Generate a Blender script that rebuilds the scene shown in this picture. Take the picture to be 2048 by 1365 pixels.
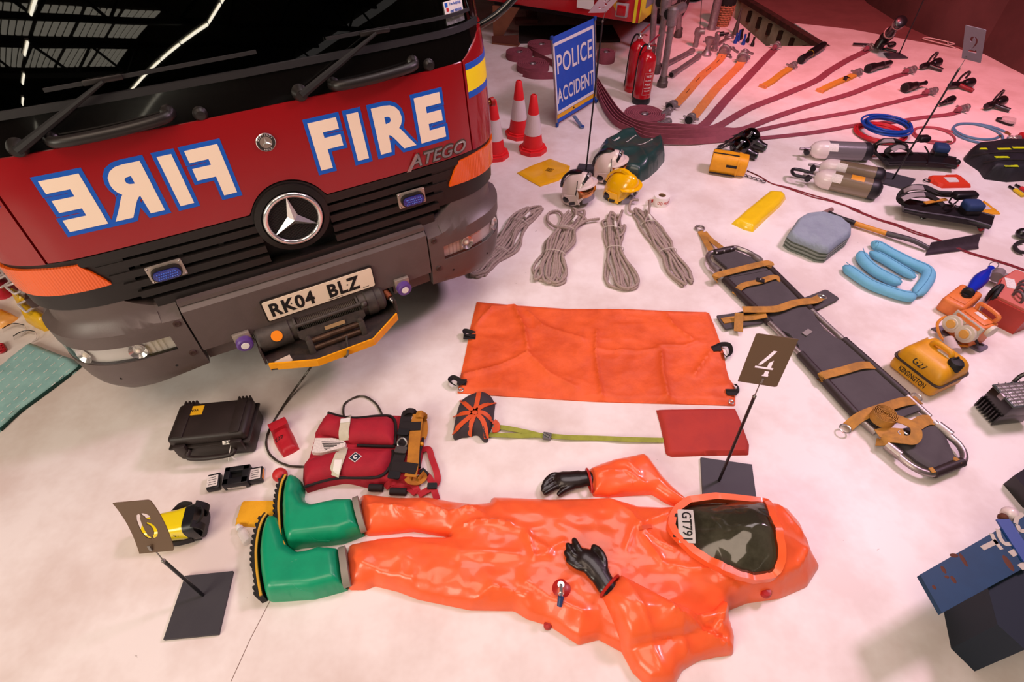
import bpy, bmesh, math, random
import numpy as np
from mathutils import Vector, Matrix, geometry

for _o in list(bpy.data.objects): bpy.data.objects.remove(_o)
scene = bpy.context.scene
C = scene.collection
R = math.radians
PI = math.pi

# ------------------------------------------------------------------ camera
CAM_H = 2.3
FPX, PITCH, ROLL = 1096.11, 0.80248, -0.0109
cam_right = Vector((1, 0, 0)); cam_fwd = Vector((0, math.cos(PITCH), -math.sin(PITCH)))
cam_up = cam_right.cross(cam_fwd)
cr = cam_right * math.cos(ROLL) + cam_up * math.sin(ROLL)
cu = cam_up * math.cos(ROLL) - cam_right * math.sin(ROLL)
cd = bpy.data.cameras.new('camera'); cam = bpy.data.objects.new('camera', cd); C.objects.link(cam)
m = Matrix.Identity(4)
for i in range(3):
    m[i][0] = cr[i]; m[i][1] = cu[i]; m[i][2] = -cam_fwd[i]
m.translation = Vector((0, 0, CAM_H))
cam.matrix_world = m
cd.sensor_width = 36; cd.lens = FPX * 36 / 2048; cd.clip_start = 0.05; cd.clip_end = 200
scene.camera = cam

# ------------------------------------------------------------------ light
w = bpy.data.worlds.new('world'); scene.world = w; w.use_nodes = True
w.node_tree.nodes['Background'].inputs[0].default_value = (0.95, 0.86, 0.80, 1)
w.node_tree.nodes['Background'].inputs[1].default_value = 0.20
def area(name, loc, target, size, power, col, size_y=None, spread=180):
    l = bpy.data.lights.new(name, 'AREA'); l.energy = power; l.color = col; l.size = size
    if size_y: l.shape = 'RECTANGLE'; l.size_y = size_y
    l.spread = R(spread)
    o = bpy.data.objects.new(name, l); C.objects.link(o); o.location = loc
    o.rotation_euler = (Vector(target) - Vector(loc)).to_track_quat('-Z', 'Y').to_euler()
    return o
def spot(name, loc, target, power, col, angle, blend=0.6, radius=0.25):
    l = bpy.data.lights.new(name, 'SPOT'); l.energy = power; l.color = col; l.spot_size = R(angle)
    l.spot_blend = blend; l.shadow_soft_size = radius
    o = bpy.data.objects.new(name, l); C.objects.link(o); o.location = loc
    o.rotation_euler = (Vector(target) - Vector(loc)).to_track_quat('-Z', 'Y').to_euler()
    return o
# pink stage flood over the right-hand side, warm hall lighting over the camera, red floods by the far wall
area('pink_stage_flood', (3.9, 3.0, 4.4), (1.0, 2.2, 0), 0.8, 235, (1.0, 0.64, 0.86))
area('warm_hall_light', (-1.2, -0.4, 5.2), (0.0, 1.6, 0), 2.6, 170, (1.0, 0.76, 0.60))
area('left_fill_light', (-4.6, -3.6, 3.4), (-0.6, 1.8, 0.4), 3.6, 420, (1.0, 0.90, 0.74), 2.4)  # added fill, no real source there; brightens engine nose and floor under bumper
area('overhead_hall_light', (1.0, 3.2, 5.8), (0.8, 3.0, 0), 2.5, 150, (1.0, 0.84, 0.84))
spot('red_wall_flood', (3.2, 4.6, 4.8), (4.6, 7.4, 0.0), 1150, (1.0, 0.10, 0.14), 75)
scene.view_settings.view_transform = 'Standard'
scene.view_settings.look = 'None'
scene.view_settings.gamma = 1.0
scene.view_settings.use_curve_mapping = False
scene.view_settings.exposure = -0.46

# ------------------------------------------------------------------ helpers
def ray_dir(px, py):
    return cr * (px - 1024) - cu * (py - 682.5) + cam_fwd * FPX
def G(px, py, z=0.0):
    """point of the horizontal plane at height z that a pixel of the photograph shows"""
    d = ray_dir(px, py); t = (z - CAM_H) / d.z
    return Vector((d.x * t, d.y * t, z))
def GG(pts, z=0.0): return [G(p[0], p[1], z) for p in pts]
def G2(pts, z=0.0): return [(g.x, g.y) for g in GG(pts, z)]
def heading(a, b):
    return math.atan2(b.y - a.y, b.x - a.x)

_mats = {}
def lin(h):
    h = h.lstrip('#'); o = []
    for i in (0, 2, 4):
        c = int(h[i:i+2], 16) / 255
        o.append(c / 12.92 if c <= 0.04045 else ((c + 0.055) / 1.055) ** 2.4)
    return (o[0], o[1], o[2], 1)
def mat(name, col='#808080', rough=0.5, metal=0.0, coat=0.0, trans=0.0, emis=0.0, var=None, bump=None, alpha=1.0, spec=0.5, ior=1.45, sheen=0.0, wave=None):
    """var=(scale, hex colour 2, amount)  bump=(scale, strength[, detail])  wave=(scale, strength, axis)"""
    if name in _mats: return _mats[name]
    mt = bpy.data.materials.new(name); mt.use_nodes = True
    nt = mt.node_tree; b = nt.nodes['Principled BSDF']
    c = lin(col) if isinstance(col, str) else col
    b.inputs['Base Color'].default_value = c
    b.inputs['Roughness'].default_value = rough; b.inputs['Metallic'].default_value = metal
    b.inputs['Coat Weight'].default_value = coat; b.inputs['Transmission Weight'].default_value = trans
    b.inputs['Specular IOR Level'].default_value = spec; b.inputs['IOR'].default_value = ior
    b.inputs['Alpha'].default_value = alpha; b.inputs['Sheen Weight'].default_value = sheen
    if emis:
        b.inputs['Emission Color'].default_value = c; b.inputs['Emission Strength'].default_value = emis
    tc = nt.nodes.new('ShaderNodeTexCoord')
    if var:
        n = nt.nodes.new('ShaderNodeTexNoise'); n.inputs['Scale'].default_value = var[0]; n.inputs['Detail'].default_value = 5
        n.inputs['Roughness'].default_value = 0.65
        r = nt.nodes.new('ShaderNodeValToRGB'); r.color_ramp.elements[0].position = 0.42; r.color_ramp.elements[1].position = 0.62
        mx = nt.nodes.new('ShaderNodeMix'); mx.data_type = 'RGBA'
        ml = nt.nodes.new('ShaderNodeMath'); ml.operation = 'MULTIPLY'; ml.inputs[1].default_value = var[2]
        nt.links.new(tc.outputs['Object'], n.inputs['Vector']); nt.links.new(n.outputs['Fac'], r.inputs[0])
        nt.links.new(r.outputs[0], ml.inputs[0]); nt.links.new(ml.outputs[0], mx.inputs['Factor'])
        mx.inputs['A'].default_value = c; mx.inputs['B'].default_value = lin(var[1])
        nt.links.new(mx.outputs['Result'], b.inputs['Base Color'])
    h = None
    if bump:
        n = nt.nodes.new('ShaderNodeTexNoise'); n.inputs['Scale'].default_value = bump[0]
        n.inputs['Detail'].default_value = bump[2] if len(bump) > 2 else 4
        nt.links.new(tc.outputs['Object'], n.inputs['Vector']); h = (n.outputs['Fac'], bump[1])
    if wave:
        n = nt.nodes.new('ShaderNodeTexWave'); n.inputs['Scale'].default_value = wave[0]; n.bands_direction = wave[2]
        n.inputs['Distortion'].default_value = 0.5
        nt.links.new(tc.outputs['Object'], n.inputs['Vector']); h = (n.outputs['Fac'], wave[1])
    if h:
        bp = nt.nodes.new('ShaderNodeBump'); bp.inputs['Strength'].default_value = h[1]; bp.inputs['Distance'].default_value = 0.01
        nt.links.new(h[0], bp.inputs['Height']); nt.links.new(bp.outputs[0], b.inputs['Normal'])
    _mats[name] = mt
    return mt

def tag(o, label=None, cat=None, group=None, kind=None):
    if label: o['label'] = label
    if cat: o['category'] = cat
    if group: o['group'] = group
    if kind: o['kind'] = kind
    return o
def thing(name, label, cat, loc=(0, 0, 0), rotz=0.0, group=None):
    o = bpy.data.objects.new(name, None); C.objects.link(o)
    o.location = loc; o.rotation_euler = (0, 0, rotz); o.empty_display_size = 0.1
    return tag(o, label, cat, group)
def mat_of(o):
    M_ = Matrix.Translation(o.location) @ o.rotation_euler.to_matrix().to_4x4()
    return mat_of(o.parent) @ M_ if o.parent else M_
def copy_tree(o, parent=None):
    c = o.copy(); C.objects.link(c); c.parent = parent
    for ch in list(o.children): copy_tree(ch, c)
    return c

def smooth(pts, n=8, closed=False):
    """Catmull-Rom through points -> (N,3) array"""
    P = [np.array(tuple(p) if len(p) == 3 else (p[0], p[1], 0.0), float) for p in pts]
    out = []; k = len(P)
    segs = k if closed else k - 1
    for i in range(segs):
        p1 = P[i]; p2 = P[(i + 1) % k]
        p0 = P[i - 1] if (i > 0 or closed) else 2 * p1 - p2
        p3 = P[(i + 2) % k] if (i + 2 < k or closed) else 2 * p2 - p1
        for j in range(n):
            t = j / n
            out.append(0.5 * ((2 * p1) + (p2 - p0) * t + (2 * p0 - 5 * p1 + 4 * p2 - p3) * t * t + (3 * p1 - p0 - 3 * p2 + p3) * t ** 3))
    if not closed: out.append(P[-1])
    return np.array(out)
def resample(P, step, closed=False):
    P = np.asarray(P, float)
    if closed: P = np.vstack([P, P[:1]])
    s = np.concatenate([[0], np.cumsum(np.linalg.norm(np.diff(P, axis=0), axis=1))])
    n = max(2, int(round(s[-1] / step)) + 1); t = np.linspace(0, s[-1], n)
    Q = np.stack([np.interp(t, s, P[:, k]) for k in range(P.shape[1])], 1)
    return Q[:-1] if closed else Q

def _hash(ix, iy, s):
    v = np.sin(ix * 127.1 + iy * 311.7 + s * 74.7) * 43758.5453
    return v - np.floor(v)
def vnoise(x, y, s=0):
    x = np.asarray(x, float); y = np.asarray(y, float)
    ix, iy = np.floor(x), np.floor(y); fx, fy = x - ix, y - iy
    fx = fx * fx * (3 - 2 * fx); fy = fy * fy * (3 - 2 * fy)
    a = _hash(ix, iy, s); b = _hash(ix + 1, iy, s); c = _hash(ix, iy + 1, s); d = _hash(ix + 1, iy + 1, s)
    return (a * (1 - fx) + b * fx) * (1 - fy) + (c * (1 - fx) + d * fx) * fy
def fbm(x, y, s=0, o=3):
    t = 0; a = 0.5
    for k in range(o):
        t = t + a * vnoise(x * 2 ** k, y * 2 ** k, s + k * 7); a *= 0.5
    return t / (1 - 0.5 ** o) 
def ridged(x, y, s=0):
    """sharp fold lines, 0..1 with crests at 1"""
    return 1 - np.abs(2 * fbm(x, y, s, 2) - 1) * 1.0

class MB:
    """collects shapes into one mesh; coordinates are local to the parent given to build()"""
    def __init__(s, world=False): s.v = []; s.f = []; s.world = world
    def add(s, vs, fs, M=None):
        k = len(s.v)
        if M is not None: vs = [M @ Vector(p) for p in vs]
        s.v.extend([tuple(p) for p in vs]); s.f.extend([tuple(i + k for i in f) for f in fs]); return s
    def bm(s, b, M=None):
        b.verts.ensure_lookup_table(); b.verts.index_update()
        return s.add([v.co for v in b.verts], [[v.index for v in f.verts] for f in b.faces], M)
    def box(s, c, d, rot=(0, 0, 0), bev=0.0, seg=2, M=None):
        b = bmesh.new(); bmesh.ops.create_cube(b, size=1.0)
        bmesh.ops.scale(b, vec=d, verts=b.verts)
        if bev: bmesh.ops.bevel(b, geom=b.edges[:], offset=min(bev, min(d) * 0.49), segments=seg, profile=0.5, affect='EDGES')
        from mathutils import Euler
        T = Matrix.Translation(c) @ Euler(rot).to_matrix().to_4x4()
        s.bm(b, (M @ T) if M is not None else T); b.free(); return s
    def sweep(s, path, prof, mode='pt', roll=None, scale=None, closed=False, caps=True, up=(0, 0, 1)):
        P = np.asarray(path, float); n = len(P)
        if closed: T = np.roll(P, -1, 0) - np.roll(P, 1, 0)
        else: T = np.gradient(P, axis=0)
        T /= np.maximum(np.linalg.norm(T, axis=1, keepdims=True), 1e-9)
        up = np.array(up, float)
        if mode == 'up':
            S = np.cross(T, up); S /= np.maximum(np.linalg.norm(S, axis=1, keepdims=True), 1e-9)
            N = np.cross(S, T)
        else:
            a = up if abs(T[0] @ up) < 0.9 else np.array([1., 0, 0])
            nn = a - T[0] * (a @ T[0]); nn /= np.linalg.norm(nn); N = [nn]
            for i in range(1, n):
                nn = N[-1] - T[i] * (N[-1] @ T[i]); nn /= max(np.linalg.norm(nn), 1e-9); N.append(nn)
            N = np.array(N); S = np.cross(T, N)
            if closed:
                nn = N[-1] - T[0] * (N[-1] @ T[0]); ang = math.atan2(np.cross(nn, N[0]) @ T[0], nn @ N[0])
                r0 = np.linspace(0, ang, n, endpoint=False)
                N2 = N * np.cos(r0)[:, None] + np.cross(T, N) * np.sin(r0)[:, None]; N = N2; S = np.cross(T, N)
        if roll is not None:
            r = np.asarray(roll, float) * np.ones(n); cc, ss = np.cos(r)[:, None], np.sin(r)[:, None]
            N, S = N * cc + S * ss, S * cc - N * ss
        sc = np.ones((n, 2)) if scale is None else np.asarray(scale, float)
        if sc.ndim == 1: sc = np.stack([sc, sc], 1)
        prof = np.asarray(prof, float); per = prof.ndim == 3
        m = prof.shape[-2]; vs = []
        for i in range(n):
            q = prof[i] if per else prof
            vs.append(P[i] + S[i] * (q[:, :1] * sc[i, 0]) + N[i] * (q[:, 1:] * sc[i, 1]))
        vs = np.vstack(vs); fs = []
        for i in range(n if closed else n - 1):
            a = i * m; b = ((i + 1) % n) * m
            for j in range(m):
                j2 = (j + 1) % m
                fs.append((a + j, a + j2, b + j2, b + j))
        if caps and not closed:
            fs.append(tuple(range(m - 1, -1, -1))); fs.append(tuple((n - 1) * m + j for j in range(m)))
        return s.add(vs.tolist(), fs)
    def tube(s, path, r, n=10, closed=False, caps=True, scale=None, mode='pt'):
        a = np.linspace(0, 2 * PI, n, endpoint=False)
        return s.sweep(path, np.stack([np.cos(a), np.sin(a)], 1) * r, mode, None, scale, closed, caps)
    def rope(s, path, r, closed=False, lobes=3, pitch=None, n=12, depth=0.16):
        P = np.asarray(path, float); k = len(P)
        L = np.concatenate([[0], np.cumsum(np.linalg.norm(np.diff(P, axis=0), axis=1))])
        pitch = pitch or r * 9; a = np.linspace(0, 2 * PI, n, endpoint=False)
        rr = r * (1 - depth + depth * np.abs(np.cos(lobes / 2 * (a[None, :] - L[:, None] * 2 * PI / pitch))) * 2)
        return s.sweep(P, np.stack([rr * np.cos(a), rr * np.sin(a)], 2), 'pt', None, None, closed, True)
    def ribbon(s, path, wid, th=0.003, roll=None, mode='up', scale=None, closed=False, up=(0, 0, 1)):
        h = wid / 2; t = th / 2
        return s.sweep(path, [(-h, -t), (h, -t), (h, t), (-h, t)], mode, roll, scale, closed, True, up)
    def cyl(s, p0, p1, r0, r1=None, n=20, caps=True):
        r1 = r0 if r1 is None else r1
        return s.tube([p0, p1], 1.0, n, caps=caps, scale=[r0, r1])
    def cone_path(s, pts, n=20):
        """pts: [(x,y,z,r),...] stacked discs along a straight or bent axis"""
        a = np.linspace(0, 2 * PI, n, endpoint=False)
        P = np.array([p[:3] for p in pts], float); r = [p[3] for p in pts]
        ax = P[-1] - P[0]; ax /= np.linalg.norm(ax)
        u = np.array([0, 0, 1.]) if abs(ax[2]) < 0.9 else np.array([1., 0, 0])
        S = np.cross(ax, u); S /= np.linalg.norm(S); N = np.cross(S, ax)
        vs = []; m = n
        for i, p in enumerate(P):
            for t in a: vs.append(p + (S * math.cos(t) + N * math.sin(t)) * r[i])
        fs = []
        for i in range(len(P) - 1):
            for j in range(m): fs.append((i * m + j, i * m + (j + 1) % m, (i + 1) * m + (j + 1) % m, (i + 1) * m + j))
        fs.append(tuple(range(m - 1, -1, -1))); fs.append(tuple((len(P) - 1) * m + j for j in range(m)))
        return s.add(vs, fs)
    def lathe(s, prof, n=28, M=None):
        """prof: [(r,z),...] about local z"""
        vs = []; fs = []
        for r, z in prof:
            for j in range(n):
                a = 2 * PI * j / n; vs.append((r * math.cos(a), r * math.sin(a), z))
        for i in range(len(prof) - 1):
            for j in range(n): fs.append((i * n + j, i * n + (j + 1) % n, (i + 1) * n + (j + 1) % n, (i + 1) * n + j))
        if prof[0][0] > 1e-5: fs.append(tuple(range(n - 1, -1, -1)))
        if prof[-1][0] > 1e-5: fs.append(tuple((len(prof) - 1) * n + j for j in range(n)))
        return s.add(vs, fs, M)
    def ring_lathe(s, prof, n=32, M=None):
        """closed profile about local z (a ring)"""
        vs = []; fs = []; k = len(prof)
        for r, z in prof:
            for j in range(n):
                a = 2 * PI * j / n; vs.append((r * math.cos(a), r * math.sin(a), z))
        for i in range(k):
            i2 = (i + 1) % k
            for j in range(n): fs.append((i * n + j, i * n + (j + 1) % n, i2 * n + (j + 1) % n, i2 * n + j))
        return s.add(vs, fs, M)
    def prism(s, poly, z0, z1, M=None):
        n = len(poly)
        vs = [(p[0], p[1], z0) for p in poly] + [(p[0], p[1], z1) for p in poly]
        fs = [tuple(range(n - 1, -1, -1)), tuple(range(n, 2 * n))]
        fs += [(i, (i + 1) % n, n + (i + 1) % n, n + i) for i in range(n)]
        return s.add(vs, fs, M)
    def ball(s, c, r, n=16, M=None, rot=None):
        r = (r, r, r) if not hasattr(r, '__len__') else r
        b = bmesh.new(); bmesh.ops.create_uvsphere(b, u_segments=n, v_segments=max(6, n * 2 // 3), radius=1)
        bmesh.ops.scale(b, vec=r, verts=b.verts)
        T = Matrix.Translation(c)
        if rot is not None: T = T @ rot
        s.bm(b, (M @ T) if M is not None else T); b.free(); return s
    def torus(s, c, R0, r, M=None, n=28, k=8, axis='z'):
        a = np.linspace(0, 2 * PI, n, endpoint=False)
        P = np.stack([np.cos(a), np.sin(a), a * 0], 1) * R0
        if axis == 'x': P = P[:, [2, 0, 1]]
        if axis == 'y': P = P[:, [0, 2, 1]]
        P = P + np.array(c)
        if M is not None: P = np.array([tuple(M @ Vector(p)) for p in P])
        return s.tube(P, r, k, closed=True)
    def slab(s, fn, nu, nv, off):
        """front surface fn(a,b) a,b in 0..1 and a back surface moved by off (vector or fn) -> closed solid"""
        F = []; B = []
        for i in range(nu + 1):
            for j in range(nv + 1):
                p = Vector(fn(i / nu, j / nv)); o = off(i / nu, j / nv) if callable(off) else off
                F.append(p); B.append(p + Vector(o))
        k = len(F); q = nv + 1; fs = []
        for i in range(nu):
            for j in range(nv):
                a = i * q + j; fs.append((a, a + q, a + q + 1, a + 1)); fs.append((k + a, k + a + 1, k + a + q + 1, k + a + q))
        for i in range(nu):
            a = i * q; fs.append((a, k + a, k + a + q, a + q)); a += nv; fs.append((a, a + q, k + a + q, k + a))
        for j in range(nv):
            a = j; fs.append((a, a + 1, k + a + 1, k + a)); a = nu * q + j; fs.append((a, k + a, k + a + 1, a + 1))
        return s.add(F + B, fs)
    def puff(s, outline, hf, res=0.015, base=0.0, edge=0.004):
        """solid over a ground outline [(x,y)]; hf(d, x, y)=height above base, d = distance to the outline"""
        O = resample(np.array(outline, float)[:, :2], res, True); n = len(O)
        A = O; Bv = np.roll(O, -1, 0)
        mn, mxx = O.min(0), O.max(0)
        gx, gy = np.meshgrid(np.arange(mn[0], mxx[0], res), np.arange(mn[1], mxx[1], res))
        gx = gx + (np.arange(gx.shape[0]) % 2)[:, None] * res * 0.5
        Q = np.stack([gx.ravel(), gy.ravel()], 1)
        ins = np.zeros(len(Q), bool)
        for i in range(n):
            x1, y1 = A[i]; x2, y2 = Bv[i]
            if y1 == y2: continue
            cnd = (Q[:, 1] < max(y1, y2)) & (Q[:, 1] >= min(y1, y2))
            ins ^= cnd & (Q[:, 0] < (x2 - x1) * (Q[:, 1] - y1) / (y2 - y1) + x1)
        Q = Q[ins]
        def dist(Z):
            D = np.full(len(Z), 1e9); AB = Bv - A; L2 = np.maximum((AB ** 2).sum(1), 1e-12)
            for k in range(0, len(Z), 2000):
                z = Z[k:k + 2000, None, :] - A[None]; t = np.clip((z * AB[None]).sum(2) / L2[None], 0, 1)
                D[k:k + 2000] = np.sqrt((((z - AB[None] * t[..., None])) ** 2).sum(2).min(1))
            return D
        D = dist(Q); k = D > res * 0.55; Q = Q[k]; D = D[k]
        allp = [Vector(p) for p in O] + [Vector(p) for p in Q]
        r = geometry.delaunay_2d_cdt(allp, [(i, (i + 1) % n) for i in range(n)], [], 1, 1e-6)
        vv = np.array([tuple(p) for p in r[0]]); dd = dist(vv); dd[dd < 1e-5] = 0
        z = base + np.maximum(np.asarray(hf(dd, vv[:, 0], vv[:, 1])), edge)
        top = [(p[0], p[1], zz) for p, zz in zip(vv, z)]
        fs = [tuple(f) for f in r[2]]
        from collections import Counter
        cnt = Counter()
        for f in fs:
            for a, b in zip(f, f[1:] + f[:1]): cnt[(a, b)] += 1
        bd = {a: b for (a, b) in cnt if (b, a) not in cnt}
        k = len(top); order = list(bd.keys()); idx = {a: k + i for i, a in enumerate(order)}
        vs = top + [(vv[a][0], vv[a][1], base) for a in order]
        for a, b in bd.items(): fs.append((b, a, idx[a], idx[b]))
        st = order[0]; lp = [st]; x = bd[st]
        while x != st and x in bd and len(lp) < len(order): lp.append(x); x = bd[x]
        fs.append(tuple(idx[a] for a in reversed(lp)))
        return s.add(vs, fs)
    def text(s, body, wh, fn=None, M=None, bold=0.0, th=0.0008, mirror=False, sp=1.0, shear=0.0):
        vs, fs = text_mesh(body, bold, sp, shear)
        V = np.array(vs); mn, mx = V.min(0), V.max(0); cen = (mn + mx) / 2; d = np.maximum(mx - mn, 1e-6)
        sx = wh[0] / d[0] if wh[0] else wh[1] / d[1]; sy = wh[1] / d[1] if wh[1] else sx
        out = []
        for p in V:
            x = (p[0] - cen[0]) * sx * (-1 if mirror else 1); y = (p[1] - cen[1]) * sy
            out.append((x, y))
        n = len(out); f2 = [tuple(reversed(f)) for f in fs] if mirror else list(fs)
        vs3 = [(x, y, th) for x, y in out] + [(x, y, 0.0) for x, y in out]
        from collections import Counter
        cnt = Counter()
        for f in f2:
            for a, b in zip(f, f[1:] + f[:1]): cnt[(a, b)] += 1
        ff = list(f2) + [tuple(i + n for i in reversed(f)) for f in f2]
        ff += [(b, a, a + n, b + n) for (a, b) in cnt if (b, a) not in cnt]
        if fn: vs3 = [fn(*p) for p in vs3]
        return s.add(vs3, ff, M)
    def build(s, name, m, parent=None, ang=38, label=None):
        me = bpy.data.meshes.new(name)
        V = np.array(s.v, float).reshape(-1, 3); loc = None
        if s.world:
            if parent is not None:
                I = np.array(mat_of(parent).inverted()); V = V @ I[:3, :3].T + I[:3, 3]
            else:
                loc = ((V[:, 0].min() + V[:, 0].max()) / 2, (V[:, 1].min() + V[:, 1].max()) / 2, V[:, 2].min()); V = V - np.array(loc)
        me.from_pydata(V.tolist(), [], s.f); me.update()
        b = bmesh.new(); b.from_mesh(me)
        bmesh.ops.recalc_face_normals(b, faces=b.faces); b.to_mesh(me); b.free()
        if ang: 
            me.polygons.foreach_set('use_smooth', [True] * len(me.polygons)); me.set_sharp_from_angle(angle=R(ang))
        if m: me.materials.append(m)
        o = bpy.data.objects.new(name, me); C.objects.link(o)
        if parent is not None: o.parent = parent
        elif loc is not None: o.location = loc
        if label: o['label'] = label
        return o
_tc = {}
def text_mesh(body, bold, sp=1.0, shear=0.0):
    k = (body, bold, sp, shear)
    if k in _tc: return _tc[k]
    cv = bpy.data.curves.new('txt', 'FONT'); cv.body = body; cv.offset = bold; cv.resolution_u = 4; cv.space_character = sp; cv.shear = shear
    o = bpy.data.objects.new('txt', cv); C.objects.link(o)
    dg = bpy.context.evaluated_depsgraph_get()
    me = bpy.data.meshes.new_from_object(o.evaluated_get(dg))
    b = bmesh.new(); b.from_mesh(me); bmesh.ops.remove_doubles(b, verts=b.verts, dist=1e-5)
    b.verts.index_update(); b.verts.ensure_lookup_table()
    r = ([tuple(v.co[:2]) for v in b.verts], [tuple(v.index for v in f.verts) for f in b.faces])
    b.free(); bpy.data.meshes.remove(me); bpy.data.objects.remove(o); bpy.data.curves.remove(cv)
    _tc[k] = r
    return r
def one(name, label, cat, mb, m, group=None, ang=38):
    o = mb.build(name, m, None, ang); return tag(o, label, cat, group)
def arc(c, r, a0, a1, n=12, z=None):
    return [(c[0] + r * math.cos(a0 + (a1 - a0) * i / n), c[1] + r * math.sin(a0 + (a1 - a0) * i / n)) for i in range(n + 1)]
def rrect(w, h, r, n=5):
    """rounded rectangle outline centred on 0"""
    x, y = w / 2 - r, h / 2 - r
    return arc((x, y), r, 0, PI / 2, n) + arc((-x, y), r, PI / 2, PI, n) + arc((-x, -y), r, PI, 1.5 * PI, n) + arc((x, -y), r, 1.5 * PI, 2 * PI, n)
def dome(H, Rr):
    return lambda d: H * np.sqrt(np.clip(1 - (1 - np.clip(d / Rr, 0, 1)) ** 2, 0, 1))
def rotM(loc, rotz=0.0, rx=0.0, ry=0.0):
    return Matrix.Translation(loc) @ Matrix.Rotation(rotz, 4, 'Z') @ Matrix.Rotation(ry, 4, 'Y') @ Matrix.Rotation(rx, 4, 'X')
def basis(o, x, y, z):
    m = Matrix.Identity(4)
    for i in range(3): m[i][0] = x[i]; m[i][1] = y[i]; m[i][2] = z[i]; m[i][3] = o[i]
    return m
# ------------------------------------------------------------------ the hall
FLOOR = mat('white_painted_floor', '#efe6e2', 0.40, var=(1.7, '#d0bcb2', 0.6), bump=(7, 0.03))
def floor_material():
    nt = FLOOR.node_tree; b = nt.nodes['Principled BSDF']
    tc = nt.nodes.new('ShaderNodeTexCoord')
    mix = [n for n in nt.nodes if n.type == 'MIX'][0]
    # scattered dark chips and scuffs in the paint
    v = nt.nodes.new('ShaderNodeTexVoronoi'); v.inputs['Scale'].default_value = 9; v.feature = 'F1'
    nz = nt.nodes.new('ShaderNodeTexNoise'); nz.inputs['Scale'].default_value = 34; nz.inputs['Detail'].default_value = 3
    add = nt.nodes.new('ShaderNodeMix'); add.data_type = 'VECTOR'; add.inputs['Factor'].default_value = 0.05
    nt.links.new(tc.outputs['Object'], add.inputs['A']); nt.links.new(nz.outputs['Color'], add.inputs['B'])
    nt.links.new(tc.outputs['Object'], nz.inputs['Vector']); nt.links.new(add.outputs['Result'], v.inputs['Vector'])
    lt = nt.nodes.new('ShaderNodeMath'); lt.operation = 'LESS_THAN'; lt.inputs[1].default_value = 0.045
    nt.links.new(v.outputs['Distance'], lt.inputs[0])
    big = nt.nodes.new('ShaderNodeTexNoise'); big.inputs['Scale'].default_value = 2.3; nt.links.new(tc.outputs['Object'], big.inputs['Vector'])
    gt = nt.nodes.new('ShaderNodeMath'); gt.operation = 'GREATER_THAN'; gt.inputs[1].default_value = 0.55; nt.links.new(big.outputs['Fac'], gt.inputs[0])
    mul = nt.nodes.new('ShaderNodeMath'); mul.operation = 'MULTIPLY'; nt.links.new(lt.outputs[0], mul.inputs[0]); nt.links.new(gt.outputs[0], mul.inputs[1])
    m2 = nt.nodes.new('ShaderNodeMath'); m2.operation = 'MULTIPLY'; m2.inputs[1].default_value = 0.45; nt.links.new(mul.outputs[0], m2.inputs[0])
    mx = nt.nodes.new('ShaderNodeMix'); mx.data_type = 'RGBA'; mx.inputs['B'].default_value = lin('#8a7468')
    nt.links.new(m2.outputs[0], mx.inputs['Factor']); nt.links.new(mix.outputs['Result'], mx.inputs['A'])
    nt.links.new(mx.outputs['Result'], b.inputs['Base Color'])
floor_material()
PIT = G2([(1418, -8), (1532, 92), (1660, 92), (1486, -12)])
# the white floor ends at a shallow edge in front of the red carpet; the pit is a notch in it
EDGE = G2([(1588, 46), (1700, 58), (1830, 82), (1990, 112), (2048, 142), (2200, 200)])
def flat(poly, z):
    tr = geometry.tessellate_polygon([[Vector((p[0], p[1], 0)) for p in poly]])
    mb = MB(); mb.add([(p[0], p[1], z) for p in poly], [tuple(t) for t in tr]); return mb
fl_outer = [(-8, -38), (17, -38), (17, EDGE[-1][1])] + list(reversed(EDGE)) + [PIT[2], PIT[1], PIT[0], (PIT[0][0], 13), (-8, 13)]
fl = tag(flat(fl_outer, 0.0).build('floor', FLOOR, ang=0), 'white painted hall floor scuffed and pink lit', kind='structure')
CARPET = mat('red_carpet', '#7d4a46', 0.9, var=(3, '#6b3d3a', 0.5))
mb = flat(list(EDGE) + [(17, EDGE[-1][1]), (17, 13), (PIT[3][0], 13), PIT[3]], -0.012)
tag(mb.build('floor_carpet', CARPET, ang=0), 'dull red floor beyond the white paint', kind='structure')
# inspection pit
CONC = mat('pit_concrete', '#cdbda8', 0.9, var=(3, '#9a8a78', 0.7), bump=(9, 0.2))
pit = MB()
ce = np.mean(np.array(PIT), 0)
for i in range(4):
    a, c = np.array(PIT[i]), np.array(PIT[(i + 1) % 4]); n = (a + c) / 2 - ce; n = n / np.linalg.norm(n) * 0.12
    pit.prism([tuple(a), tuple(c), tuple(c + n), tuple(a + n)], -1.5, -0.003 if i != 2 else -0.06)
pit.prism([tuple(p) for p in PIT], -1.55, -1.5)
po = tag(pit.build('wall_pit', CONC, ang=0), 'concrete sides of the sunken pit in the floor', kind='structure')
RUST = mat('rusty_rail', '#4a2a22', 0.8, var=(12, '#2a1a16', 0.8))
mb = MB(True)
a, c = Vector((*PIT[2], 0)), Vector((*PIT[3], 0)); d = (c - a).normalized(); n = Vector((d.y, -d.x, 0))
if n.dot(a - Vector((*ce, 0))) < 0: n = -n
mb.sweep([tuple(a - n * 0.04 + Vector((0, 0, -0.03))), tuple(c - n * 0.04 + Vector((0, 0, -0.03)))], [(-0.05, -0.03), (0.05, -0.03), (0.05, 0.03), (-0.05, 0.03)], 'up')
mb.build('pit_rail', RUST, po, ang=0)
mb = MB(True)
for k in range(7):
    p = a.lerp(c, 0.06 + k * 0.13) - n * 0.02
    mb.box((p.x, p.y, -0.20), (0.05, 0.05, 0.14), (0, 0, heading(a, c)), 0.005)
mb.build('rail_bracket', RUST, po, ang=0)
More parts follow.
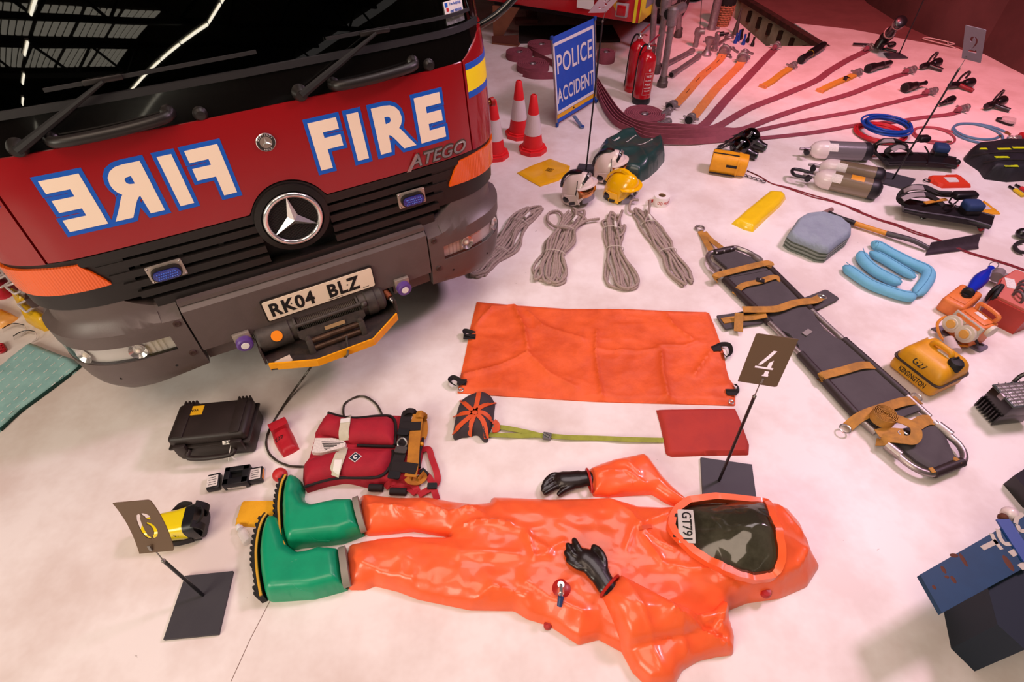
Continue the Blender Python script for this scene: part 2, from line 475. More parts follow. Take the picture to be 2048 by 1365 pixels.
DARKPANEL = mat('pit_dark_panel', '#2b2826', 0.7)
p = a.lerp(c, 0.58) - n * 0.008
mb = MB(True); mb.box((p.x, p.y, -0.62), (0.42, 0.02, 0.42), (0, 0, heading(a, c)), 0.004); mb.build('access_panel', DARKPANEL, po, ang=0)
# walls and roof of the hall (seen directly top right, and in the windscreen)
DARKRED = mat('dark_red_wall', '#57302f', 0.85, var=(1.2, '#40211f', 0.6))
WALLG = mat('hall_wall_grey', '#6a625c', 0.9, var=(0.8, '#4e4844', 0.6))
ROOF = mat('hall_roof_boards', '#3a342e', 0.9, var=(2, '#2a2622', 0.7))
wp = GG([(1690, -50), (1735, 4), (1800, 45), (1870, 76), (1960, 104), (2048, 150), (2160, 205)])
mb = MB(); mb.slab(lambda u, v: tuple(np.append(np.array([np.interp(u, np.linspace(0, 1, len(wp)), [p[k] for p in wp]) for k in (0, 1)]), -0.012 + v * 4.0)), 24, 2, (0.08, 0.08, 0))
tag(mb.build('wall_right', DARKRED, ang=20), 'dark red curving partition beyond the carpet', kind='structure')
mb = MB(); mb.box((4.5, 13.1, 3.2), (25, 0.2, 6.6)); tag(mb.build('wall_back', WALLG, ang=0), 'far wall of the hall', kind='structure')
mb = MB(); mb.box((-8.1, -12.5, 3.2), (0.2, 51, 6.6)); tag(mb.build('wall_left', WALLG, ang=0), 'left wall of the hall', kind='structure')
mb = MB(); mb.box((17.1, -12.5, 3.2), (0.2, 51, 6.6)); tag(mb.build('wall_far_right', WALLG, ang=0), 'right wall of the hall', kind='structure')
mb = MB(); mb.box((4.5, -38.1, 3.2), (25, 0.2, 6.6)); tag(mb.build('wall_front', WALLG, ang=0), 'wall of the hall behind the viewer', kind='structure')
ce_o = MB(); ce_o.box((4.5, -12.5, 6.9), (25.4, 51.4, 0.1)); ce_o = tag(ce_o.build('ceiling', ROOF, ang=0), 'boarded hall roof carried by dark trusses', kind='structure')
STEEL = mat('dark_truss_steel', '#1d1b19', 0.6)
SKYL = mat('skylight_glazing', '#cfc6b4', 0.5, emis=1.3)
for k in range(6):
    y = -34 + k * 5.5
    mb = MB(); mb.box((4.5, y, 5.9), (25, 0.12, 0.14)); mb.box((4.5, y, 6.75), (25, 0.12, 0.14))
    for j in range(12):
        x0 = -7.5 + j * 2; mb.cyl((x0, y, 5.9), (x0 + 1, y, 6.75), 0.05, n=6); mb.cyl((x0 + 1, y, 6.75), (x0 + 2, y, 5.9), 0.05, n=6)
    mb.build('truss', STEEL, ce_o, ang=0)
for k in range(2):
    for j in range(4):
        mb = MB()
        for q in range(5): mb.box((2.3 + j * 1.3 + q * 0.24, -15.5 - k * 3.6, 6.83), (0.17, 2.6, 0.03))
        mb.build('skylight', SKYL, ce_o, ang=0)
TUBE = mat('fluorescent_tube', '#fff6e0', 0.4, emis=9)
FIT = mat('lamp_fitting', '#c9c4ba', 0.5)
ORD = ('first', 'second', 'third', 'fourth', 'fifth', 'sixth', 'seventh', 'eighth', 'ninth')
def tube_lamp(x, y, z, l=1.5, a=PI / 2, lab='lamp'):
    t = thing('fluorescent_lamp', lab, 'lamp', (x, y, z), a, 'fluorescent lamps under the roof')
    m1 = MB(); m1.box((0, 0, 0.06), (l, 0.12, 0.05), bev=0.01); m1.build('fitting', FIT, t)
    m1 = MB(); m1.cyl((-l / 2 + .03, 0, 0), (l / 2 - .03, 0, 0), 0.03, n=10); m1.build('tube', TUBE, t)
for k in range(9): tube_lamp(6.75, -8.6 - k * 1.7, 5.6, 1.62, lab=ORD[k] + ' lamp from the top in the long bright row mirrored in the windscreen')
for k in range(4): tube_lamp(2.1 + k * .12, -10.3 - k * 3.1, 5.6, 1.2, lab=ORD[k] + ' lamp from the top in the spaced row mirrored at the windscreen left')
# ------------------------------------------------------------------ fire engine (front), local frame: x across the nose, y into the vehicle, z up
RED = mat('fire_red_paint', '#8f0f16', 0.22, coat=0.6, bump=(3, 0.01))
BLACKP = mat('black_plastic', '#1a1614', 0.42, bump=(60, 0.03))
BLACKG = mat('gloss_black_band', '#0b0908', 0.12, coat=0.4)
BUMP = mat('grey_bumper_plastic', '#5c504d', 0.4, var=(5, '#514643', 0.6), bump=(220, 0.05))
CHROME = mat('chrome', '#e2e0dd', 0.2, 0.85)
AMBER = mat('amber_lens', '#e85c0a', 0.22, coat=0.5, wave=(30, 0.22, 'X'))
WHITEV = mat('cream_vinyl', '#f0dcc4', 0.45)
BLUEV = mat('blue_vinyl', '#0f56b8', 0.4)
YELV = mat('yellow_reflective', '#f7e016', 0.35)
RUBBER = mat('black_rubber', '#141313', 0.65, bump=(40, 0.05))
GLASSD = mat('windscreen_glass', '#1a2020', 0.02, trans=0.0)
def glass_mix(name, tint, transp, rough=0.02, ior=1.5):
    mt = bpy.data.materials.new(name); mt.use_nodes = True; nt = mt.node_tree; nt.nodes.clear()
    o = nt.nodes.new('ShaderNodeOutputMaterial'); mx = nt.nodes.new('ShaderNodeMixShader'); fr = nt.nodes.new('ShaderNodeFresnel')
    fr.inputs['IOR'].default_value = ior
    t = nt.nodes.new('ShaderNodeBsdfTransparent'); t.inputs[0].default_value = (*[transp * c for c in lin(tint)[:3]], 1)
    g = nt.nodes.new('ShaderNodeBsdfGlossy'); g.inputs['Roughness'].default_value = rough
    ge = nt.nodes.new('ShaderNodeNewGeometry'); iv = nt.nodes.new('ShaderNodeMath'); iv.operation = 'SUBTRACT'; iv.inputs[0].default_value = 1; nt.links.new(ge.outputs['Backfacing'], iv.inputs[1])
    ml = nt.nodes.new('ShaderNodeMath'); ml.operation = 'MULTIPLY'; nt.links.new(fr.outputs[0], ml.inputs[0]); nt.links.new(iv.outputs[0], ml.inputs[1])
    nt.links.new(ml.outputs[0], mx.inputs[0]); nt.links.new(t.outputs[0], mx.inputs[1]); nt.links.new(g.outputs[0], mx.inputs[2])
    nt.links.new(mx.outputs[0], o.inputs[0]); return mt
WSG = glass_mix('windscreen_pane', '#a8b8b4', 0.55, 0.01, 2.4)
CLEARG = glass_mix('clear_lens', '#ffffff', 0.92, 0.03)
TRK = (-0.918, 2.0025, 0.0); TRA = math.atan2(0.48425, 0.87493)
eng = thing('fire_engine', 'red fire engine nose with mirrored FIRE lettering and grey bumper', 'fire engine', TRK, TRA)
_pl = smooth([(0, 0), (0.4, .006), (0.75, .022), (0.88, .045), (0.97, .085), (1.04, .15), (1.085, .25), (1.1, .4), (1.1, .9), (1.1, 1.7)], 14)[:, :2]
_ps = np.concatenate([[0], np.cumsum(np.linalg.norm(np.diff(_pl, axis=0), axis=1))])
def plan(u):
    s = 1 if u >= 0 else -1; a = abs(u)
    return s * float(np.interp(a, _ps, _pl[:, 0])), float(np.interp(a, _ps, _pl[:, 1]))
def ux(x):
    """arc length at which the nose reaches lateral x (|x| < 1.1)"""
    k = np.searchsorted(_pl[:, 0], abs(x)); k = min(k, len(_ps) - 1)
    a = float(np.interp(abs(x), _pl[:k + 1, 0], _ps[:k + 1])); return a if x >= 0 else -a
def yz(z):
    return float(np.interp(z, [.25, .33, .42, .72, .74, 1.03, 1.04, 1.42, 1.53, 2.6], [.10, .04, 0, 0, .05, .05, .05, .10, .13, .40]))
def nose(u, z, out=0.0, yoff=None):
    x, y = plan(u); x2, y2 = plan(u + (0.002 if u >= 0 else -0.002)); 
    tx, ty = (x2 - x, y2 - y) if u >= 0 else (x - x2, y - y2)
    l = math.hypot(tx, ty); nx, ny = ty / l, -tx / l
    return (x + nx * out, y + (yz(z) if yoff is None else yoff) + ny * out, z)
def skin(u0, u1, z0, z1, out=0.0, th=0.03, nu=24, nv=4, yoff=None):
    """curved slab of the nose; z0/z1 numbers or functions of u"""
    def f(a, b):
        u = u0 + (u1 - u0) * a; za = z0(u) if callable(z0) else z0; zb = z1(u) if callable(z1) else z1
        return nose(u, za + (zb - za) * b, out, yoff)
    def off(a, b):
        u = u0 + (u1 - u0) * a
        p = Vector(nose(u, 1, 0, 0)); q = Vector(nose(u, 1, -th, 0)); return q - p
    return lambda mb: mb.slab(f, nu, nv, off)
def part(name, m, *fs, ang=38, parent=None, label=None):
    mb = MB()
    for f in fs: f(mb)
    return mb.build(name, m, parent or eng, ang, label)
# bodywork behind the nose
part('cab_shell', RED, lambda q: q.box((0, 1.25, 2.63), (2.16, 1.9, 0.06), bev=0.02), lambda q: q.box((1.08, 1.3, 1.62), (0.04, 1.5, 2.0), bev=0.01),
     lambda q: q.box((-1.08, 1.3, 1.62), (0.04, 1.5, 2.0), bev=0.01), lambda q: q.box((0, 2.05, 1.6), (2.16, 0.06, 2.1), bev=0.01))
part('appliance_body', RED, lambda q: q.box((0, 3.7, 1.75), (2.3, 3.1, 2.0), bev=0.03))
CHAS = mat('dark_chassis', '#1c1918', 0.8)
part('chassis', CHAS, lambda q: q.box((0.0, 2.7, 0.62), (1.9, 4.9, 0.22), bev=0.02), lambda q: q.box((0, 0.22, 0.66), (1.5, 0.12, 0.34), bev=0.02))
for sx in (-1, 1):
    for yy in (0.95, 4.1):
        w_ = part('wheel', RUBBER, lambda q: q.lathe([(0.22, -0.13), (0.40, -0.13), (0.45, -0.09), (0.45, 0.09), (0.40, 0.13), (0.22, 0.13)], 36, Matrix.Translation((sx * 0.93, yy, 0.45)) @ Matrix.Rotation(PI / 2, 4, 'Y')))
        mb = MB(); mb.lathe([(0.0, -0.08), (0.1, -0.1), (0.12, -0.06), (0.23, -0.12), (0.23, 0.12), (0.12, 0.06), (0.1, 0.1), (0, 0.08)], 30, Matrix.Translation((sx * 0.93, yy, 0.45)) @ Matrix.Rotation(PI / 2, 4, 'Y'))
        mb.build('wheel_rim', mat('steel_rim', '#8a8a8a', 0.5, 0.6), w_)
# red front panel with an arch over the star
def arch(u):
    x = plan(u)[0]; r = 0.172; dz = 0.0
    return max(1.04, 0.972 + math.sqrt(max(0, r * r - x * x))) if abs(x) < r else 1.04
part('front_panel', RED, skin(ux(-.882), ux(.882), arch, 1.425, 0.012, 0.03, 140, 5))
part('corner_panel', RED, skin(ux(.892), 1.75, 1.035, lambda u: 1.425 + min(.09, max(0, (u - .9)) * .55), 0.010, 0.03, 30, 5))
part('corner_panel', RED, skin(ux(-.892), -1.75, 1.035, lambda u: 1.425 + min(.09, max(0, (-u - .9)) * .55), 0.010, 0.03, 30, 5))
for s in (-1, 1):
    st = lambda u: min(.05, max(0, (abs(u) - .9)) * .1)
    for nm, m_, a, b_ in (('blue_stripe', BLUEV, 1.385, 1.410), ('yellow_stripe', YELV, 1.295, 1.385), ('blue_stripe', BLUEV, 1.268, 1.295)):
        part(nm, m_, skin(s * ux(.903), s * 1.55, a, b_, 0.0115, 0.003, 24, 2))
# black band, pillars, windscreen
part('wiper_band', BLACKG, skin(ux(-1.02), ux(1.02), 1.425, 1.535, 0.004, 0.05, 60, 3))
for s in (-1, 1): part('windscreen_pillar', BLACKG, skin(s * ux(.99), s * 1.55, 1.47, 2.6, 0.0, 0.05, 14, 8))
part('windscreen_surround', RUBBER, skin(ux(-1.02), ux(1.02), 1.532, 1.555, 0.012, 0.03, 60, 2))
part('windscreen', WSG, skin(ux(-1.015), ux(1.015), 1.55, 2.55, 0.0, 0.006, 40, 10))
part('roof_front', RED, skin(-1.5, 1.5, 2.53, 2.64, 0.0, 0.06, 40, 2))
INT = mat('cab_interior', '#191715', 0.8); SEAT = mat('cab_seat_fabric', '#2b3038', 0.9)
part('dashboard', INT, lambda q: q.box((0, .42, 1.42), (1.95, .42, .16), bev=.05, seg=3), lambda q: q.box((0, .5, 1.1), (1.9, .2, .6)))
part('cab_floor', INT, lambda q: q.box((0, 1.2, 0.8), (2.1, 1.6, .05)))
for sx in (-.62, .0, .62):
    part('cab_seat', SEAT, lambda q: q.box((sx, 1.35, 1.68), (.48, .14, .78), (-.15, 0, 0), .05, 3), lambda q: q.box((sx, 1.12, 1.22), (.5, .5, .16), bev=.05, seg=3), lambda q: q.box((sx, 1.43, 2.16), (.28, .1, .2), (-.15, 0, 0), .04, 3))
part('steering_wheel', RUBBER, lambda q: q.torus((0, 0, 0), .21, .014, rotM((.55, .62, 1.62), 0, R(35)), 36, 8), lambda q: q.cyl((.55, .62, 1.62), (.55, .75, 1.35), .03), lambda q: q.box((0, 0, 0), (.4, .05, .01), M=rotM((.55, .62, 1.62), 0, R(35))))
# small print sticker on the glass
def onws(x, z, out=0.004): return (x, plan(ux(x))[1] + yz(z) - out, z)
STK = mat('white_sticker', '#e9e6e0', 0.4); STKG = mat('grey_photo_print', '#8e918e', 0.6, var=(60, '#4c4f4c', 0.8))
sk = part('sticker', STK, lambda q: q.slab(lambda a, b: onws(.848 + .1 * a, 1.602 + .045 * b, .004), 2, 2, (0, .002, 0)), label='white charity sticker reading I\'m helping our heroes')
mb = MB(); mb.slab(lambda a, b: onws(.848 + .1 * a, 1.565 + .036 * b, .004), 2, 2, (0, .002, 0)); mb.build('printed_photo', STKG, sk)
mb = MB()
for t_, zz in (("I'm helping", 1.635), ('our heroes', 1.612)): mb.text(t_, (.062, .013), fn=lambda x, y, z: onws(.908 + x, zz + y, .0045 + z), bold=.004)
mb.build('lettering', BLUEV, sk)
mb = MB(); mb.slab(lambda a, b: onws(.853 + .014 * a, 1.628 + .015 * b, .0046), 1, 1, (0, .001, 0)); mb.build('print_mark', BLUEV, sk)
mb = MB(); mb.slab(lambda a, b: onws(.858 + .012 * a, 1.612 + .012 * b, .0047), 1, 1, (0, .001, 0)); mb.build('print_mark', mat('red_print', '#c01d22', 0.5), sk)
# wipers
for (px, pz), (ex, ez), (b0, b1) in (((.177, 1.445), (.52, 1.603), ((.33, 1.607), (.965, 1.602))), ((-.756, 1.447), (-.428, 1.603), ((-.60, 1.598), (.07, 1.606)))):
    P0 = Vector(onws(px, pz, .03)); P1 = Vector(onws(ex, ez, .05))
    wp_ = part('wiper_arm', RUBBER, lambda q: q.tube([P0, P0.lerp(P1, .45), P1], 1.0, 8, scale=[.016, .013, .006]))
    mb = MB(); mb.lathe([(.0, .02), (.02, .018), (.03, .0), (.034, -.04)], 20, Matrix.Translation(onws(px, pz, .015)) @ Matrix.Rotation(PI / 2, 4, 'X')); mb.build('wiper_pivot', BLACKP, wp_)
    mb = MB(); mb.ribbon([onws(b0[0] + (b1[0] - b0[0]) * t / 12, b0[1] + (b1[1] - b0[1]) * t / 12, .022) for t in range(13)], .012, .018, mode='up', up=(0, -1, 0.2)); mb.build('wiper_blade', RUBBER, wp_)
    mb = MB(); mb.box(onws(ex, ez, .034), (.12, .015, .016), bev=.004); mb.build('blade_holder', BLACKP, wp_)
# grab handles and round caps on the band
for x0, x1 in ((.31, .66), (-.655, -.285)):
    hp = [onws(x0, 1.452, -.005), onws(x0 + .02, 1.455, .045), onws((x0 + x1) / 2, 1.458, .055), onws(x1 - .02, 1.466, .045), onws(x1, 1.468, -.005)]
    part('grab_handle', BLACKP, lambda q: q.tube(smooth(hp, 6), 1, 10, scale=[.026] * 3 + [.019] * 19 + [.026] * 3))
for x in (-.188, .728):
    part('round_cap', BLACKP, lambda q: q.lathe([(0, .016), (.016, .014), (.022, .006), (.026, 0), (.026, -.02)], 20, Matrix.Translation(onws(x, 1.443, .006)) @ Matrix.Rotation(PI / 2, 4, 'X')))
# lettering: FIRE, and FIRE in mirror writing
def pan(dx, z0): return lambda x, y, z: nose(ux(dx + x), z0 + y, 0.0122 + z)
for dx, mir in ((.461, False), (-.466, True)):
    lt = part('lettering_border', BLUEV, lambda q: q.text('FIRE', (.615, .226), fn=pan(dx, 1.24), bold=.100, th=.0012, mirror=mir, sp=1.30), ang=0)
    mb = MB(); mb.text('FIRE', (.585, .192), fn=lambda x, y, z: nose(ux(dx + x), 1.24 + y, .0136 + z), bold=.048, th=.001, mirror=mir, sp=1.33); mb.build('lettering', WHITEV, lt, 0)
def badge_round(x, z, r):
    Mb = Matrix.Translation(nose(ux(x), z, .013)) @ Matrix.Rotation(PI / 2, 4, 'X')
    bd = part('round_badge', CHROME, lambda q: q.ring_lathe([(r * .9, 0), (r, 0), (r, .004), (r * .93, .006)], 32, Mb), label='small round chrome badge with a star')
    mb = MB(); mb.lathe([(0, .0035), (r * .92, .0035), (r * .92, 0)], 32, Mb); mb.build('badge_rim', mat('badge_dark', '#3b3836', 0.4, 0.5), bd)
    mb = MB(); mb.lathe([(0, .0045), (r * .62, .0045), (r * .64, .002)], 32, Mb); mb.build('badge_disc', mat('badge_disc', '#9a9287', 0.35, 0.8), bd)
    mb = MB(); star(mb, Mb @ Matrix.Translation((0, 0, .0045)), r * .6, r * .09, .004); mb.build('star', CHROME, bd)
    mb = MB()
    for t_, a0 in (('MERCEDES', PI / 2), ('BENZ', -PI / 2)):
        for i, ch in enumerate(t_):
            a = (a0 - (i - (len(t_) - 1) / 2) * .3) if a0 > 0 else (a0 + (i - (len(t_) - 1) / 2) * .3)
            mb.text(ch, (None, r * .17), M=Mb @ Matrix.Rotation(a - PI / 2 if a0 > 0 else a + PI / 2, 4, 'Z') @ Matrix.Translation((0, r * .78 if a0 > 0 else -r * .78, .0036)), bold=.01, th=.0006)
    mb.build('badge_lettering', CHROME, bd, 0)
def star(mb, M_, Rr, wd, hgt):
    for k in range(3):
        a = PI / 2 + k * 2 * PI / 3
        tip = (Rr * math.cos(a), Rr * math.sin(a), 0)
        l = (wd * 1.15 * math.cos(a + PI / 3), wd * 1.15 * math.sin(a + PI / 3), 0); r_ = (wd * 1.15 * math.cos(a - PI / 3), wd * 1.15 * math.sin(a - PI / 3), 0)
        mb.add([tip, l, r_, (0, 0, hgt), (0, 0, 0), (tip[0], tip[1], hgt * .3)], [(1, 3, 5), (3, 2, 5), (1, 5, 0), (5, 2, 0), (1, 0, 4), (0, 2, 4), (3, 1, 4), (2, 3, 4)], M_)
badge_round(-.005, 1.304, .037)
# ATEGO name badge
GREYC = mat('satin_chrome', '#b9b4b2', 0.25, 0.9); BRONZ = mat('badge_edge', '#5a4b40', 0.4, 0.6)
part('name_badge_edge', BRONZ, lambda q: q.text('ATEGO', (.305, .062), fn=lambda x, y, z: nose(ux(.70 + x), 1.078 + y * (1 - .0) + x * .01, .0122 + z), bold=.035, th=.003, sp=1.0, shear=.35), ang=0)
part('name_badge', GREYC, lambda q: q.text('ATEGO', (.295, .052), fn=lambda x, y, z: nose(ux(.70 + x), 1.078 + y + x * .01, .015 + z), bold=.012, th=.004, sp=1.03, shear=.35), ang=0)
part('name_badge_initial', GREYC, lambda q: q.prism([(.535, 1.035), (.556, 1.035), (.600, 1.11), (.588, 1.11)], -.004, 0, Matrix(((1, 0, 0, 0), (0, 0, 1, nose(ux(.57), 1.07, .016)[1]), (0, 1, 0, 0), (0, 0, 0, 1)))), ang=0)
# grille
part('grille_backing', mat('grille_black', '#080707', 0.7), skin(ux(-.84), ux(.84), .70, 1.06, -.045, 0.02, 40, 3, .05))
part('grille_header', BLACKP, skin(ux(-.80), ux(.80), .995, lambda u: arch(u) - .006, .012, 0.05, 120, 3, .052))
for k, (z0, z1, xe) in enumerate(((.945, .978, .76), (.895, .928, .735), (.845, .878, .705), (.795, .828, .675))):
    for s in (-1, 1):
        part('grille_slat', BLACKP, skin(s * ux(.15), s * ux(xe), z0, z1, .004 + .003 * k, 0.03, 20, 1, .052))
part('grille_sill', BLACKP, skin(ux(-.64), ux(.64), .735, .778, .014, 0.05, 40, 2, .052))
for s in (-1, 1):
    for xq in (.30, .46, .62): part('slat_tie', BLACKP, skin(s * ux(xq), s * ux(xq + .02), .79, .98, -.008, .02, 2, 1, .052))
Ms = Matrix.Translation((-.004, .035, .978)) @ Matrix.Rotation(PI / 2, 4, 'X')
part('badge_surround', BLACKP, lambda q: q.lathe([(.155, -.03), (.155, .006), (.13, .014), (.126, .006), (.126, -.03)], 48, Ms))
part('badge_mesh', mat('badge_mesh', '#0c0b0b', 0.6), lambda q: q.lathe([(0, .002), (.125, .002), (.125, -.01)], 48, Ms))
def meshlines(q):
    for k in range(-11, 12):
        l = math.sqrt(max(0, .118 ** 2 - (k * .0105) ** 2))
        if l > .01:
            q.box((0, 0, 0), (l * 2, .002, .003), M=Ms @ Matrix.Rotation(R(30), 4, 'Z') @ Matrix.Translation((0, k * .0105, .003)))
            q.box((0, 0, 0), (l * 2, .002, .003), M=Ms @ Matrix.Rotation(R(-40), 4, 'Z') @ Matrix.Translation((0, k * .0105, .003)))
part('badge_grid', mat('badge_grid', '#221f1e', 0.6), meshlines, ang=0)
part('star_ring', CHROME, lambda q: q.ring_lathe([(.113 + .011 * math.cos(a), .012 + .010 * math.sin(a)) for a in np.linspace(0, 2 * PI, 10, endpoint=False)], 64, Ms))
part('star', CHROME, lambda q: star(q, Ms @ Matrix.Translation((0, 0, .006)) @ Matrix.Rotation(0, 4, 'Z'), .108, .022, .02), ang=10)
# blue strobe lamps
for x, z in ((-.542, .893), (.538, .903)):
    Mz = Matrix.Translation((x, plan(ux(x))[1] + .036, z)) @ Matrix.Rotation(PI / 2, 4, 'X')
    sb = part('strobe_plate', mat('bare_plate', '#b9ada0', 0.4, 0.6), lambda q: q.prism(rrect(.135, .076, .004, 2), -.005, .004, Mz))
    mb = MB(); mb.prism(rrect(.115, .058, .028, 6), .004, .024, Mz); mb.build('strobe_housing', BLACKP, sb)
    mb = MB(); mb.prism(rrect(.102, .044, .021, 6), .024, .030, Mz); mb.build('strobe_lens', mat('blue_lens', '#16288c', 0.12, coat=0.8, bump=(260, 0.9)), sb)
    mb = MB()
    for i in range(9):
        for j in range(3): mb.ball((-.034 + i * .0085 + (j % 2) * .004, -.012 + j * .011, .030), .0036, 6, Mz)
    mb.build('lens_bead', mat('blue_bead', '#3d63c8', 0.15, coat=0.6), sb)
    mb = MB()
    for i in (-1, 1):
        for j in (-1, 1): mb.ball((i * .061, j * .032, .004), (.0045, .0045, .003), 8, Mz)
    mb.build('screw', GREYC, sb)
# corner trims and amber lenses
for s in (-1, 1):
    part('corner_trim', BLACKP, skin(s * ux(.66), s * 1.6, lambda u: .80, 1.03, .0, 0.05, 30, 3, .05))
    def lo(u): return float(np.interp(abs(u), [.742, 1.0, 1.3, 1.45], [.895, .885, .89, .915]))
    def hi(u): return float(np.interp(abs(u), [.742, .80, .95, 1.3, 1.45], [.900, 1.008, 1.014, .995, .965]))
    part('amber_lens', AMBER, skin(s * ux(.742), s * 1.36, lo, hi, .012, 0.03, 30, 4, .05))
# bumper
part('bumper_centre', BUMP, skin(ux(-.568), ux(.568), .468, .735, .006, 0.10, 40, 8), skin(ux(-.568), ux(.568), .725, .745, -.004, .07, 40, 2, .004))
for s in (-1, 1):
    part('bumper_skirt', BUMP, skin(s * ux(.36), s * ux(.568), .385, .47, -.03, 0.03, 12, 3, .0))
def btop(u): return float(np.interp(abs(u), [.57, .66, .72, .80, .9, 1.7], [.735, .745, .775, .845, .862, .862]))
def bbot(u): return float(np.interp(abs(u), [.57, .8, 1.1, 1.7], [.372, .33, .29, .27]))
def byz(z): return float(np.interp(z, [.26, .31, .38, .48, .62, .69, .715, .77, .87], [.10, .045, .012, .0, .0, .0, .042, .055, .062]))
def bskin(u0, u1, z0, z1, nu=16, nv=8, th=.06, out=.006):
    def f(a, b):
        u = u0 + (u1 - u0) * a; za = z0(u) if callable(z0) else z0; zb = z1(u) if callable(z1) else z1
        z = za + (zb - za) * b; p = nose(u, z, out - byz(z), 0.0); return p
    def off(a, b):
        u = u0 + (u1 - u0) * a; return Vector(nose(u, 1, -th, 0)) - Vector(nose(u, 1, 0, 0))
    return lambda mb: mb.slab(f, nu, nv, off)
for s in (-1, 1):
    bu = part('bumper_corner', BUMP, bskin(s * ux(.576), s * ux(.655), bbot, btop, 8, 12), bskin(s * ux(.655), s * 1.24, bbot, .515, 22, 6), bskin(s * ux(.655), s * 1.24, lambda u: .60 + .02 * min(1, (abs(u) - .655) * 2), btop, 22, 7), bskin(s * 1.24, s * 1.75, bbot, btop, 12, 12))
    hl = part('headlamp_lens', CLEARG, bskin(s * ux(.655), s * 1.24, .513, lambda u: .602 + .02 * min(1, (abs(u) - .655) * 2), 20, 4, .006, .003))
    mb = MB(); bskin(s * ux(.65), s * 1.25, .50, .63, 20, 4, .02, -.012)(mb); mb.build('headlamp_bowl', mat('headlamp_reflector', '#d9d4cd', 0.3, 0.15, bump=(14, 0.4, 1)), hl)
    for uu, rr in ((.80, .036), (1.03, .038)):
        p0, p1 = Vector(nose(s * uu, .56, -.0115, 0)), Vector(nose(s * uu, .562, -.001, 0))
        mb = MB(); mb.cyl(p0, p1, rr * .55, rr, 20, False); mb.build('reflector_cup', CHROME, hl)
        mb = MB(); mb.ball(tuple(p0), .012, 12); mb.build('bulb', mat('bulb_glass', '#f5e9d6', 0.15), hl)
    for k in range(7):
        mb = MB(); u_ = s * (.69 + k * .022); bskin(u_, u_ + s * .006, .517, .602, 1, 2, .004, -.008)(mb); mb.build('lens_flute', CLEARG, hl)
    mb = MB(); bskin(s * ux(.66), s * 1.235, .513, .522, 18, 1, .03, -.002)(mb); mb.build('lens_seal', RUBBER, hl)
    for x, z in ((.605, .655), (.612, .475)):
        mb = MB(); mb.lathe([(0, .002), (.007, .002), (.008, .004), (.014, .004), (.016, 0), (.016, -.004)], 18, Matrix.Translation(nose(s * ux(x), z, .008, 0)) @ Matrix.Rotation(PI / 2, 4, 'X')); mb.build('bolt_cap', mat('brown_bolt', '#3a2620', 0.5), bu)
    for x, z in ((.70, .425), (.93, .42)):
        mb = MB(); mb.lathe([(0, .001), (.006, .001), (.006, -.004)], 12, Matrix.Translation(nose(s * ux(x), z, .006 - byz(z), 0)) @ Matrix.Rotation(PI / 2, 4, 'X')); mb.build('drain_hole', RUBBER, bu)
    part('side_marker', mat('marker_dark', '#39231f', 0.4), lambda q: q.box((s * 1.125, .46, .70), (.05, .11, .055), bev=.008))
    part('towing_bracket', mat('zinc_bracket', '#a79c90', 0.45, 0.6), lambda q: q.box((s * .397, -.012, .475), (.075, .02, .07), bev=.003))
    te = part('towing_socket', mat('purple_cap', '#5d3f86', 0.35), lambda q: q.lathe([(0, .03), (.030, .03), (.037, .024), (.037, -.01)], 28, Matrix.Translation((s * .397, -.022, .46)) @ Matrix.Rotation(PI / 2, 4, 'X')))
    mb = MB(); mb.lathe([(0, .032), (.018, .0315), (.019, .029)], 24, Matrix.Translation((s * .397, -.022, .46)) @ Matrix.Rotation(PI / 2, 4, 'X')); mb.build('socket_label', STK, te)
# number plate
npl = part('number_plate', mat('plate_yellowish_white', '#efe0c6', 0.35, coat=.3), lambda q: q.prism(rrect(.52, .111, .008, 3), 0, .005, Matrix.Translation((0, -.012, .580)) @ Matrix.Rotation(PI / 2, 4, 'X')), label='white number plate reading RK04 BLZ')
mb = MB()
fr = rrect(.534, .125, .012, 3); mb.prism(fr, -.010, .0015, Matrix.Translation((0, -.012, .580)) @ Matrix.Rotation(PI / 2, 4, 'X')); mb.build('plate_holder', BLACKP, npl)
mb = MB(); mb.text('RK04', (.205, .079), M=Matrix.Translation((-.135 + .0, -.0172, .580)) @ Matrix.Rotation(PI / 2, 4, 'X'), bold=.036, sp=1.15); mb.build('lettering', RUBBER, npl, 0); mb = MB(); mb.text('BLZ', (.155, .079), M=Matrix.Translation((.112, -.0172, .580)) @ Matrix.Rotation(PI / 2, 4, 'X'), bold=.036, sp=1.15)
mb.build('lettering', RUBBER, npl, 0)
mb = MB()
for x in (-.14, .13): mb.ball((x, -.0175, .583), (.004, .002, .004), 8)
mb.build('plate_screw', RUBBER, npl)
mb = MB(); mb.box((.06, -.0173, .532), (.07, .0004, .003)); mb.box((.215, -.0173, .536), (.03, .0004, .003)); mb.build('small_print', RUBBER, npl, 0)
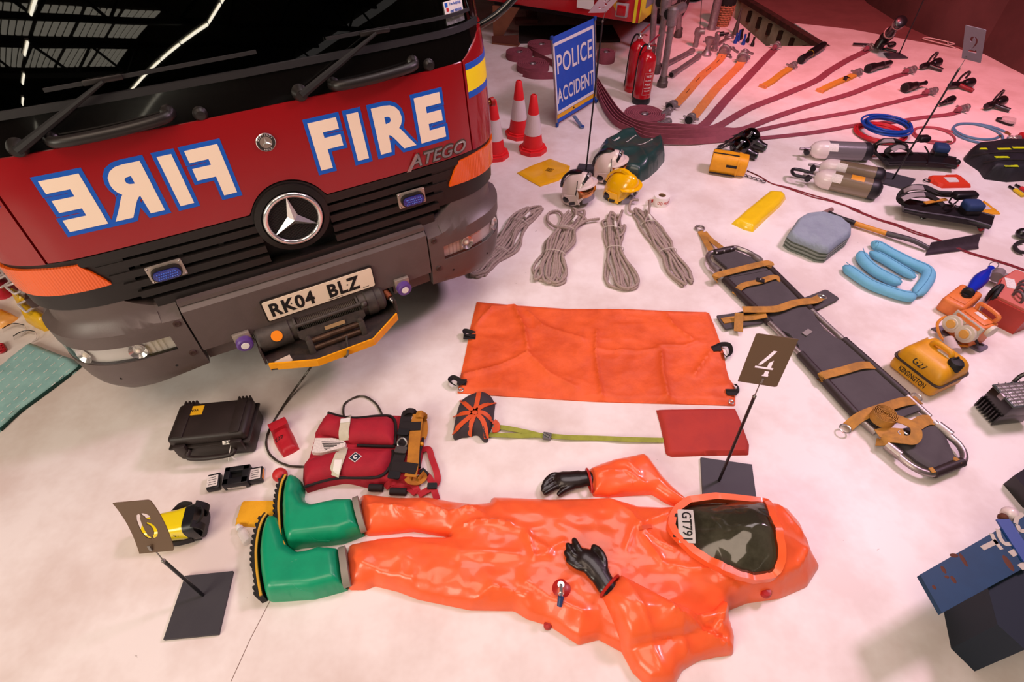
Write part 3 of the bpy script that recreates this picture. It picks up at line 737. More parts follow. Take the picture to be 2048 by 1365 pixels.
# winch on its tray
TRAYM = mat('winch_tray_black', '#2b2422', 0.6, var=(16, '#4a3830', 0.6)); WINM = mat('winch_grey', '#3a3430', 0.5, var=(20, '#544a42', 0.5))
tray_pts = [(-.355, .10), (-.335, -.20), (-.13, -.285), (.15, -.285), (.315, -.17), (.345, .10)]
wt = part('winch_tray', TRAYM, lambda q: q.prism(tray_pts, .385, .395))
mb = MB(); ed = [(-.337, -.199), (-.13, -.286), (.15, -.286), (.316, -.171)]
for (a, b_) in zip(ed, ed[1:]):
    mb.prism([a, b_, (b_[0] * .985, b_[1] + .007), (a[0] * .985, a[1] + .007)], .385, .428)
mb.build('tray_edge', mat('yellow_edge', '#f5a508', 0.45, var=(14, '#d98a06', 0.4)), wt, 0)
for x, y0 in ((-.347, -.15), (.33, -.13)): mb = MB(); mb.box((x, (y0 + .1) / 2, .43), (.01, .1 - y0, .09)); mb.build('tray_side', TRAYM, wt, 0)
wi = part('winch_motor', WINM, lambda q: q.cone_path([(-.345, -.06, .47, .058), (-.335, -.06, .47, .066), (-.19, -.06, .47, .066), (-.185, -.06, .47, .058), (-.165, -.06, .47, .058)], 28))
mb = MB(); mb.lathe([(0, .001), (.026, .001), (.026, 0)], 24, Matrix.Translation((-.255, -.118, .505)) @ Matrix.Rotation(R(58), 4, 'X')); mb.build('round_sticker', mat('orange_sticker', '#f08a1c', 0.4), wi)
part('winch_gearbox', WINM, lambda q: q.cone_path([(.155, -.06, .475, .05), (.16, -.06, .475, .066), (.19, -.06, .475, .066), (.195, -.06, .475, .072), (.24, -.06, .475, .072), (.245, -.06, .475, .066), (.275, -.06, .475, .066), (.29, -.06, .475, .05)], 28), lambda q: q.ball((.175, -.125, .52), .016))
dr = part('winch_drum', WINM, lambda q: q.cone_path([(-.165, -.06, .475, .03), (.155, -.06, .475, .03)], 20), lambda q: q.cone_path([(-.165, -.06, .475, .062), (-.155, -.06, .475, .062)], 28), lambda q: q.cone_path([(.145, -.06, .475, .062), (.155, -.06, .475, .062)], 28))
mb = MB(); mb.sweep([(-.15 + .295 * t / 700, -.06 + .045 * math.cos(t * 2 * PI / 20), .475 + .045 * math.sin(t * 2 * PI / 20)) for t in range(701)], [(.0042 * math.cos(a), .0042 * math.sin(a)) for a in np.linspace(0, 2 * PI, 5, endpoint=False)])
mb.build('wound_cable', mat('steel_cable', '#4a4038', 0.5, 0.5), dr)
for z_, y_ in ((.52, -.115), (.535, .0)): part('tie_bar', WINM, lambda q: q.cyl((-.165, y_, z_), (.16, y_, z_), .010, n=10))
fl_ = part('fairlead_plate', WINM, lambda q: q.prism([(-.165, .035), (.165, .035), (.165, .0), (.13, -.03), (.10, -.012), (-.10, -.012), (-.13, -.03), (-.165, .0)], 0, .010, Matrix.Translation((0, -.135, .46)) @ Matrix.Rotation(R(75), 4, 'X')))
mb = MB(); mb.box((.01, 0, 0), (.10, .02, .001), M=Matrix.Translation((0, -.148, .475)) @ Matrix.Rotation(R(75), 4, 'X')); mb.build('plate_sticker', mat('tan_sticker', '#a8895f', 0.6), fl_)
for y_, z_ in ((-.17, .447), (-.185, .412)): part('fairlead_roller', mat('worn_roller', '#5a4334', 0.4, 0.6, var=(20, '#3a2c24', 0.6)), lambda q: q.cyl((-.115, y_, z_), (.115, y_, z_), .014, n=16))
for x in (-.13, .13):
    part('fairlead_post', WINM, lambda q: q.box((x, -.178, .425), (.03, .04, .085), (R(-15), 0, 0), .006), lambda q: q.cyl((x, -.16, .462), (x, -.185, .468), .013, n=12))
ho = part('hook_sleeve', mat('copper_sleeve', '#8a4a2c', 0.45, 0.4), lambda q: q.cyl((.30, -.02, .50), (.315, -.09, .475), .017, n=14))
mb = MB(); mb.torus((.318, -.11, .468), .013, .004, n=16, k=6, axis='x'); mb.ball((.317, -.10, .47), .012, 10); mb.build('shackle', GREYC, ho)
mb = MB(); mb.box((-.27, -.185, .4), (.075, .035, .006), (R(20), 0, R(8)), .001); mb.build('warning_label', mat('pale_label', '#c9b9a4', 0.6), wt)
for o_ in eng.children:
    if o_.name.split('.')[0] in ('winch_tray', 'winch_motor', 'winch_gearbox', 'winch_drum', 'tie_bar', 'fairlead_plate', 'fairlead_roller', 'fairlead_post', 'hook_sleeve'): o_.location = (0, .06, -.045)
# winch cable: out of the rollers, down on to the floor, looping past the red pouch and the life jacket
mx_ = mat_of(eng)
c0 = mx_ @ Vector((.04, -.145, .385)); c1 = mx_ @ Vector((.0, -.24, .35))
cab = [c0, c1, G(652, 700, .22), G(600, 765, .05), G(562, 820, .006), G(535, 870, .006), G(537, 905, .006), G(565, 928, .006), G(603, 934, .006), G(650, 928, .006), G(715, 905, .006), G(715, 865, .006), G(690, 838, .006), G(690, 808, .006), G(722, 793, .006), G(750, 806, .006), G(766, 835, .006), G(772, 870, .006)]
mb = MB(True); mb.rope(resample(smooth(cab, 12), .01), .0052, n=8, lobes=4)
one('winch_cable', 'thin grey steel winch cable running from the bumper to the life jacket', 'cable', mb, mat('winch_wire', '#4b443c', 0.45, 0.5))
# mirror arm and red knob on the off side
part('mirror_arm', mat('black_arm', '#101012', 0.2, coat=.5), lambda q: q.tube(smooth([(1.06, .30, 1.50), (1.16, .26, 1.56), (1.34, .24, 1.70), (1.42, .24, 1.80)], 6), .017, 12))
kn = part('red_knob', mat('knob_red', '#a3201c', 0.4), lambda q: q.cyl((1.155, .40, 1.10), (1.175, .40, 1.10), .022, .024, 18))
mb = MB(); mb.cyl((1.09, .40, 1.10), (1.156, .40, 1.10), .012, n=14); mb.cyl((1.12, .40, 1.10), (1.135, .40, 1.10), .018, n=14); mb.build('brass_stem', mat('brass', '#a07a45', 0.35, 0.8), kn)
# ------------------------------------------------------------------ things lying on the floor: helpers
def P(x0, y0, s, pts): return [(x0 + p[0] * s, y0 + p[1] * s) for p in pts]
ZA = lambda *q: P(500, 920, .32609, q)
ZB = lambda *q: P(1050, 880, .35539, q)
ZT = lambda *q: P(880, 580, .3125, q)
ZC = lambda *q: P(300, 760, .30273, q)
ZS = lambda *q: P(1370, 420, .35162, q)
ZS2 = lambda *q: P(1600, 760, .44313, q)
ZF = lambda *q: P(1748, 480, .2783, q)
ZM = lambda *q: P(1380, 180, .21978, q)
ZR = lambda *q: P(1700, 200, .21984, q)
ZH = lambda *q: P(920, 180, .30769, q)
ZN = lambda *q: P(980, 0, .21978, q)
ZO = lambda *q: P(1300, 0, .21978, q)
ZQ = lambda *q: P(1648, 0, .21978, q)
ZL = lambda *q: P(0, 900, .34065, q)
ZK = lambda *q: P(0, 520, .26385, q)
ZX = lambda *q: P(1200, 0, .14648, q)
def seg_dist(x, y, pl):
    pl = np.asarray(pl, float); D = np.full(np.shape(x), 1e9)
    for a, b in zip(pl[:-1], pl[1:]):
        ab = b - a; t = np.clip(((x - a[0]) * ab[0] + (y - a[1]) * ab[1]) / max(ab @ ab, 1e-12), 0, 1)
        D = np.minimum(D, np.hypot(x - a[0] - ab[0] * t, y - a[1] - ab[1] * t))
    return D
def folds(x, y, lines, z=0.05):
    """raised or sunken crease lines: (pixel polyline, amplitude, width)"""
    t = 0
    for pts, amp, wd in lines:
        pl = np.array([(g.x, g.y) for g in GG(pts, z)]); d = seg_dist(x, y, pl)
        t = t + amp * np.exp(-d / wd)
    return t
class Field:
    """height of a puffed shape above the floor at any (x, y), kept as a raster"""
    def __init__(s, outline, hf, res=0.007):
        O = resample(np.array(outline, float)[:, :2], .02, True); s.lo = O.min(0) - .02; hi = O.max(0) + .02; s.r = res
        n = np.ceil((hi - s.lo) / res).astype(int) + 1; s.n = n
        gx, gy = np.meshgrid(s.lo[0] + np.arange(n[0]) * res, s.lo[1] + np.arange(n[1]) * res); x, y = gx.ravel(), gy.ravel()
        A = O; B = np.roll(A, -1, 0); ins = np.zeros(x.shape, bool)
        for (x1, y1), (x2, y2) in zip(A, B):
            if y1 == y2: continue
            ins ^= (y < max(y1, y2)) & (y >= min(y1, y2)) & (x < (x2 - x1) * (y - y1) / (y2 - y1) + x1)
        d = np.zeros(x.shape); d[ins] = seg_dist(x[ins], y[ins], np.vstack([A, A[:1]]))
        z = np.zeros(x.shape); z[ins] = hf(d[ins], x[ins], y[ins]); s.z = z.reshape(n[1], n[0])
    def __call__(s, x, y):
        x = np.atleast_1d(np.asarray(x, float)); y = np.atleast_1d(np.asarray(y, float))
        u = (x - s.lo[0]) / s.r; v = (y - s.lo[1]) / s.r
        ok = (u >= 0) & (v >= 0) & (u < s.n[0] - 1.001) & (v < s.n[1] - 1.001)
        u = np.clip(u, 0, s.n[0] - 1.001); v = np.clip(v, 0, s.n[1] - 1.001); i = u.astype(int); j = v.astype(int); a = u - i; b = v - j; Z = s.z
        return np.where(ok, (Z[j, i] * (1 - a) + Z[j, i + 1] * a) * (1 - b) + (Z[j + 1, i] * (1 - a) + Z[j + 1, i + 1] * a) * b, 0.0)
def cast(F, px, py, off=0.0):
    """floor-standing point where the pixel meets the height field F"""
    zs = np.linspace(.34, 0, 171); d = ray_dir(px, py); t = (zs - CAM_H) / d.z; x, y = d.x * t, d.y * t
    k = int(np.argmax(F(x, y) * np.ones(len(zs)) >= zs)); return Vector((x[k], y[k], zs[k] + off))
def strap_on(F, pts, wid, n=8, off=0.003, th=0.003):
    pth = []
    for p in resample(smooth([(q[0], q[1], 0) for q in pts], n), 6.0): pth.append(cast(F, p[0], p[1], off))
    Q = np.array([tuple(p) for p in pth])
    if len(Q) > 4:
        for _ in range(2): Q[1:-1, 2] = np.maximum(Q[1:-1, 2], (Q[:-2, 2] + Q[2:, 2]) / 2)
    return lambda mb: mb.ribbon(Q, wid, th)
def remesh(o, vox, sm=4):
    r = o.modifiers.new('remesh', 'REMESH'); r.mode = 'VOXEL'; r.voxel_size = vox; r.use_smooth_shade = True
    if sm:
        q = o.modifiers.new('smooth', 'SMOOTH'); q.iterations = sm; q.factor = 0.5
    return o

# ------------------------------------------------------------------ orange chemical suit
SUIT = mat('orange_rubber_suit', '#fb6a38', 0.30, coat=0.2, var=(9, '#f05a34', 0.35), bump=(16, 0.10, 3))
body_px = ZA((672, 215), (720, 203), (800, 213), (920, 225), (1100, 222), (1250, 250), (1380, 265), (1470, 255), (1480, 222), (1640, 225), (1840, 235)) \
    + ZB((380, 322), (480, 320), (640, 365), (760, 372), (880, 368), (960, 358), (1200, 352), (1410, 355), (1480, 385), (1560, 480), (1610, 610), (1665, 710), (1600, 815), (1450, 880), (1260, 908), (1165, 945), (1120, 1010), (1000, 1080), (850, 1130), (700, 1160), (560, 1190), (420, 1115), (305, 1145), (160, 1050)) \
    + ZA((1800, 995), (1700, 965), (1620, 915), (1350, 910), (1030, 845), (900, 795), (760, 762), (700, 785), (600, 785), (585, 700), (580, 600), (600, 515), (690, 492), (800, 473), (960, 460), (1200, 466), (1230, 463), (1000, 425), (860, 440), (720, 452), (690, 430), (670, 330))
body_xy = G2(body_px, 0.03)
hood_c = G(1500, 1085, .1)
def body_h(d, x, y):
    base = dome(.085, .13)(d)
    hd = np.exp(-(((x - hood_c.x) / .19) ** 2 + ((y - hood_c.y) / .17) ** 2)) * .13 * np.clip(d / .06, 0, 1)
    wr = np.clip(d / .05, 0, 1) * (.016 * ridged(x * 5.0 + .6 * y, y * 9.0, 3) + .007 * ridged(x * 13, y * 19, 8) - .012)
    f = folds(x, y, [(ZA((720, 300), (900, 310), (1080, 350)), .018, .012), (ZA((900, 330), (1000, 400)), .02, .010), (ZA((1060, 280), (1220, 350), (1400, 300)), .022, .014),
                     (ZA((1330, 300), (1430, 360)), .018, .010), (ZA((1230, 440), (1440, 400), (1600, 420)), .02, .012), (ZA((640, 620), (800, 700), (1000, 740)), .014, .014),
                     (ZA((960, 500), (1300, 590), (1640, 600)), .012, .02), (ZA((1700, 480), (1740, 620), (1840, 600)), .016, .012), (ZA((1340, 900), (1490, 800), (1700, 850)), .018, .014),
                     (ZB((480, 340), (600, 440), (640, 500)), .016, .012), (ZB((620, 500), (740, 460), (860, 390)), .018, .012), (ZB((600, 520), (560, 640)), .014, .012),
                     (ZB((640, 520), (740, 600), (830, 640)), .018, .010), (ZB((650, 560), (760, 720), (900, 760), (1060, 770)), .016, .014), (ZB((0, 560), (130, 640), (215, 600)), .014, .010),
                     (ZB((1380, 380), (1480, 520), (1580, 600)), .016, .014), (ZB((1560, 640), (1500, 760), (1380, 830)), .018, .012), (ZB((1080, 820), (1180, 860), (1250, 840)), .018, .010),
                     (ZB((0, 820), (130, 900), (330, 990)), .012, .014)]) * np.clip(d / .03, 0, 1)
    return base + hd + wr + f
BODY = Field(body_xy, body_h)
suit = thing('chemical_suit', 'orange rubber chemical suit with green boots laid flat on the floor', 'protective suit', G(1150, 1110))
mb = MB(True); mb.puff(body_xy, body_h, .011); mb.build('suit_body', SUIT, suit, 60)
# sleeves
far_px = ZB((352, 165), (420, 135), (500, 110), (665, 76), (695, 95), (780, 210), (860, 290), (960, 370), (900, 385), (800, 350), (720, 300), (600, 305), (470, 315), (385, 308), (365, 240))
far_xy = G2(far_px, .02)
def far_h(d, x, y):
    return dome(.065, .07)(d) + np.clip(d / .03, 0, 1) * (.012 * ridged(x * 7, y * 12, 21) - .006) + folds(x, y, [(ZB((400, 200), (560, 180), (680, 260)), .014, .010), (ZB((480, 290), (620, 250), (760, 290)), .014, .010), (ZB((560, 120), (640, 200)), .01, .012)]) * np.clip(d / .025, 0, 1)
mb = MB(True); mb.puff(far_xy, far_h, .010); mb.build('sleeve', SUIT, suit, 60)
near_px = ZB((428, 905), (470, 850), (530, 778), (640, 835), (800, 920), (960, 985), (1060, 960), (1110, 905), (1150, 935), (1168, 980), (1200, 1085), (1196, 1188), (1100, 1200), (1000, 1222), (905, 1278), (860, 1362), (800, 1385), (700, 1368), (620, 1290), (560, 1180), (500, 1050))
near_xy = G2(near_px, .06)
def near_h(d, x, y):
    b_ = BODY(x, y) * .9
    return np.maximum(b_, 0) + dome(.075, .08)(d) + np.clip(d / .03, 0, 1) * (.014 * ridged(x * 6, y * 9, 33) - .006) + folds(x, y, [(ZB((560, 850), (640, 1000), (760, 1300)), .014, .014), (ZB((800, 1000), (960, 1080), (1180, 1180)), .024, .014), (ZB((1090, 1060), (1120, 960)), .018, .010), (ZB((700, 900), (850, 1030), (900, 1200)), .014, .012), (ZB((960, 1040), (1100, 1120)), -.03, .014)]) * np.clip(d / .025, 0, 1)
NEAR = Field(near_xy, near_h)
mb = MB(True); mb.puff(near_xy, near_h, .011); mb.build('sleeve', SUIT, suit, 60)
# boots lying on their sides
BOOT = mat('green_rubber_boot', '#0d9a6c', 0.38, coat=.15, var=(10, '#0a8a62', 0.5), bump=(30, .04))
SOLE = mat('boot_sole', '#1b1a19', 0.7, bump=(60, .2)); WELT = mat('yellow_welt', '#d9a32a', 0.5); CUFF = mat('grey_cuff_band', '#8b8578', 0.5)
near_boot = ZA((150, 345), (190, 362), (215, 450), (240, 530), (300, 568), (370, 556), (430, 535), (500, 540), (552, 548), (575, 660), (584, 780), (470, 812), (380, 835), (300, 840), (120, 852), (92, 840), (72, 740), (62, 650), (60, 560), (72, 460), (95, 385), (120, 350))
far_boot = ZA((268, 95), (305, 112), (324, 160), (318, 215), (345, 262), (390, 278), (430, 270), (540, 245), (640, 245), (668, 330), (692, 442), (560, 492), (420, 507), (300, 520), (235, 535), (210, 490), (200, 420), (196, 300), (200, 230), (212, 160), (232, 112))
for px_, soles, heel in ((near_boot, ZA((118, 346), (92, 382), (68, 455), (54, 555), (56, 650), (66, 740), (84, 845)), 1), (far_boot, ZA((232, 108), (208, 158), (195, 230), (190, 300), (196, 420), (205, 490), (226, 538)), 0)):
    xy = G2(px_, .045)
    h_ = lambda d, x, y: .012 + dome(.09, .045)(d) + .004 * np.clip(d / .03, 0, 1) * ridged(x * 9, y * 9, 5)
    mb = MB(True); mb.puff(xy, h_, .009); bt = mb.build('boot', BOOT, suit, 60)
    sp = np.array([tuple(g) for g in GG(soles, .045)]); sp = resample(smooth(sp, 6), .012); sp[:, 2] = .047
    d_ = np.gradient(sp, axis=0); nrm = np.stack([-d_[:, 1], d_[:, 0], d_[:, 2] * 0], 1); nrm /= np.linalg.norm(nrm, axis=1)[:, None]
    if nrm[len(nrm) // 2, 0] > 0: nrm = -nrm
    mb = MB(True); mb.tube(sp + nrm * .003 + np.array([0, 0, .022]), .0055, 8); mb.build('welt', WELT, bt)
    mb = MB(True); mb.sweep(sp + nrm * .010, [(-.012, -.045), (.009, -.045), (.009, .020), (-.012, .020)], 'up'); mb.build('sole', SOLE, bt)
    for k in range(1, len(sp) - 1, 1):
        if k % 2: continue
        a = math.atan2(d_[k, 1], d_[k, 0]); c_ = sp[k] + nrm[k] * (.023 if k < len(sp) * .62 or k > len(sp) * .78 else .016) - np.array([0, 0, .012])
        mb = MB(True); mb.box(tuple(c_), (.013, .014, .062), (0, 0, a), .002, 1); mb.build('tread', SOLE, bt)
    # moulded seam line round the shaft
    ct = [px_[4], px_[5]]
ZA_near_seam = ZA((390, 810), (290, 790), (240, 720), (230, 660), (270, 620), (370, 595), (430, 545)); ZA_far_seam = ZA((490, 500), (400, 490), (350, 430), (360, 340), (420, 300), (520, 270))
for pts, xy in ((ZA_near_seam, G2(near_boot, .045)), (ZA_far_seam, G2(far_boot, .045))):
    F = Field(xy, lambda d, x, y: .012 + dome(.09, .045)(d)); mb = MB(True)
    mb.tube([cast(F, p[0], p[1], .001) for p in smooth([(q[0], q[1], 0) for q in pts], 6)], .0025, 6); mb.build('boot_seam', BOOT, suit)
F = Field(G2(near_boot, .045), lambda d, x, y: (.012+dome(.09, .045)(d))); g_ = cast(F, *ZA((408, 690))[0], .002)
mb = MB(True); mb.torus(tuple(g_), .016, .0022, n=24, k=6); mb.torus(tuple(g_), .010, .0018, n=20, k=6); mb.box((g_.x, g_.y, g_.z), (.012, .003, .002)); mb.build('boot_emblem', BOOT, suit)
for pts, wd in ((ZA((566, 540), (590, 660), (598, 785)), .028), (ZA((650, 238), (670, 330), (700, 448)), .024)):
    a = GG(pts, .045); n_ = 18; pth = []
    A, Bq = a[0], a[2]; mid = a[1]; ax = (Bq - A); L = ax.length / 2; cc = (A + Bq) / 2; dirv = ax.normalized()
    for k in range(n_):
        t = 2 * PI * k / n_; off = (mid - cc) * (math.cos(t) ** 2)
        pth.append((cc.x + dirv.x * L * math.sin(t) + off.x * 1, cc.y + dirv.y * L * math.sin(t) + off.y, .052 + .052 * math.cos(t)))
    mb = MB(True); perp = Vector((dirv.y, -dirv.x, 0)) * wd / 2
    v = [(p[0] - perp.x, p[1] - perp.y, p[2]) for p in pth] + [(p[0] + perp.x, p[1] + perp.y, p[2]) for p in pth]
    mb.add(v, [(i, (i + 1) % n_, n_ + (i + 1) % n_, n_ + i) for i in range(n_)] + [tuple(range(n_)), tuple(range(2 * n_ - 1, n_ - 1, -1))]); mb.build('cuff_band', CUFF, suit)
# gloves
GLOVE = mat('black_rubber_glove', '#1e1412', 0.33, coat=.2, bump=(35, .06))
def glove(palm, fingers, F, z0, name='glove'):
    mb = MB(True)
    pz = lambda p, o: cast(F, p[0], p[1], 0) + Vector((0, 0, o))
    pts = [pz(p, z0) for p in palm]
    for i in range(len(pts) - 1):
        for k in range(5):
            p = pts[i].lerp(pts[i + 1], k / 5)
            mb.ball(tuple(p), (.046, .046, .024) if i else (.040, .040, .025), 12)
    for f, r in fingers:
        pp = [pz(p[:2], z0 + (p[2] if len(p) > 2 else 0)) for p in f]; q = smooth(pp, 5); r *= 1.12
        n = len(q); mb.tube(q, 1.0, 10, scale=[r * (1.05 - .22 * k / n) for k in range(n)])
        mb.ball(tuple(q[-1]), r * .83, 10); mb.ball(tuple(q[len(q) // 2]), r * 1.0, 10)
    return remesh(mb.build(name, GLOVE, suit), .0045, 3)
zero = lambda x, y: np.zeros(1)
glove(ZB((455, 835), (410, 760), (370, 710), (330, 680)),
      [(ZB((325, 660), (300, 630), (285, 600), (275, 580)), .0135), (ZB((300, 680), (270, 660), (250, 630), (240, 608)), .0135), (ZB((310, 710), (270, 695), (245, 670), (230, 650)), .0130), (ZB((345, 740), (300, 730), (265, 710), (240, 690)), .0120),
       (ZB((440, 740), (440, 690), (415, 640), (385, 618)), .0145)], BODY, .022)
glove(ZB((345, 235), (300, 240), (250, 245), (205, 245)),
      [(ZB((205, 225), (165, 215), (130, 235), (108, 262)), .0125), (ZB((200, 240), (155, 235), (120, 258), (100, 283)), .0125), (ZB((200, 260), (160, 262), (125, 285), (100, 300)), .012), (ZB((210, 275), (170, 285), (135, 305), (112, 318)), .0115),
       (ZB((270, 280), (240, 292), (215, 305), (190, 322)), .0135)], zero, .028)
CUFFR = mat('red_cuff_ring', '#b3241c', 0.35)
def ring_between(a, b, z0, rz, r=.006):
    A, Bq = a, b; cc = (A + Bq) / 2; ax = (Bq - A); L = ax.length / 2; dv_ = ax.normalized(); mb = MB(True)
    mb.tube([(cc.x + dv_.x * L * math.sin(t), cc.y + dv_.y * L * math.sin(t), z0 + rz * math.cos(t)) for t in np.linspace(0, 2 * PI, 24, endpoint=False)], r, 8, closed=True); return mb
a, b_ = cast(BODY, *ZB((425, 890))[0]), cast(BODY, *ZB((520, 780))[0]); ring_between(a, b_, (a.z + b_.z) / 2 + .02, .035).build('cuff_ring', CUFFR, suit)
a, b_ = G(*ZB((345, 170))[0], .03), G(*ZB((378, 296))[0], .03); ring_between(a, b_, .034, .032).build('cuff_ring', CUFFR, suit)
# visor
vis_px = ZB((905, 378), (850, 405), (825, 445), (815, 500), (830, 540), (850, 562), (940, 640), (1020, 690), (1100, 730), (1200, 770), (1280, 790), (1370, 782), (1410, 745), (1430, 690), (1432, 620), (1420, 560), (1385, 460), (1350, 368), (1200, 362), (1050, 364))
VISG = glass_mix('visor_plastic', '#b4b4a8', .8, .10, 1.6)
vxy = [(c_.x, c_.y) for c_ in (cast(BODY, p[0], p[1]) for p in vis_px)]
ins_m = mat('dark_suit_inside', '#b4b0a4', .6, var=(7, '#7a766a', .8))
def vis_h(o): return lambda d, x, y: BODY(x, y) * 0 + .085 + .125 * np.exp(-(((x - hood_c.x) / .24) ** 2 + ((y - hood_c.y) / .15) ** 2)) + o
mb = MB(True); mb.puff(vxy, lambda d, x, y: BODY(x, y) + .004, .012); mb.build('hood_inside', ins_m, suit, 60)
mb = MB(True); mb.puff(vxy, lambda d, x, y: np.maximum(BODY(x, y) + .014, vis_h(.018)(d, x, y) * .95), .012, base=.01); mb.build('visor', VISG, suit, 60)
VF = lambda x, y: np.maximum(BODY(x, y) + .014, vis_h(.018)(0, x, y) * .95)
fr_pts = resample(np.array([(x, y, 0) for x, y in vxy]), .012, True); fr_pts[:, 2] = VF(fr_pts[:, 0], fr_pts[:, 1]) + .002
mb = MB(True); mb.sweep(fr_pts, [(-.017, -.018), (.017, -.018), (.015, .014), (-.015, .014)], 'up', closed=True); mb.build('visor_rim', SUIT, suit, 60)
lab = ZB((905, 385), (938, 395), (940, 560), (925, 590), (880, 575), (835, 520), (815, 500), (820, 430), (845, 395))
LF = lambda x, y: VF(x, y) + .013
a, b_ = cast(LF, *ZB((905, 400))[0]), cast(LF, *ZB((915, 578))[0]); e1 = (b_ - a); wl_ = e1.length; e1.normalize(); up_ = Vector((0, 0, 1)); e2 = up_.cross(e1); e2.normalize()
cm = (a + b_) / 2 - e2 * 0.0
def lab_at(x, y, z):
    # x along e1 reading down the visor, y towards the crown
    p = cm + e1 * x + e2 * y; return (p.x, p.y, float(LF(p.x, p.y)[0]) + .001 + z)
if (Vector(lab_at(0, .05, 0)) - Vector(G(1500, 1070, .2))).length > (Vector(lab_at(0, -.05, 0)) - Vector(G(1500, 1070, .2))).length: sgn = -1
else: sgn = 1
LABM = mat('white_name_label', '#c9c4bd', .45); INK = mat('black_ink', '#14110f', .5)
mb = MB(True); mb.slab(lambda u, v: lab_at((u - .5) * wl_ * 1.06, sgn * (v * .062 - .034), .001), 10, 5, (0, 0, -.002)); lb = mb.build('name_label', LABM, suit, label='white label reading GT791')
mb = MB(True); mb.text('GT791', (wl_ * .88, .036), fn=lambda x, y, z: lab_at(x, sgn * .0 + y * sgn, .0016 + z), bold=.012); mb.build('lettering', INK, lb, 0)
mb = MB(True)
for q in (-.32, .32): mb.slab(lambda u, v: lab_at((q + (u - .5) * .12) * wl_, sgn * (-.034 - v * .02), .001), 2, 2, (0, 0, -.002))
mb.build('label_tab', INK, lb)
# hose valve, zip tab and vent discs
vc = cast(BODY, *ZB((205, 838))[0]); VALR = mat('valve_red', '#b01f1a', .35)
mb = MB(True); mb.lathe([(0, .010), (.018, .010), (.026, .007), (.036, .002), (.036, -.008)], 28, Matrix.Translation(vc)); va = mb.build('valve_disc', VALR, suit)
p1, p2, p3 = cast(BODY, *ZB((200, 830))[0], .022), cast(BODY, *ZB((200, 900))[0], .03), cast(BODY, *ZB((192, 950))[0], .026)
mb = MB(True); mb.cyl(p1 + Vector((0, 0, -.012)), p1 + Vector((0, 0, .006)), .013); mb.cyl(p1, p2, .008); mb.cyl(p1.lerp(p2, .35), p1.lerp(p2, .75), .012, n=6); mb.build('valve_stem', CHROME, va)
mb = MB(True); mb.cyl(p2, p3, .012, .010); mb.build('valve_coupling', mat('blue_coupling', '#2a3f6e', .4), va)
for q, r in ((ZB((1355, 858))[0], .022), (ZB((128, 1045))[0], .016)):
    g = cast(BODY, *q); mb = MB(True); mb.lathe([(0, .012), (r * .8, .010), (r, .002), (r, -.01)], 22, Matrix.Translation(g)); mb.build('vent_disc', VALR, suit)
mb = MB(True); strap_on(BODY, ZB((640, 500), (680, 494), (712, 492)), .018, th=.006)(mb); mb.build('zip_tab', mat('zip_tab_orange', '#e05a2e', .4), suit)
# ------------------------------------------------------------------ things laid out in the middle of the floor
ZC2 = lambda *q: P(320, 770, .11721, q)
ZJ = lambda *q: P(590, 780, .1612, q)
ZP = lambda *q: P(900, 770, .08791, q)
ZS3 = lambda *q: P(1380, 440, .17582, q)
ZS4 = lambda *q: P(1640, 700, .19048, q)
ZH2 = lambda *q: P(1110, 290, .12207, q)
def zpath(pts, n=6, z=None):
    """pixel path [(px,py,z)] -> smooth world path"""
    return smooth([tuple(G(p[0], p[1], p[2] if len(p) > 2 else z)) for p in pts], n)
def withz(pts, zs):
    zs = [zs] * len(pts) if not hasattr(zs, '__len__') else zs
    return [(p[0], p[1], z) for p, z in zip(pts, zs)]
def top_frame(FL, FR, BL, z):
    """base centre, heading, width and depth of a box from three corners of its top face"""
    a, b, c = G(*FL, z), G(*FR, z), G(*BL, z)
    wd = (b - a).length; ux_ = (b - a).normalized(); dp = (c - a).dot(Vector((-ux_.y, ux_.x, 0)))
    m_ = a + (b - a) * .5 + Vector((-ux_.y, ux_.x, 0)) * dp * .5
    return Vector((m_.x, m_.y, 0)), heading(a, b), wd, dp
# hard case
CASE = mat('black_case_plastic', '#241b18', .5, var=(8, '#2e2320', .6), bump=(120, .05))
loc, rz, wd, dp = top_frame(*ZC2((100, 960), (1420, 830), (290, 330)), .17)
cs = thing('hard_case', 'black hard equipment case with yellow sticker and tied tag', 'case', loc, rz)
wd *= 1.02; dp *= 1.0
mb = MB(); mb.box((0, 0, .055), (wd, dp, .11), bev=.018, seg=3); mb.build('case_base', CASE, cs)
mb = MB(); mb.box((0, 0, .14), (wd, dp, .06), bev=.02, seg=3); mb.build('case_lid', CASE, cs)
mb = MB(); mb.box((0, 0, .107), (wd + .018, dp + .018, .014), bev=.005); mb.build('case_rim', CASE, cs)
for sx in (-.36, .36):
    mb = MB(); mb.box((sx * wd, 0, .1715), (.045, dp * .9, .008), bev=.003); mb.build('lid_rib', CASE, cs)
    mb = MB(); mb.box((sx * wd, -dp / 2 - .012, .10), (.055, .022, .075), bev=.006); mb.build('latch', CASE, cs)
    for k in range(4):
        mb = MB(); mb.box((sx * wd + (k - 1.5) * .017, dp / 2 + .004, .13), (.010, .03, .07), bev=.004); mb.build('hinge_knuckle', CASE, cs)
mb = MB(); mb.tube(smooth([(-.10, -dp / 2 - .004, .09), (-.10, -dp / 2 - .04, .075), (0, -dp / 2 - .048, .07), (.10, -dp / 2 - .04, .075), (.10, -dp / 2 - .004, .09)], 5), .012, 10); mb.build('handle', CASE, cs)
stk = MB(); stk.box((-.10, dp * .26, .1705), (.10, .055, .0015)); st_ = stk.build('sticker', mat('yellow_sticker', '#d8a41c', .45), cs, label='yellow sticker printed upside down')
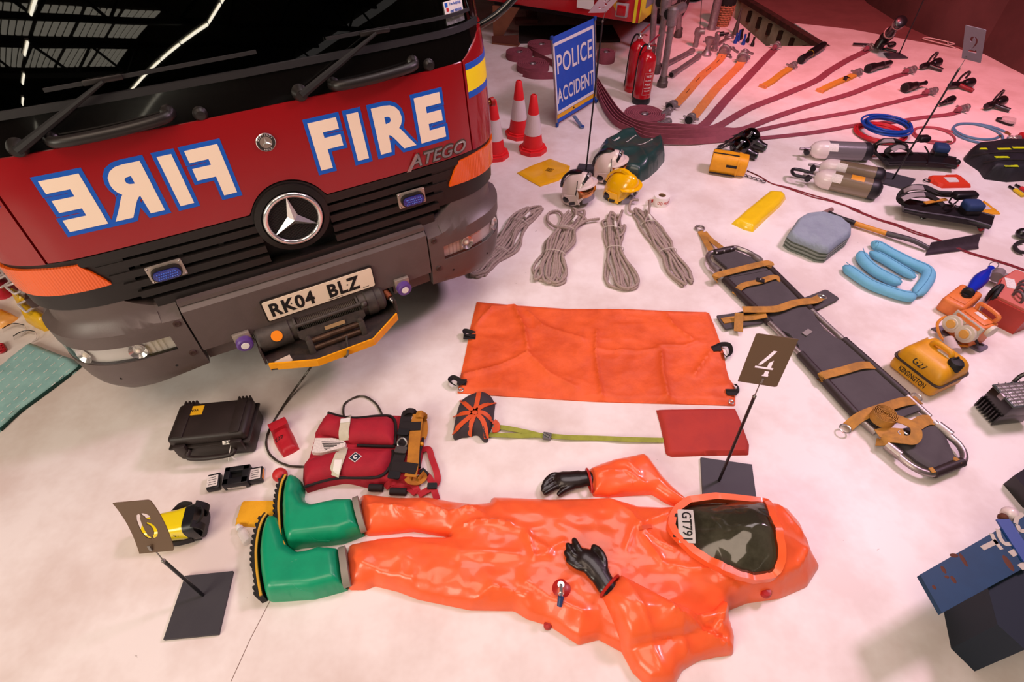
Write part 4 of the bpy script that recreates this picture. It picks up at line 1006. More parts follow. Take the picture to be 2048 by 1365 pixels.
mb = MB(); mb.text('WASP', (.055, .014), M=Matrix.Translation((-.098, dp * .26, .1714)) @ Matrix.Rotation(PI, 4, 'Z'), bold=.02, th=.0004); mb.build('lettering', INK, st_, 0)
mb = MB(); mb.box((.095, -dp / 2 - .012, .128), (.055, .004, .018), (R(-40), 0, 0)); tg = mb.build('tag', mat('tag_white', '#d8d2c8', .5), cs)
mb = MB(); mb.text('345', (.036, .013), M=Matrix.Translation((.095, -dp / 2 - .0135, .1305)) @ Matrix.Rotation(R(50), 4, 'X'), bold=.01, th=.0004); mb.build('lettering', INK, tg, 0)
mb = MB(); mb.tube(smooth([(.10, -dp / 2 - .015, .11), (.085, -dp / 2 - .05, .075), (.075, -dp / 2 - .06, .045)], 5), .0022, 5); mb.tube(smooth([(.088, -dp / 2 - .045, .08), (.10, -dp / 2 - .055, .06), (.115, -dp / 2 - .06, .05)], 5), .0022, 5); mb.build('tag_string', mat('white_string', '#d8d4cc', .8), cs)
# batteries and charger
BATT = mat('battery_black', '#17171b', .4); WLAB = mat('white_print_label', '#e2d9d2', .5, var=(90, '#a89f98', .35))
def small_box(name, label, cat, q, hgt, labelbox=None, m=BATT, bev=.006):
    loc, rz, wd, dp = top_frame(*q, hgt); t = thing(name, label, cat, loc, rz)
    mb = MB(); mb.box((0, 0, hgt / 2), (wd, dp, hgt), bev=bev); mb.build('casing', m, t)
    return t, wd, dp
for q, nm in ((ZC((367, 728), (455, 708), (380, 628)), 'flat black battery with white label left of the charger'), (ZC((650, 678), (738, 660), (665, 582)), 'black and orange battery with white label right of the charger')):
    t, wd, dp = small_box('battery', nm, 'battery', q, .032)
    mb = MB(); mb.box((-.003, .0, .0325), (wd * .82, dp * .72, .001)); lb_ = mb.build('label_patch', WLAB, t)
    for k in range(4):
        mb = MB(); mb.box((-.003, (k - 1.5) * dp * .15, .0332), (wd * (.6 - .1 * (k % 2)), .0028, .0004)); mb.build('print_line', INK, lb_, 0)
    if 'orange' in nm:
        mb = MB(); mb.box((wd / 2 - .004, 0, .018), (.01, dp * .7, .02), bev=.003); mb.build('orange_side', mat('battery_orange', '#e08a1e', .4), t)
t = thing('charger', 'black charger block with a square socket and white strip', 'charger', *top_frame(*ZC((470, 700), (640, 675), (488, 580)), .05)[:2])
_, _, wd, dp = top_frame(*ZC((470, 700), (640, 675), (488, 580)), .05)
mb = MB(); 
for c_, d_ in (((0, -dp * .32, .025), (wd, dp * .36, .05)), ((0, dp * .36, .025), (wd, dp * .28, .05)), ((-wd * .38, 0, .025), (wd * .24, dp * .98, .05)), ((wd * .36, 0, .025), (wd * .28, dp * .98, .05)), ((0, 0, .006), (wd * .98, dp * .98, .012))): mb.box(c_, d_, bev=.004)
mb.build('casing', BATT, t)
mb = MB(); mb.box((0, dp * .05, .02), (wd * .5, dp * .36, .012)); mb.build('socket_floor', mat('socket_dark', '#050505', .5), t)
mb = MB(); mb.box((0, -dp / 2 - .001, .014), (wd * .72, .002, .013)); mb.build('white_strip', WLAB, t)
# red ball
g = G(*ZC((865, 640))[0], .02); mb = MB(True); mb.ball((g.x, g.y, .034), .034, 24)
one('ball', 'small plain red rubber ball beside the green boot', 'ball', mb, mat('red_ball', '#c02a2c', .45))
# red pouch
POUCH = mat('red_pvc_pouch', '#b8202c', .45, var=(20, '#a01a26', .5), bump=(30, .08))
px_ = ZC((792, 318), (905, 268), (918, 310), (945, 360), (985, 452), (945, 478), (880, 508), (845, 462), (822, 420))
xy = G2(px_, .01); hh = lambda d, x, y: dome(.03, .03)(d) + .008 * ridged(x * 16, y * 16, 4) * np.clip(d / .02, 0, 1)
po_ = thing('pouch', 'small red folded pouch with pen writing near the cable', 'pouch', G(*ZC((880, 380))[0])); PF = Field(xy, hh)
mb = MB(True); mb.puff(xy, hh, .008); mb.build('pouch_body', POUCH, po_)
fxy = G2(ZC((788, 320), (903, 266), (920, 308), (812, 366)), .03); mb = MB(True); mb.puff(fxy, lambda d, x, y: .034 + 0 * d, .012, base=.026); mb.build('flap', POUCH, po_)
def text_px(body, mid, right, hgt, F, m, parent, bold=0.0, z=None, off=.002, wid=None, mirror=False):
    """writing laid on a height field: centred on pixel mid, reading towards pixel right"""
    a = cast(F, *mid) if z is None else G(*mid, z); b = G(*right, a.z)
    e = Vector((b.x - a.x, b.y - a.y, 0)); w_ = wid or 2 * e.length; e.normalize(); f = Vector((-e.y, e.x, 0))
    def fn(x, y, zz):
        p = a + e * x + f * y; zt = (float(F(p.x, p.y)[0]) if z is None else z) + off + zz; return (p.x, p.y, zt)
    mb = MB(True); mb.text(body, (w_, hgt), fn=fn, bold=bold, mirror=mirror); return mb.build('lettering', m, parent, 0)
text_px('KENSINGTON', ZC((855, 322))[0], ZC((905, 302))[0], .011, lambda x, y: np.array([.034]), INK, po_, z=.034)
text_px('E37', ZC((855, 388))[0], ZC((883, 376))[0], .020, PF, INK, po_, off=.003)
# life jacket
JACK = mat('red_nylon_jacket', '#a8152a', .75, var=(11, '#931226', .6), bump=(240, .12)); JBLK = mat('black_webbing', '#1d1617', .8, bump=(200, .1)); REFL = mat('silver_reflective', '#cfc9b2', .4, var=(14, '#b5ae98', .5)); YWEB = mat('tan_webbing', '#b97a22', .75, var=(18, '#9d641c', .6), bump=(160, .1))
jk = thing('life_jacket', 'folded red life jacket with reflective bands and tan webbing strap', 'life jacket', G(735, 905))
bxy = G2(ZJ((405, 290), (700, 340), (1150, 310), (1320, 320), (1580, 400), (1600, 700), (1540, 1000), (1400, 1110), (1240, 1140), (900, 1200), (700, 1150), (480, 1130), (120, 1230), (85, 1100), (95, 940), (160, 860), (190, 760), (230, 620), (240, 540), (330, 380)), .02)
base_h = lambda d, x, y: dome(.04, .03)(d) + .003 * ridged(x * 12, y * 12, 2)
mb = MB(True); mb.puff(bxy, base_h, .012); mb.build('jacket_back', JACK, jk)
upx = G2(ZJ((408, 275), (580, 325), (760, 345), (1000, 322), (1150, 318), (1215, 345), (1245, 420), (1250, 560), (1235, 680), (1000, 672), (700, 660), (560, 640), (430, 570), (300, 545), (235, 570), (270, 470), (340, 350)), .06)
up_h = lambda d, x, y: .028 + dome(.062, .06)(d) + .004 * ridged(x * 9, y * 9, 6) * np.clip(d / .03, 0, 1)
UPF = Field(upx, up_h); mb = MB(True); mb.puff(upx, up_h, .010); mb.build('jacket_lobe', JACK, jk, 60)
lpx = G2(ZJ((340, 800), (520, 750), (680, 722), (1000, 728), (1210, 735), (1215, 800), (1190, 920), (1120, 1030), (1000, 1085), (760, 1092), (560, 1090), (350, 1130), (110, 1205), (85, 1100), (95, 940), (190, 850)), .06)
lo_h = lambda d, x, y: .028 + dome(.066, .06)(d) + .004 * ridged(x * 9, y * 9, 7) * np.clip(d / .03, 0, 1)
LOF = Field(lpx, lo_h); mb = MB(True); mb.puff(lpx, lo_h, .010); mb.build('jacket_lobe', JACK, jk, 60)
for F, pts in ((UPF, ZJ((408, 280), (580, 328), (760, 345), (1000, 322), (1150, 318), (1215, 345), (1245, 420), (1250, 560), (1235, 680))), (LOF, ZJ((1212, 745), (1213, 800), (1188, 920), (1118, 1028), (1000, 1083), (760, 1090), (560, 1090), (350, 1128), (110, 1203)))):
    mb = MB(True); q = [G(p[0], p[1], .055) for p in smooth([(a_[0], a_[1], 0) for a_ in pts], 6)]
    mb.tube([(p.x, p.y, .052) for p in q], .007, 8); mb.build('piping', JBLK, jk)
for F, pts, w_ in ((UPF, ZJ((645, 345), (625, 450), (610, 560), (622, 645)), .048), (LOF, ZJ((600, 745), (560, 850), (520, 960), (490, 1085)), .052)):
    mb = MB(True); strap_on(F, pts, w_, off=.011)(mb); mb.build('reflective_band', REFL, jk)
mb = MB(True); strap_on(UPF, ZJ((635, 380), (628, 430)), .046, off=.015)(mb); mb.build('white_patch', STK, jk)
mb = MB(True); strap_on(LOF, ZJ((548, 890), (515, 1065)), .034, off=.015)(mb); mb.build('white_patch', STK, jk)
tri = G2(ZJ((262, 622), (500, 622), (640, 670), (628, 735), (340, 805), (218, 800)), .05); mb = MB(True); mb.puff(tri, lambda d, x, y: .036 + 0 * d, .02, base=.03, edge=.001); it = mb.build('instruction_panel', WLAB, jk, label='printed instruction panel')
for k in range(6):
    a, b_ = G(*ZJ((330 + k * 8, 648 + k * 20))[0], .067), G(*ZJ((600 - k * 40, 655 + k * 17))[0], .067); mb = MB(True); mb.ribbon([a, b_], .004, .0006); mb.build('print_line', INK, it, 0)
dz = cast(LOF, *ZJ((750, 845))[0], .003)
e = Vector((math.cos(.2), math.sin(.2), 0)); Md = rotM(dz, R(8))
mb = MB(True); mb.prism([(.030, 0), (0, .028), (-.030, 0), (0, -.028)], 0, .004, Md); dm = mb.build('diamond_badge', STK, jk, label='dark diamond badge with a white C')
mb = MB(True); mb.prism([(.026, 0), (0, .0245), (-.026, 0), (0, -.0245)], .004, .005, Md); mb.build('badge_field', mat('badge_navy', '#23283a', .5), dm)
mb = MB(True); mb.text('C', (.018, .022), M=Md @ Matrix.Translation((0, 0, .005)), bold=.05); mb.build('lettering', STK, dm, 0)
mb = MB(True); mb.tube(zpath(withz(ZJ((770, 690), (1000, 700), (1240, 705)), .05)), .007, 8); mb.build('zip', JBLK, jk)
# black chest webbing, rings and tan strap
for pts, zz, w_ in ((ZJ((1410, 270), (1380, 340), (1360, 460), (1345, 600), (1320, 720), (1290, 850), (1250, 960), (1230, 1060)), .062, .055), (ZJ((1300, 460), (1440, 455), (1560, 450)), .070, .05), (ZJ((1200, 960), (1360, 965), (1510, 985)), .070, .055)):
    mb = MB(True); mb.ribbon(zpath(withz(pts, zz)), w_, .005); mb.build('black_strap', JBLK, jk)
mb = MB(True); mb.ribbon(zpath(withz(ZJ((1350, 300), (1400, 262), (1470, 268), (1490, 320)), [.062, .085, .08, .05])), .03, .004); mb.build('strap_loop', JBLK, jk)
mb = MB(True); mb.ribbon(zpath(withz(ZJ((1530, 305), (1510, 420), (1490, 560), (1475, 720), (1465, 860), (1450, 1000), (1430, 1080)), .066)), .055, .005); mb.build('tan_strap', YWEB, jk)
mb = MB(True); mb.ribbon(zpath(withz(ZJ((1500, 312), (1560, 300), (1600, 330), (1590, 380), (1600, 470), (1590, 560), (1570, 600)), [.066, .08, .06, .04, .03, .03, .03])), .04, .004); mb.build('tan_strap', YWEB, jk)
mb = MB(True); mb.ribbon(zpath(withz(ZJ((1400, 1075), (1440, 1120), (1520, 1130), (1580, 1090), (1560, 1050)), [.066, .05, .03, .03, .05])), .045, .004); mb.build('tan_strap', YWEB, jk)
g = G(*ZJ((1330, 665))[0], .075); mb = MB(True); mb.torus((0, 0, 0), .022, .004, rotM((g.x, g.y, .078), 0, R(35)), 24, 8); mb.build('ring', CHROME, jk)
for q, nm in ((ZJ((1315, 750))[0], 'slider'), (ZJ((1230, 1065))[0], 'buckle'), (ZJ((1345, 530))[0], 'buckle')):
    g = G(*q, .07); mb = MB(True)
    mb.prism([(x * 1.0, y) for x, y in rrect(.056, .036, .008)], 0, .008, rotM((g.x, g.y, .068), R(-8))); mb.build(nm, BATT if nm == 'buckle' else mat('grey_metal', '#6a6664', .35, .8), jk)
# red trailing straps
RWEB = mat('red_webbing', '#b01f2c', .7, bump=(160, .1))
for pts in (ZJ((1580, 745), (1660, 740), (1700, 860), (1750, 1000), (1770, 1120), (1720, 1200), (1620, 1260), (1530, 1310)), ZJ((1520, 1010), (1600, 1040), (1670, 1100), (1705, 1200), (1740, 1290), (1760, 1360)), ZJ((1120, 1220), (1180, 1160), (1330, 1150), (1450, 1170), (1510, 1240), (1520, 1290)), ZJ((1150, 1190), (1300, 1200), (1420, 1230), (1500, 1290))):
    mb = MB(True); mb.ribbon(zpath(withz(pts, [.012 + .012 * abs(math.sin(k * 1.7)) for k in range(len(pts))])), .03, .003); mb.build('red_strap', RWEB, jk)
for q, a in ((ZJ((1705, 1205))[0], 0), (ZJ((1600, 1040))[0], -.8)):
    g = G(*q, .02); mb = MB(True); mb.prism(rrect(.045, .03, .006), 0, .012, rotM((g.x, g.y, .02), a)); mb.build('strap_buckle', BATT, jk)
for pts in (ZJ((920, 1215), (1090, 1220)), ZJ((1180, 1260), (1380, 1270))):
    mb = MB(True); mb.tube(zpath(withz(pts, .022), 3), .018, 10); mb.build('strap_roll', JBLK, jk)
g = G(*ZJ((1570, 675))[0], .05); mb = MB(True); mb.ball((g.x, g.y, .05), .011); mb.build('toggle', mat('yellow_toggle', '#e0a020', .4), jk)
mb = MB(True); mb.tube(zpath(withz(ZJ((1590, 600), (1570, 690), (1545, 800), (1540, 860), (1545, 970)), .045)), .007, 8); mb.build('pull_cord', JBLK, jk)
# folded yellow cloth
xy = G2(ZL((1420, 305), (1510, 298), (1660, 298), (1690, 330), (1685, 440), (1640, 452), (1500, 452), (1378, 440), (1395, 380)), .01)
mb = MB(True); mb.puff(xy, lambda d, x, y: dome(.022, .012)(d) + .004 * ridged(x * 9, y * 9, 1), .009)
one('cloth', 'folded yellow cloth tucked behind the green boot', 'cloth', mb, mat('yellow_cloth', '#e8a81c', .9, var=(16, '#dc9a14', .5), bump=(200, .2)))
# clear spray bottle
a, b_ = G(*ZC((580, 960))[0], .02), G(*ZC((650, 1075))[0], .02); ax = (b_ - a).normalized()
t = thing('bottle', 'small clear plastic bottle lying by the yellow cloth', 'bottle', G(*ZC((615, 1020))[0]))
PLB = mat('translucent_plastic', '#ece6e2', .25, alpha=.45); mb = MB(True); mb.cone_path([(*a.lerp(b_, f).xy, .021, r_) for f, r_ in ((.22, .009), (.30, .012), (.42, .020), (.98, .021), (1.0, .018))], 20); mb.build('bottle_body', PLB, t)
mb = MB(True); mb.cone_path([(*a.lerp(b_, f).xy, .021, r_) for f, r_ in ((0, .006), (.05, .009), (.12, .010), (.14, .014), (.26, .014))], 16); mb.build('cap', mat('white_cap', '#dcd8d4', .4), t)
# yellow thermal camera lying down
CAMY = mat('yellow_camera_shell', '#e8cf1a', .25, coat=.5); 
a, b_ = G(*ZL((900, 470))[0], .07), G(*ZL((1210, 420))[0], .07); rz = heading(a, b_)
tc = thing('thermal_camera', 'yellow thermal imaging camera with black eyepiece behind board six', 'camera', Vector(((a.x + b_.x) / 2, (a.y + b_.y) / 2, 0)), rz); L = (b_ - a).length
mb = MB(); prof = np.array([(x, y) for x, y in rrect(.115, .10, .03)]); mb.sweep([(-L * .62, 0, .075), (-L * .3, 0, .075), (.0, 0, .077), (L * .24, 0, .08)], prof, 'up', scale=[(.8, .8), (.95, .95), (1, 1), (1.1, 1.1)]); mb.build('shell', CAMY, tc)
mb = MB(); mb.sweep([(L * .22, 0, .08), (L * .36, 0, .083), (L * .44, 0, .085)], prof, 'up', scale=[(1.13, 1.13), (1.15, 1.18), (1.1, 1.2)]); mb.build('eyepiece', BATT, tc)
mb = MB()
for s in (-1, 1): mb.slab(lambda u, v: (L * (.40 + .14 * math.sin(v * PI)), s * (.03 + .03 * u), .05 + .10 * v), 3, 8, (.006, 0, 0))
mb.slab(lambda u, v: (L * (.42 + .12 * math.sin(u * PI)), -.055 + .11 * u, .128 + .012 * v), 8, 2, (.006, 0, 0)); mb.build('eye_shield', RUBBER, tc)
mb = MB(); mb.ribbon(smooth([(-L * .2, .06, .07), (0, .085, .09), (L * .22, .07, .10)], 6), .03, .006, roll=1.0); mb.build('hand_strap', JBLK, tc)
mb = MB(); mb.ribbon(smooth([(-L * .4, -.062, .045), (0, -.072, .05), (L * .28, -.066, .05)], 6), .028, .006, roll=1.5); mb.build('hand_strap', JBLK, tc)
mb = MB(); mb.box((-.02, 0, .012), (L * .9, .10, .024), bev=.008); mb.build('base_grip', BATT, tc)
mb = MB(); mb.text('WASP', (.07, .014), M=Matrix.Translation((.03, -.0578, .092)) @ Matrix.Rotation(R(75), 4, 'X'), bold=.03); mb.build('lettering', INK, tc, 0)
# orange salvage sheet
TARP = mat('orange_canvas', '#e8602a', .6, var=(4, '#c8481a', .7), bump=(26, .35, 6)); BLKW = JBLK
tp = ZT((235, 78), (480, 100), (800, 122), (1200, 124), (1500, 138), (1700, 143), (1722, 150), (1755, 230), (1790, 330), (1815, 400), (1830, 500), (1850, 570), (1880, 610), (1888, 640), (1890, 742), (1700, 735), (1400, 727), (1000, 716), (700, 698), (400, 680), (112, 660), (130, 560), (165, 400), (195, 240))
xy = G2(tp, .005)
tl = [(ZT((1000, 280), (990, 420), (1010, 560), (1030, 690)), .010, .010), (ZT((480, 140), (540, 260), (560, 380)), .014, .014), (ZT((560, 160), (660, 250), (900, 330)), .010, .016), (ZT((150, 560), (380, 500), (560, 430)), .012, .014), (ZT((560, 430), (700, 560), (860, 640)), .010, .02), (ZT((1400, 380), (1560, 380), (1640, 350)), .012, .012), (ZT((1410, 420), (1420, 560), (1450, 700)), .014, .018), (ZT((1440, 180), (1500, 260), (1600, 330)), .012, .012), (ZT((240, 230), (330, 130), (480, 120)), .010, .012), (ZT((1620, 560), (1720, 420)), .012, .016), (ZT((1000, 400), (1250, 410), (1400, 400)), .007, .010), (ZT((820, 120), (1400, 160), (1700, 160)), .006, .012)]
th_ = lambda d, x, y: .006 + np.clip(d / .03, 0, 1) * (.016 * ridged(x * 3.5, y * 5, 41) + .008 * ridged(x * 9, y * 11, 42) - .006) + 1.9 * folds(x, y, tl, 0) * np.clip(d / .02, 0, 1)
TF = Field(xy, th_); tr_ = thing('salvage_sheet', 'creased orange canvas sheet with black corner loops', 'tarpaulin', G(1190, 710))
mb = MB(True); mb.puff(xy, th_, .011); mb.build('sheet', TARP, tr_, 60)
for F_, pts in ((0, ZT((228, 305), (165, 290), (160, 262), (225, 280))), (0, ZT((170, 590), (110, 615), (62, 585), (80, 562), (110, 570), (150, 600))), (0, ZT((1745, 375), (1800, 350), (1850, 355), (1862, 400), (1835, 428), (1810, 400))), (0, ZT((1830, 655), (1900, 650), (1905, 615), (1885, 608)))):
    mb = MB(True); mb.ribbon(zpath(withz(pts, [.022] + [.026] * (len(pts) - 2) + [.016]), 6), .026, .003, roll=.9); mb.build('corner_loop', BLKW, tr_)
for pts in (ZT((150, 300), (228, 300)), ZT((110, 590), (170, 592)), ZT((1742, 378), (1800, 372)), ZT((1832, 655), (1895, 655))):
    mb = MB(True); mb.ribbon(zpath(withz(pts, .024), 3), .04, .003); mb.build('loop_patch', BLKW, tr_)
for q in (ZT((135, 643))[0], ZT((1862, 720))[0]):
    g = G(*q, .012); mb = MB(True); mb.torus((g.x, g.y, .015), .011, .0045, n=20, k=8); mb.build('eyelet', CHROME, tr_)
# carry pad with orange star webbing
PADM = mat('charcoal_pad', '#3a3136', .8, bump=(80, .1)); OWEB = mat('orange_webbing', '#d2511f', .6, bump=(90, .15))
pp = ZP((620, 170), (700, 165), (830, 190), (940, 260), (1000, 340), (1020, 420), (1000, 600), (985, 800), (930, 960), (880, 1100), (850, 1240), (780, 1250), (700, 1160), (640, 1090), (560, 1080), (480, 1110), (380, 1130), (260, 1140), (150, 1185), (90, 1190), (60, 1130), (70, 1000), (100, 800), (130, 680), (170, 520), (240, 370), (380, 270))
xy = G2(pp, .03); ph = lambda d, x, y: dome(.065, .07)(d) + .012; PDF = Field(xy, ph)
pd = thing('carry_pad', 'charcoal knee pad crossed by orange webbing with long green strap', 'pad', G(*ZP((560, 700))[0]))
mb = MB(True); mb.puff(xy, ph, .009); mb.build('pad', PADM, pd, 60)
for pts in (ZP((660, 180), (620, 400), (560, 640)), ZP((260, 360), (420, 510), (560, 640)), ZP((110, 720), (300, 660), (560, 640)), ZP((75, 1110), (230, 930), (400, 780), (560, 640)), ZP((440, 1170), (460, 960), (520, 780), (570, 640)), ZP((830, 1230), (800, 980), (720, 780), (560, 640)), ZP((980, 850), (860, 720), (740, 640), (560, 640)), ZP((1015, 410), (850, 450), (700, 520), (560, 640))):
    mb = MB(True); strap_on(PDF, pts, .024, off=.003)(mb); mb.build('pad_webbing', OWEB, pd)
g = cast(PDF, *ZP((565, 640))[0]); mb = MB(True); mb.ball(tuple(g), (.022, .02, .006), 14); mb.build('webbing_cross', OWEB, pd)
mb = MB(True); mb.ribbon(zpath(withz(ZP((990, 830), (1060, 900), (1060, 1020), (960, 1030)), [.03, .02, .015, .02])), .03, .004); mb.build('webbing_tab', OWEB, pd)
GWEB = mat('green_webbing', '#9aa03a', .7, var=(20, '#848a30', .6), bump=(120, .1))
for pts, w_ in ((ZT((345, 875), (440, 888), (560, 912), (665, 938)), .026), (ZT((312, 928), (430, 932), (520, 935), (620, 932), (680, 935)), .026), (ZT((700, 935), (820, 945), (1000, 950), (1200, 958), (1430, 964)), .027)):
    mb = MB(True); mb.ribbon(zpath(withz(pts, [.008 + .006 * (k % 2) for k in range(len(pts))])), w_, .003, roll=.05); mb.build('green_strap', GWEB, pd)
g = G(*ZT((685, 938))[0], .015); mb = MB(True); mb.prism(rrect(.042, .036, .005), 0, .016, rotM((g.x, g.y, .008), R(-10))); mb.cyl((g.x - .015, g.y + .01, .026), (g.x + .012, g.y - .012, .026), .007); mb.build('cam_buckle', mat('steel_buckle', '#777472', .3, .9), pd)
# flat red bag
FB = mat('faded_red_bag', '#b03428', .75, var=(7, '#a02e28', .6), bump=(45, .1)); xy = G2(ZT((1385, 768), (1480, 766), (1890, 759), (1930, 850), (1980, 990), (1976, 1055), (1700, 1058), (1485, 1066), (1448, 1050), (1430, 950), (1410, 860)), .008)
mb = MB(True); mb.puff(xy, lambda d, x, y: dome(.020, .02)(d) + np.clip(d / .02, 0, 1) * .007 * ridged(x * 7, y * 8, 51), .010)
one('flat_bag', 'flat faded red canvas bag at the end of the green strap', 'bag', mb, FB)
# floor paint scratch lines (long hairline crack lower left)
mb = MB(True); mb.ribbon([G(545, 1193, .0006), G(500, 1280, .0006), G(462, 1364, .0006)], .0022, .0006); mb.build('floor_crack', mat('crack_line', '#7a5d52', .9), fl, 0)

# ------------------------------------------------------------------ number boards on stands
PLATE = mat('stand_grey', '#3d3b40', .6, var=(6, '#35333a', .5)); CARD = mat('brown_board', '#66503c', .55); CARDG = mat('grey_board', '#7b6c76', .5); CARDW = mat('pale_board', '#cfc0cf', .5)
def seven_seg(ch):
    """stencil numerals as separate openings: list of 2D polygons in a unit box (0..1, 0..1.5)"""
    D = {'4': [[(.62, .0), (.90, .0), (.90, .10), (.86, .12), (.86, .33), (.62, .33), (.62, .12), (.55, .10), (.55, .0)], [(.0, .42), (1.0, .42), (1.0, .55), (.86, .55), (.86, 1.0), (.64, .80), (.64, .55), (.0, .55)], [(.10, .62), (.30, .62), (.62, 1.06), (.84, 1.5), (.62, 1.5), (.45, 1.2)]],
         '6': [], '2': []}
    return D[ch]
def band(c, rx, ry, w, a0, a1, n=16, w2=None):
    o = [(c[0] + rx * math.cos(a), c[1] + ry * math.sin(a)) for a in np.linspace(a0, a1, n)]
    w2 = w2 or w
    i = [(c[0] + (rx - (w + (w2 - w) * k / (n - 1))) * math.cos(a), c[1] + (ry - (w + (w2 - w) * k / (n - 1)) * .55) * math.sin(a)) for k, a in enumerate(np.linspace(a0, a1, n))]
    return o + i[::-1]
NUM = {'4': seven_seg('4'),
       '6': [band((.5, .48), .48, .48, .24, -PI * .46, PI * .46), [(.44, .0), (.44, .12), (.30, .22), (.25, .5), (.26, .9), (.33, 1.2), (.44, 1.36), (.44, 1.5), (.22, 1.4), (.06, 1.1), (.0, .7), (.02, .4), (.12, .15), (.28, .03)], [(.54, 1.5), (.54, 1.38), (.62, 1.3), (.66, 1.12), (.80, 1.06), (.94, 1.15), (.95, 1.32), (.84, 1.45), (.68, 1.5)]],
       '2': [[(.0, .0), (1.0, .0), (1.0, .24), (.88, .34), (.80, .22), (.16, .22), (.0, .1)], [(.10, .30), (.34, .30), (.58, .62), (.72, .95), (.72, 1.2), (.60, 1.36), (.54, 1.38), (.54, 1.5), (.76, 1.46), (.94, 1.3), (.97, 1.05), (.86, .8), (.6, .52), (.40, .36)], [(.44, 1.5), (.44, 1.38), (.32, 1.3), (.38, 1.12), (.26, .98), (.08, 1.02), (.02, 1.18), (.12, 1.4), (.28, 1.48)]],
       '3': [band((.48, .42), .46, .42, .22, -PI * .85, -PI * .04), band((.48, .42), .46, .42, .22, PI * .04, PI * .46), band((.46, 1.12), .40, .38, .2, -PI * .4, PI * .46), [(.1, 1.1), (.3, 1.1), (.36, 1.3), (.40, 1.5), (.2, 1.44)]]}
def board_with_number(mb_, W_, H_, th, polys, bend, M_):
    """thin card with real stencil openings, gently curved"""
    outer = [(-W_ / 2, -H_ / 2), (W_ / 2, -H_ / 2), (W_ / 2, H_ / 2), (-W_ / 2, H_ / 2)]
    pts = []; edges = []
    def loop(l):
        l = resample(np.array(l, float), .012 if len(l) == 4 else .0035, True); k = len(pts)
        pts.extend([Vector(p) for p in l]); edges.extend([(k + i, k + (i + 1) % len(l)) for i in range(len(l))]); return l
    loop(outer); holes = [loop(h) for h in polys]
    for gx in np.arange(-W_ / 2 + .015, W_ / 2, .02):
        for gy in np.arange(-H_ / 2 + .015, H_ / 2, .02): pts.append(Vector((gx, gy)))
    r = geometry.delaunay_2d_cdt(pts, edges, [], 0, 1e-6); V = [tuple(p) for p in r[0]]
    def inside(p, poly):
        c = False; n = len(poly)
        for i in range(n):
            (x1, y1), (x2, y2) = poly[i], poly[(i + 1) % n]
            if (y1 > p[1]) != (y2 > p[1]) and p[0] < (x2 - x1) * (p[1] - y1) / (y2 - y1) + x1: c = not c
        return c
    fs = []
    for f in r[2]:
        c = (sum(V[i][0] for i in f) / len(f), sum(V[i][1] for i in f) / len(f))
        if any(inside(c, h) for h in holes): continue
        fs.append(tuple(f))
    n = len(V); z = lambda p: bend * ((p[1] / H_) ** 2 - .25)
    vs = [(p[0], p[1], z(p) + th) for p in V] + [(p[0], p[1], z(p)) for p in V]
    from collections import Counter
    cnt = Counter((a, b) for f in fs for a, b in zip(f, f[1:] + f[:1]))
    ff = fs + [tuple(i + n for i in reversed(f)) for f in fs] + [(b, a, a + n, b + n) for (a, b) in cnt if (b, a) not in cnt]
    mb_.add(vs, ff, M_)
def number_stand(label, base, corners, rod, top_px, rod_h, card, num, numbox, cm, bend=0.0, cardz=None, group='number boards on thin stands'):
    b4 = GG(corners); cc = sum(b4, Vector()) / 4
    t = thing('number_stand', label, 'number stand', (cc.x, cc.y, 0), 0, group)
    mb = MB(True); mb.prism([(p.x, p.y) for p in b4], 0, .014); mb.build('base_plate', PLATE, t, 0)
    r0 = G(*rod, .014)
    if top_px:
        # the rod leaves the plate and ends at height rod_h seen at top_px
        r1 = G(*top_px, rod_h); mb = MB(True); mb.cyl(r0, r1, .0065, n=12); mb.build('rod', mat('black_rod', '#17161a', .35), t)
    if card:
        # card: pixel corners TL, TR, BR, BL of an upright card; its plane is built from its lower edge
        (tl_, tr__, br_, bl_), zb, zt = card
        BL, BR, TL, TR = G(*bl_, zb), G(*br_, zb), G(*tl_, zt), G(*tr__, zt)
        mid0, mid1 = (BL + BR) / 2, (TL + TR) / 2; ex = ((BR - BL).normalized() + (TR - TL).normalized()).normalized(); ey = (mid1 - mid0); H_ = ey.length; ey = (ey - ex * ey.dot(ex)).normalized(); ez = ex.cross(ey)
        W_ = ((BR - BL).length + (TR - TL).length) / 2; o_ = (mid0 + mid1) / 2
        polys = []
        if num:
            (cx_, cy_, nw, nh) = numbox
            polys = [[((x - .5) * nw * W_ + cx_ * W_, (y / 1.5 - .5) * nh * H_ + cy_ * H_) for x, y in q] for q in NUM[num]]
        mb = MB(True); board_with_number(mb, W_, H_, .003, polys, bend, basis(o_, ex, ey, ez)); mb.build('number_board', cm, t, 60)
        clip = mid0 + ey * .03
        mb = MB(True); mb.cyl(r1, clip + ez * -.004, .0022, n=8); mb.ball(tuple(r1), .008, 10); mb.build('wire', mat('steel_wire', '#8a8680', .35, .8), t)
        mb = MB(True); mb.ribbon([clip + ez * .005 - ey * .02, clip + ez * .006 + ey * .005], .008, .003, up=tuple(ez)); mb.build('clip', mat('steel_wire', '#8a8680'), t)
    return t
number_stand('grey base plate and thin rod holding the curved brown board cut with a 6', None, ZL((1095, 748), (1375, 720), (1290, 1090), (968, 1122)), ZL((1192, 855))[0], ZL((960, 652))[0], .345,
             ((ZL((688, 315))[0], ZL((912, 285))[0], ZL((998, 595))[0], ZL((797, 604))[0]), .50, .72), '6', (.0, -.02, .46, .50), CARD, bend=.05)
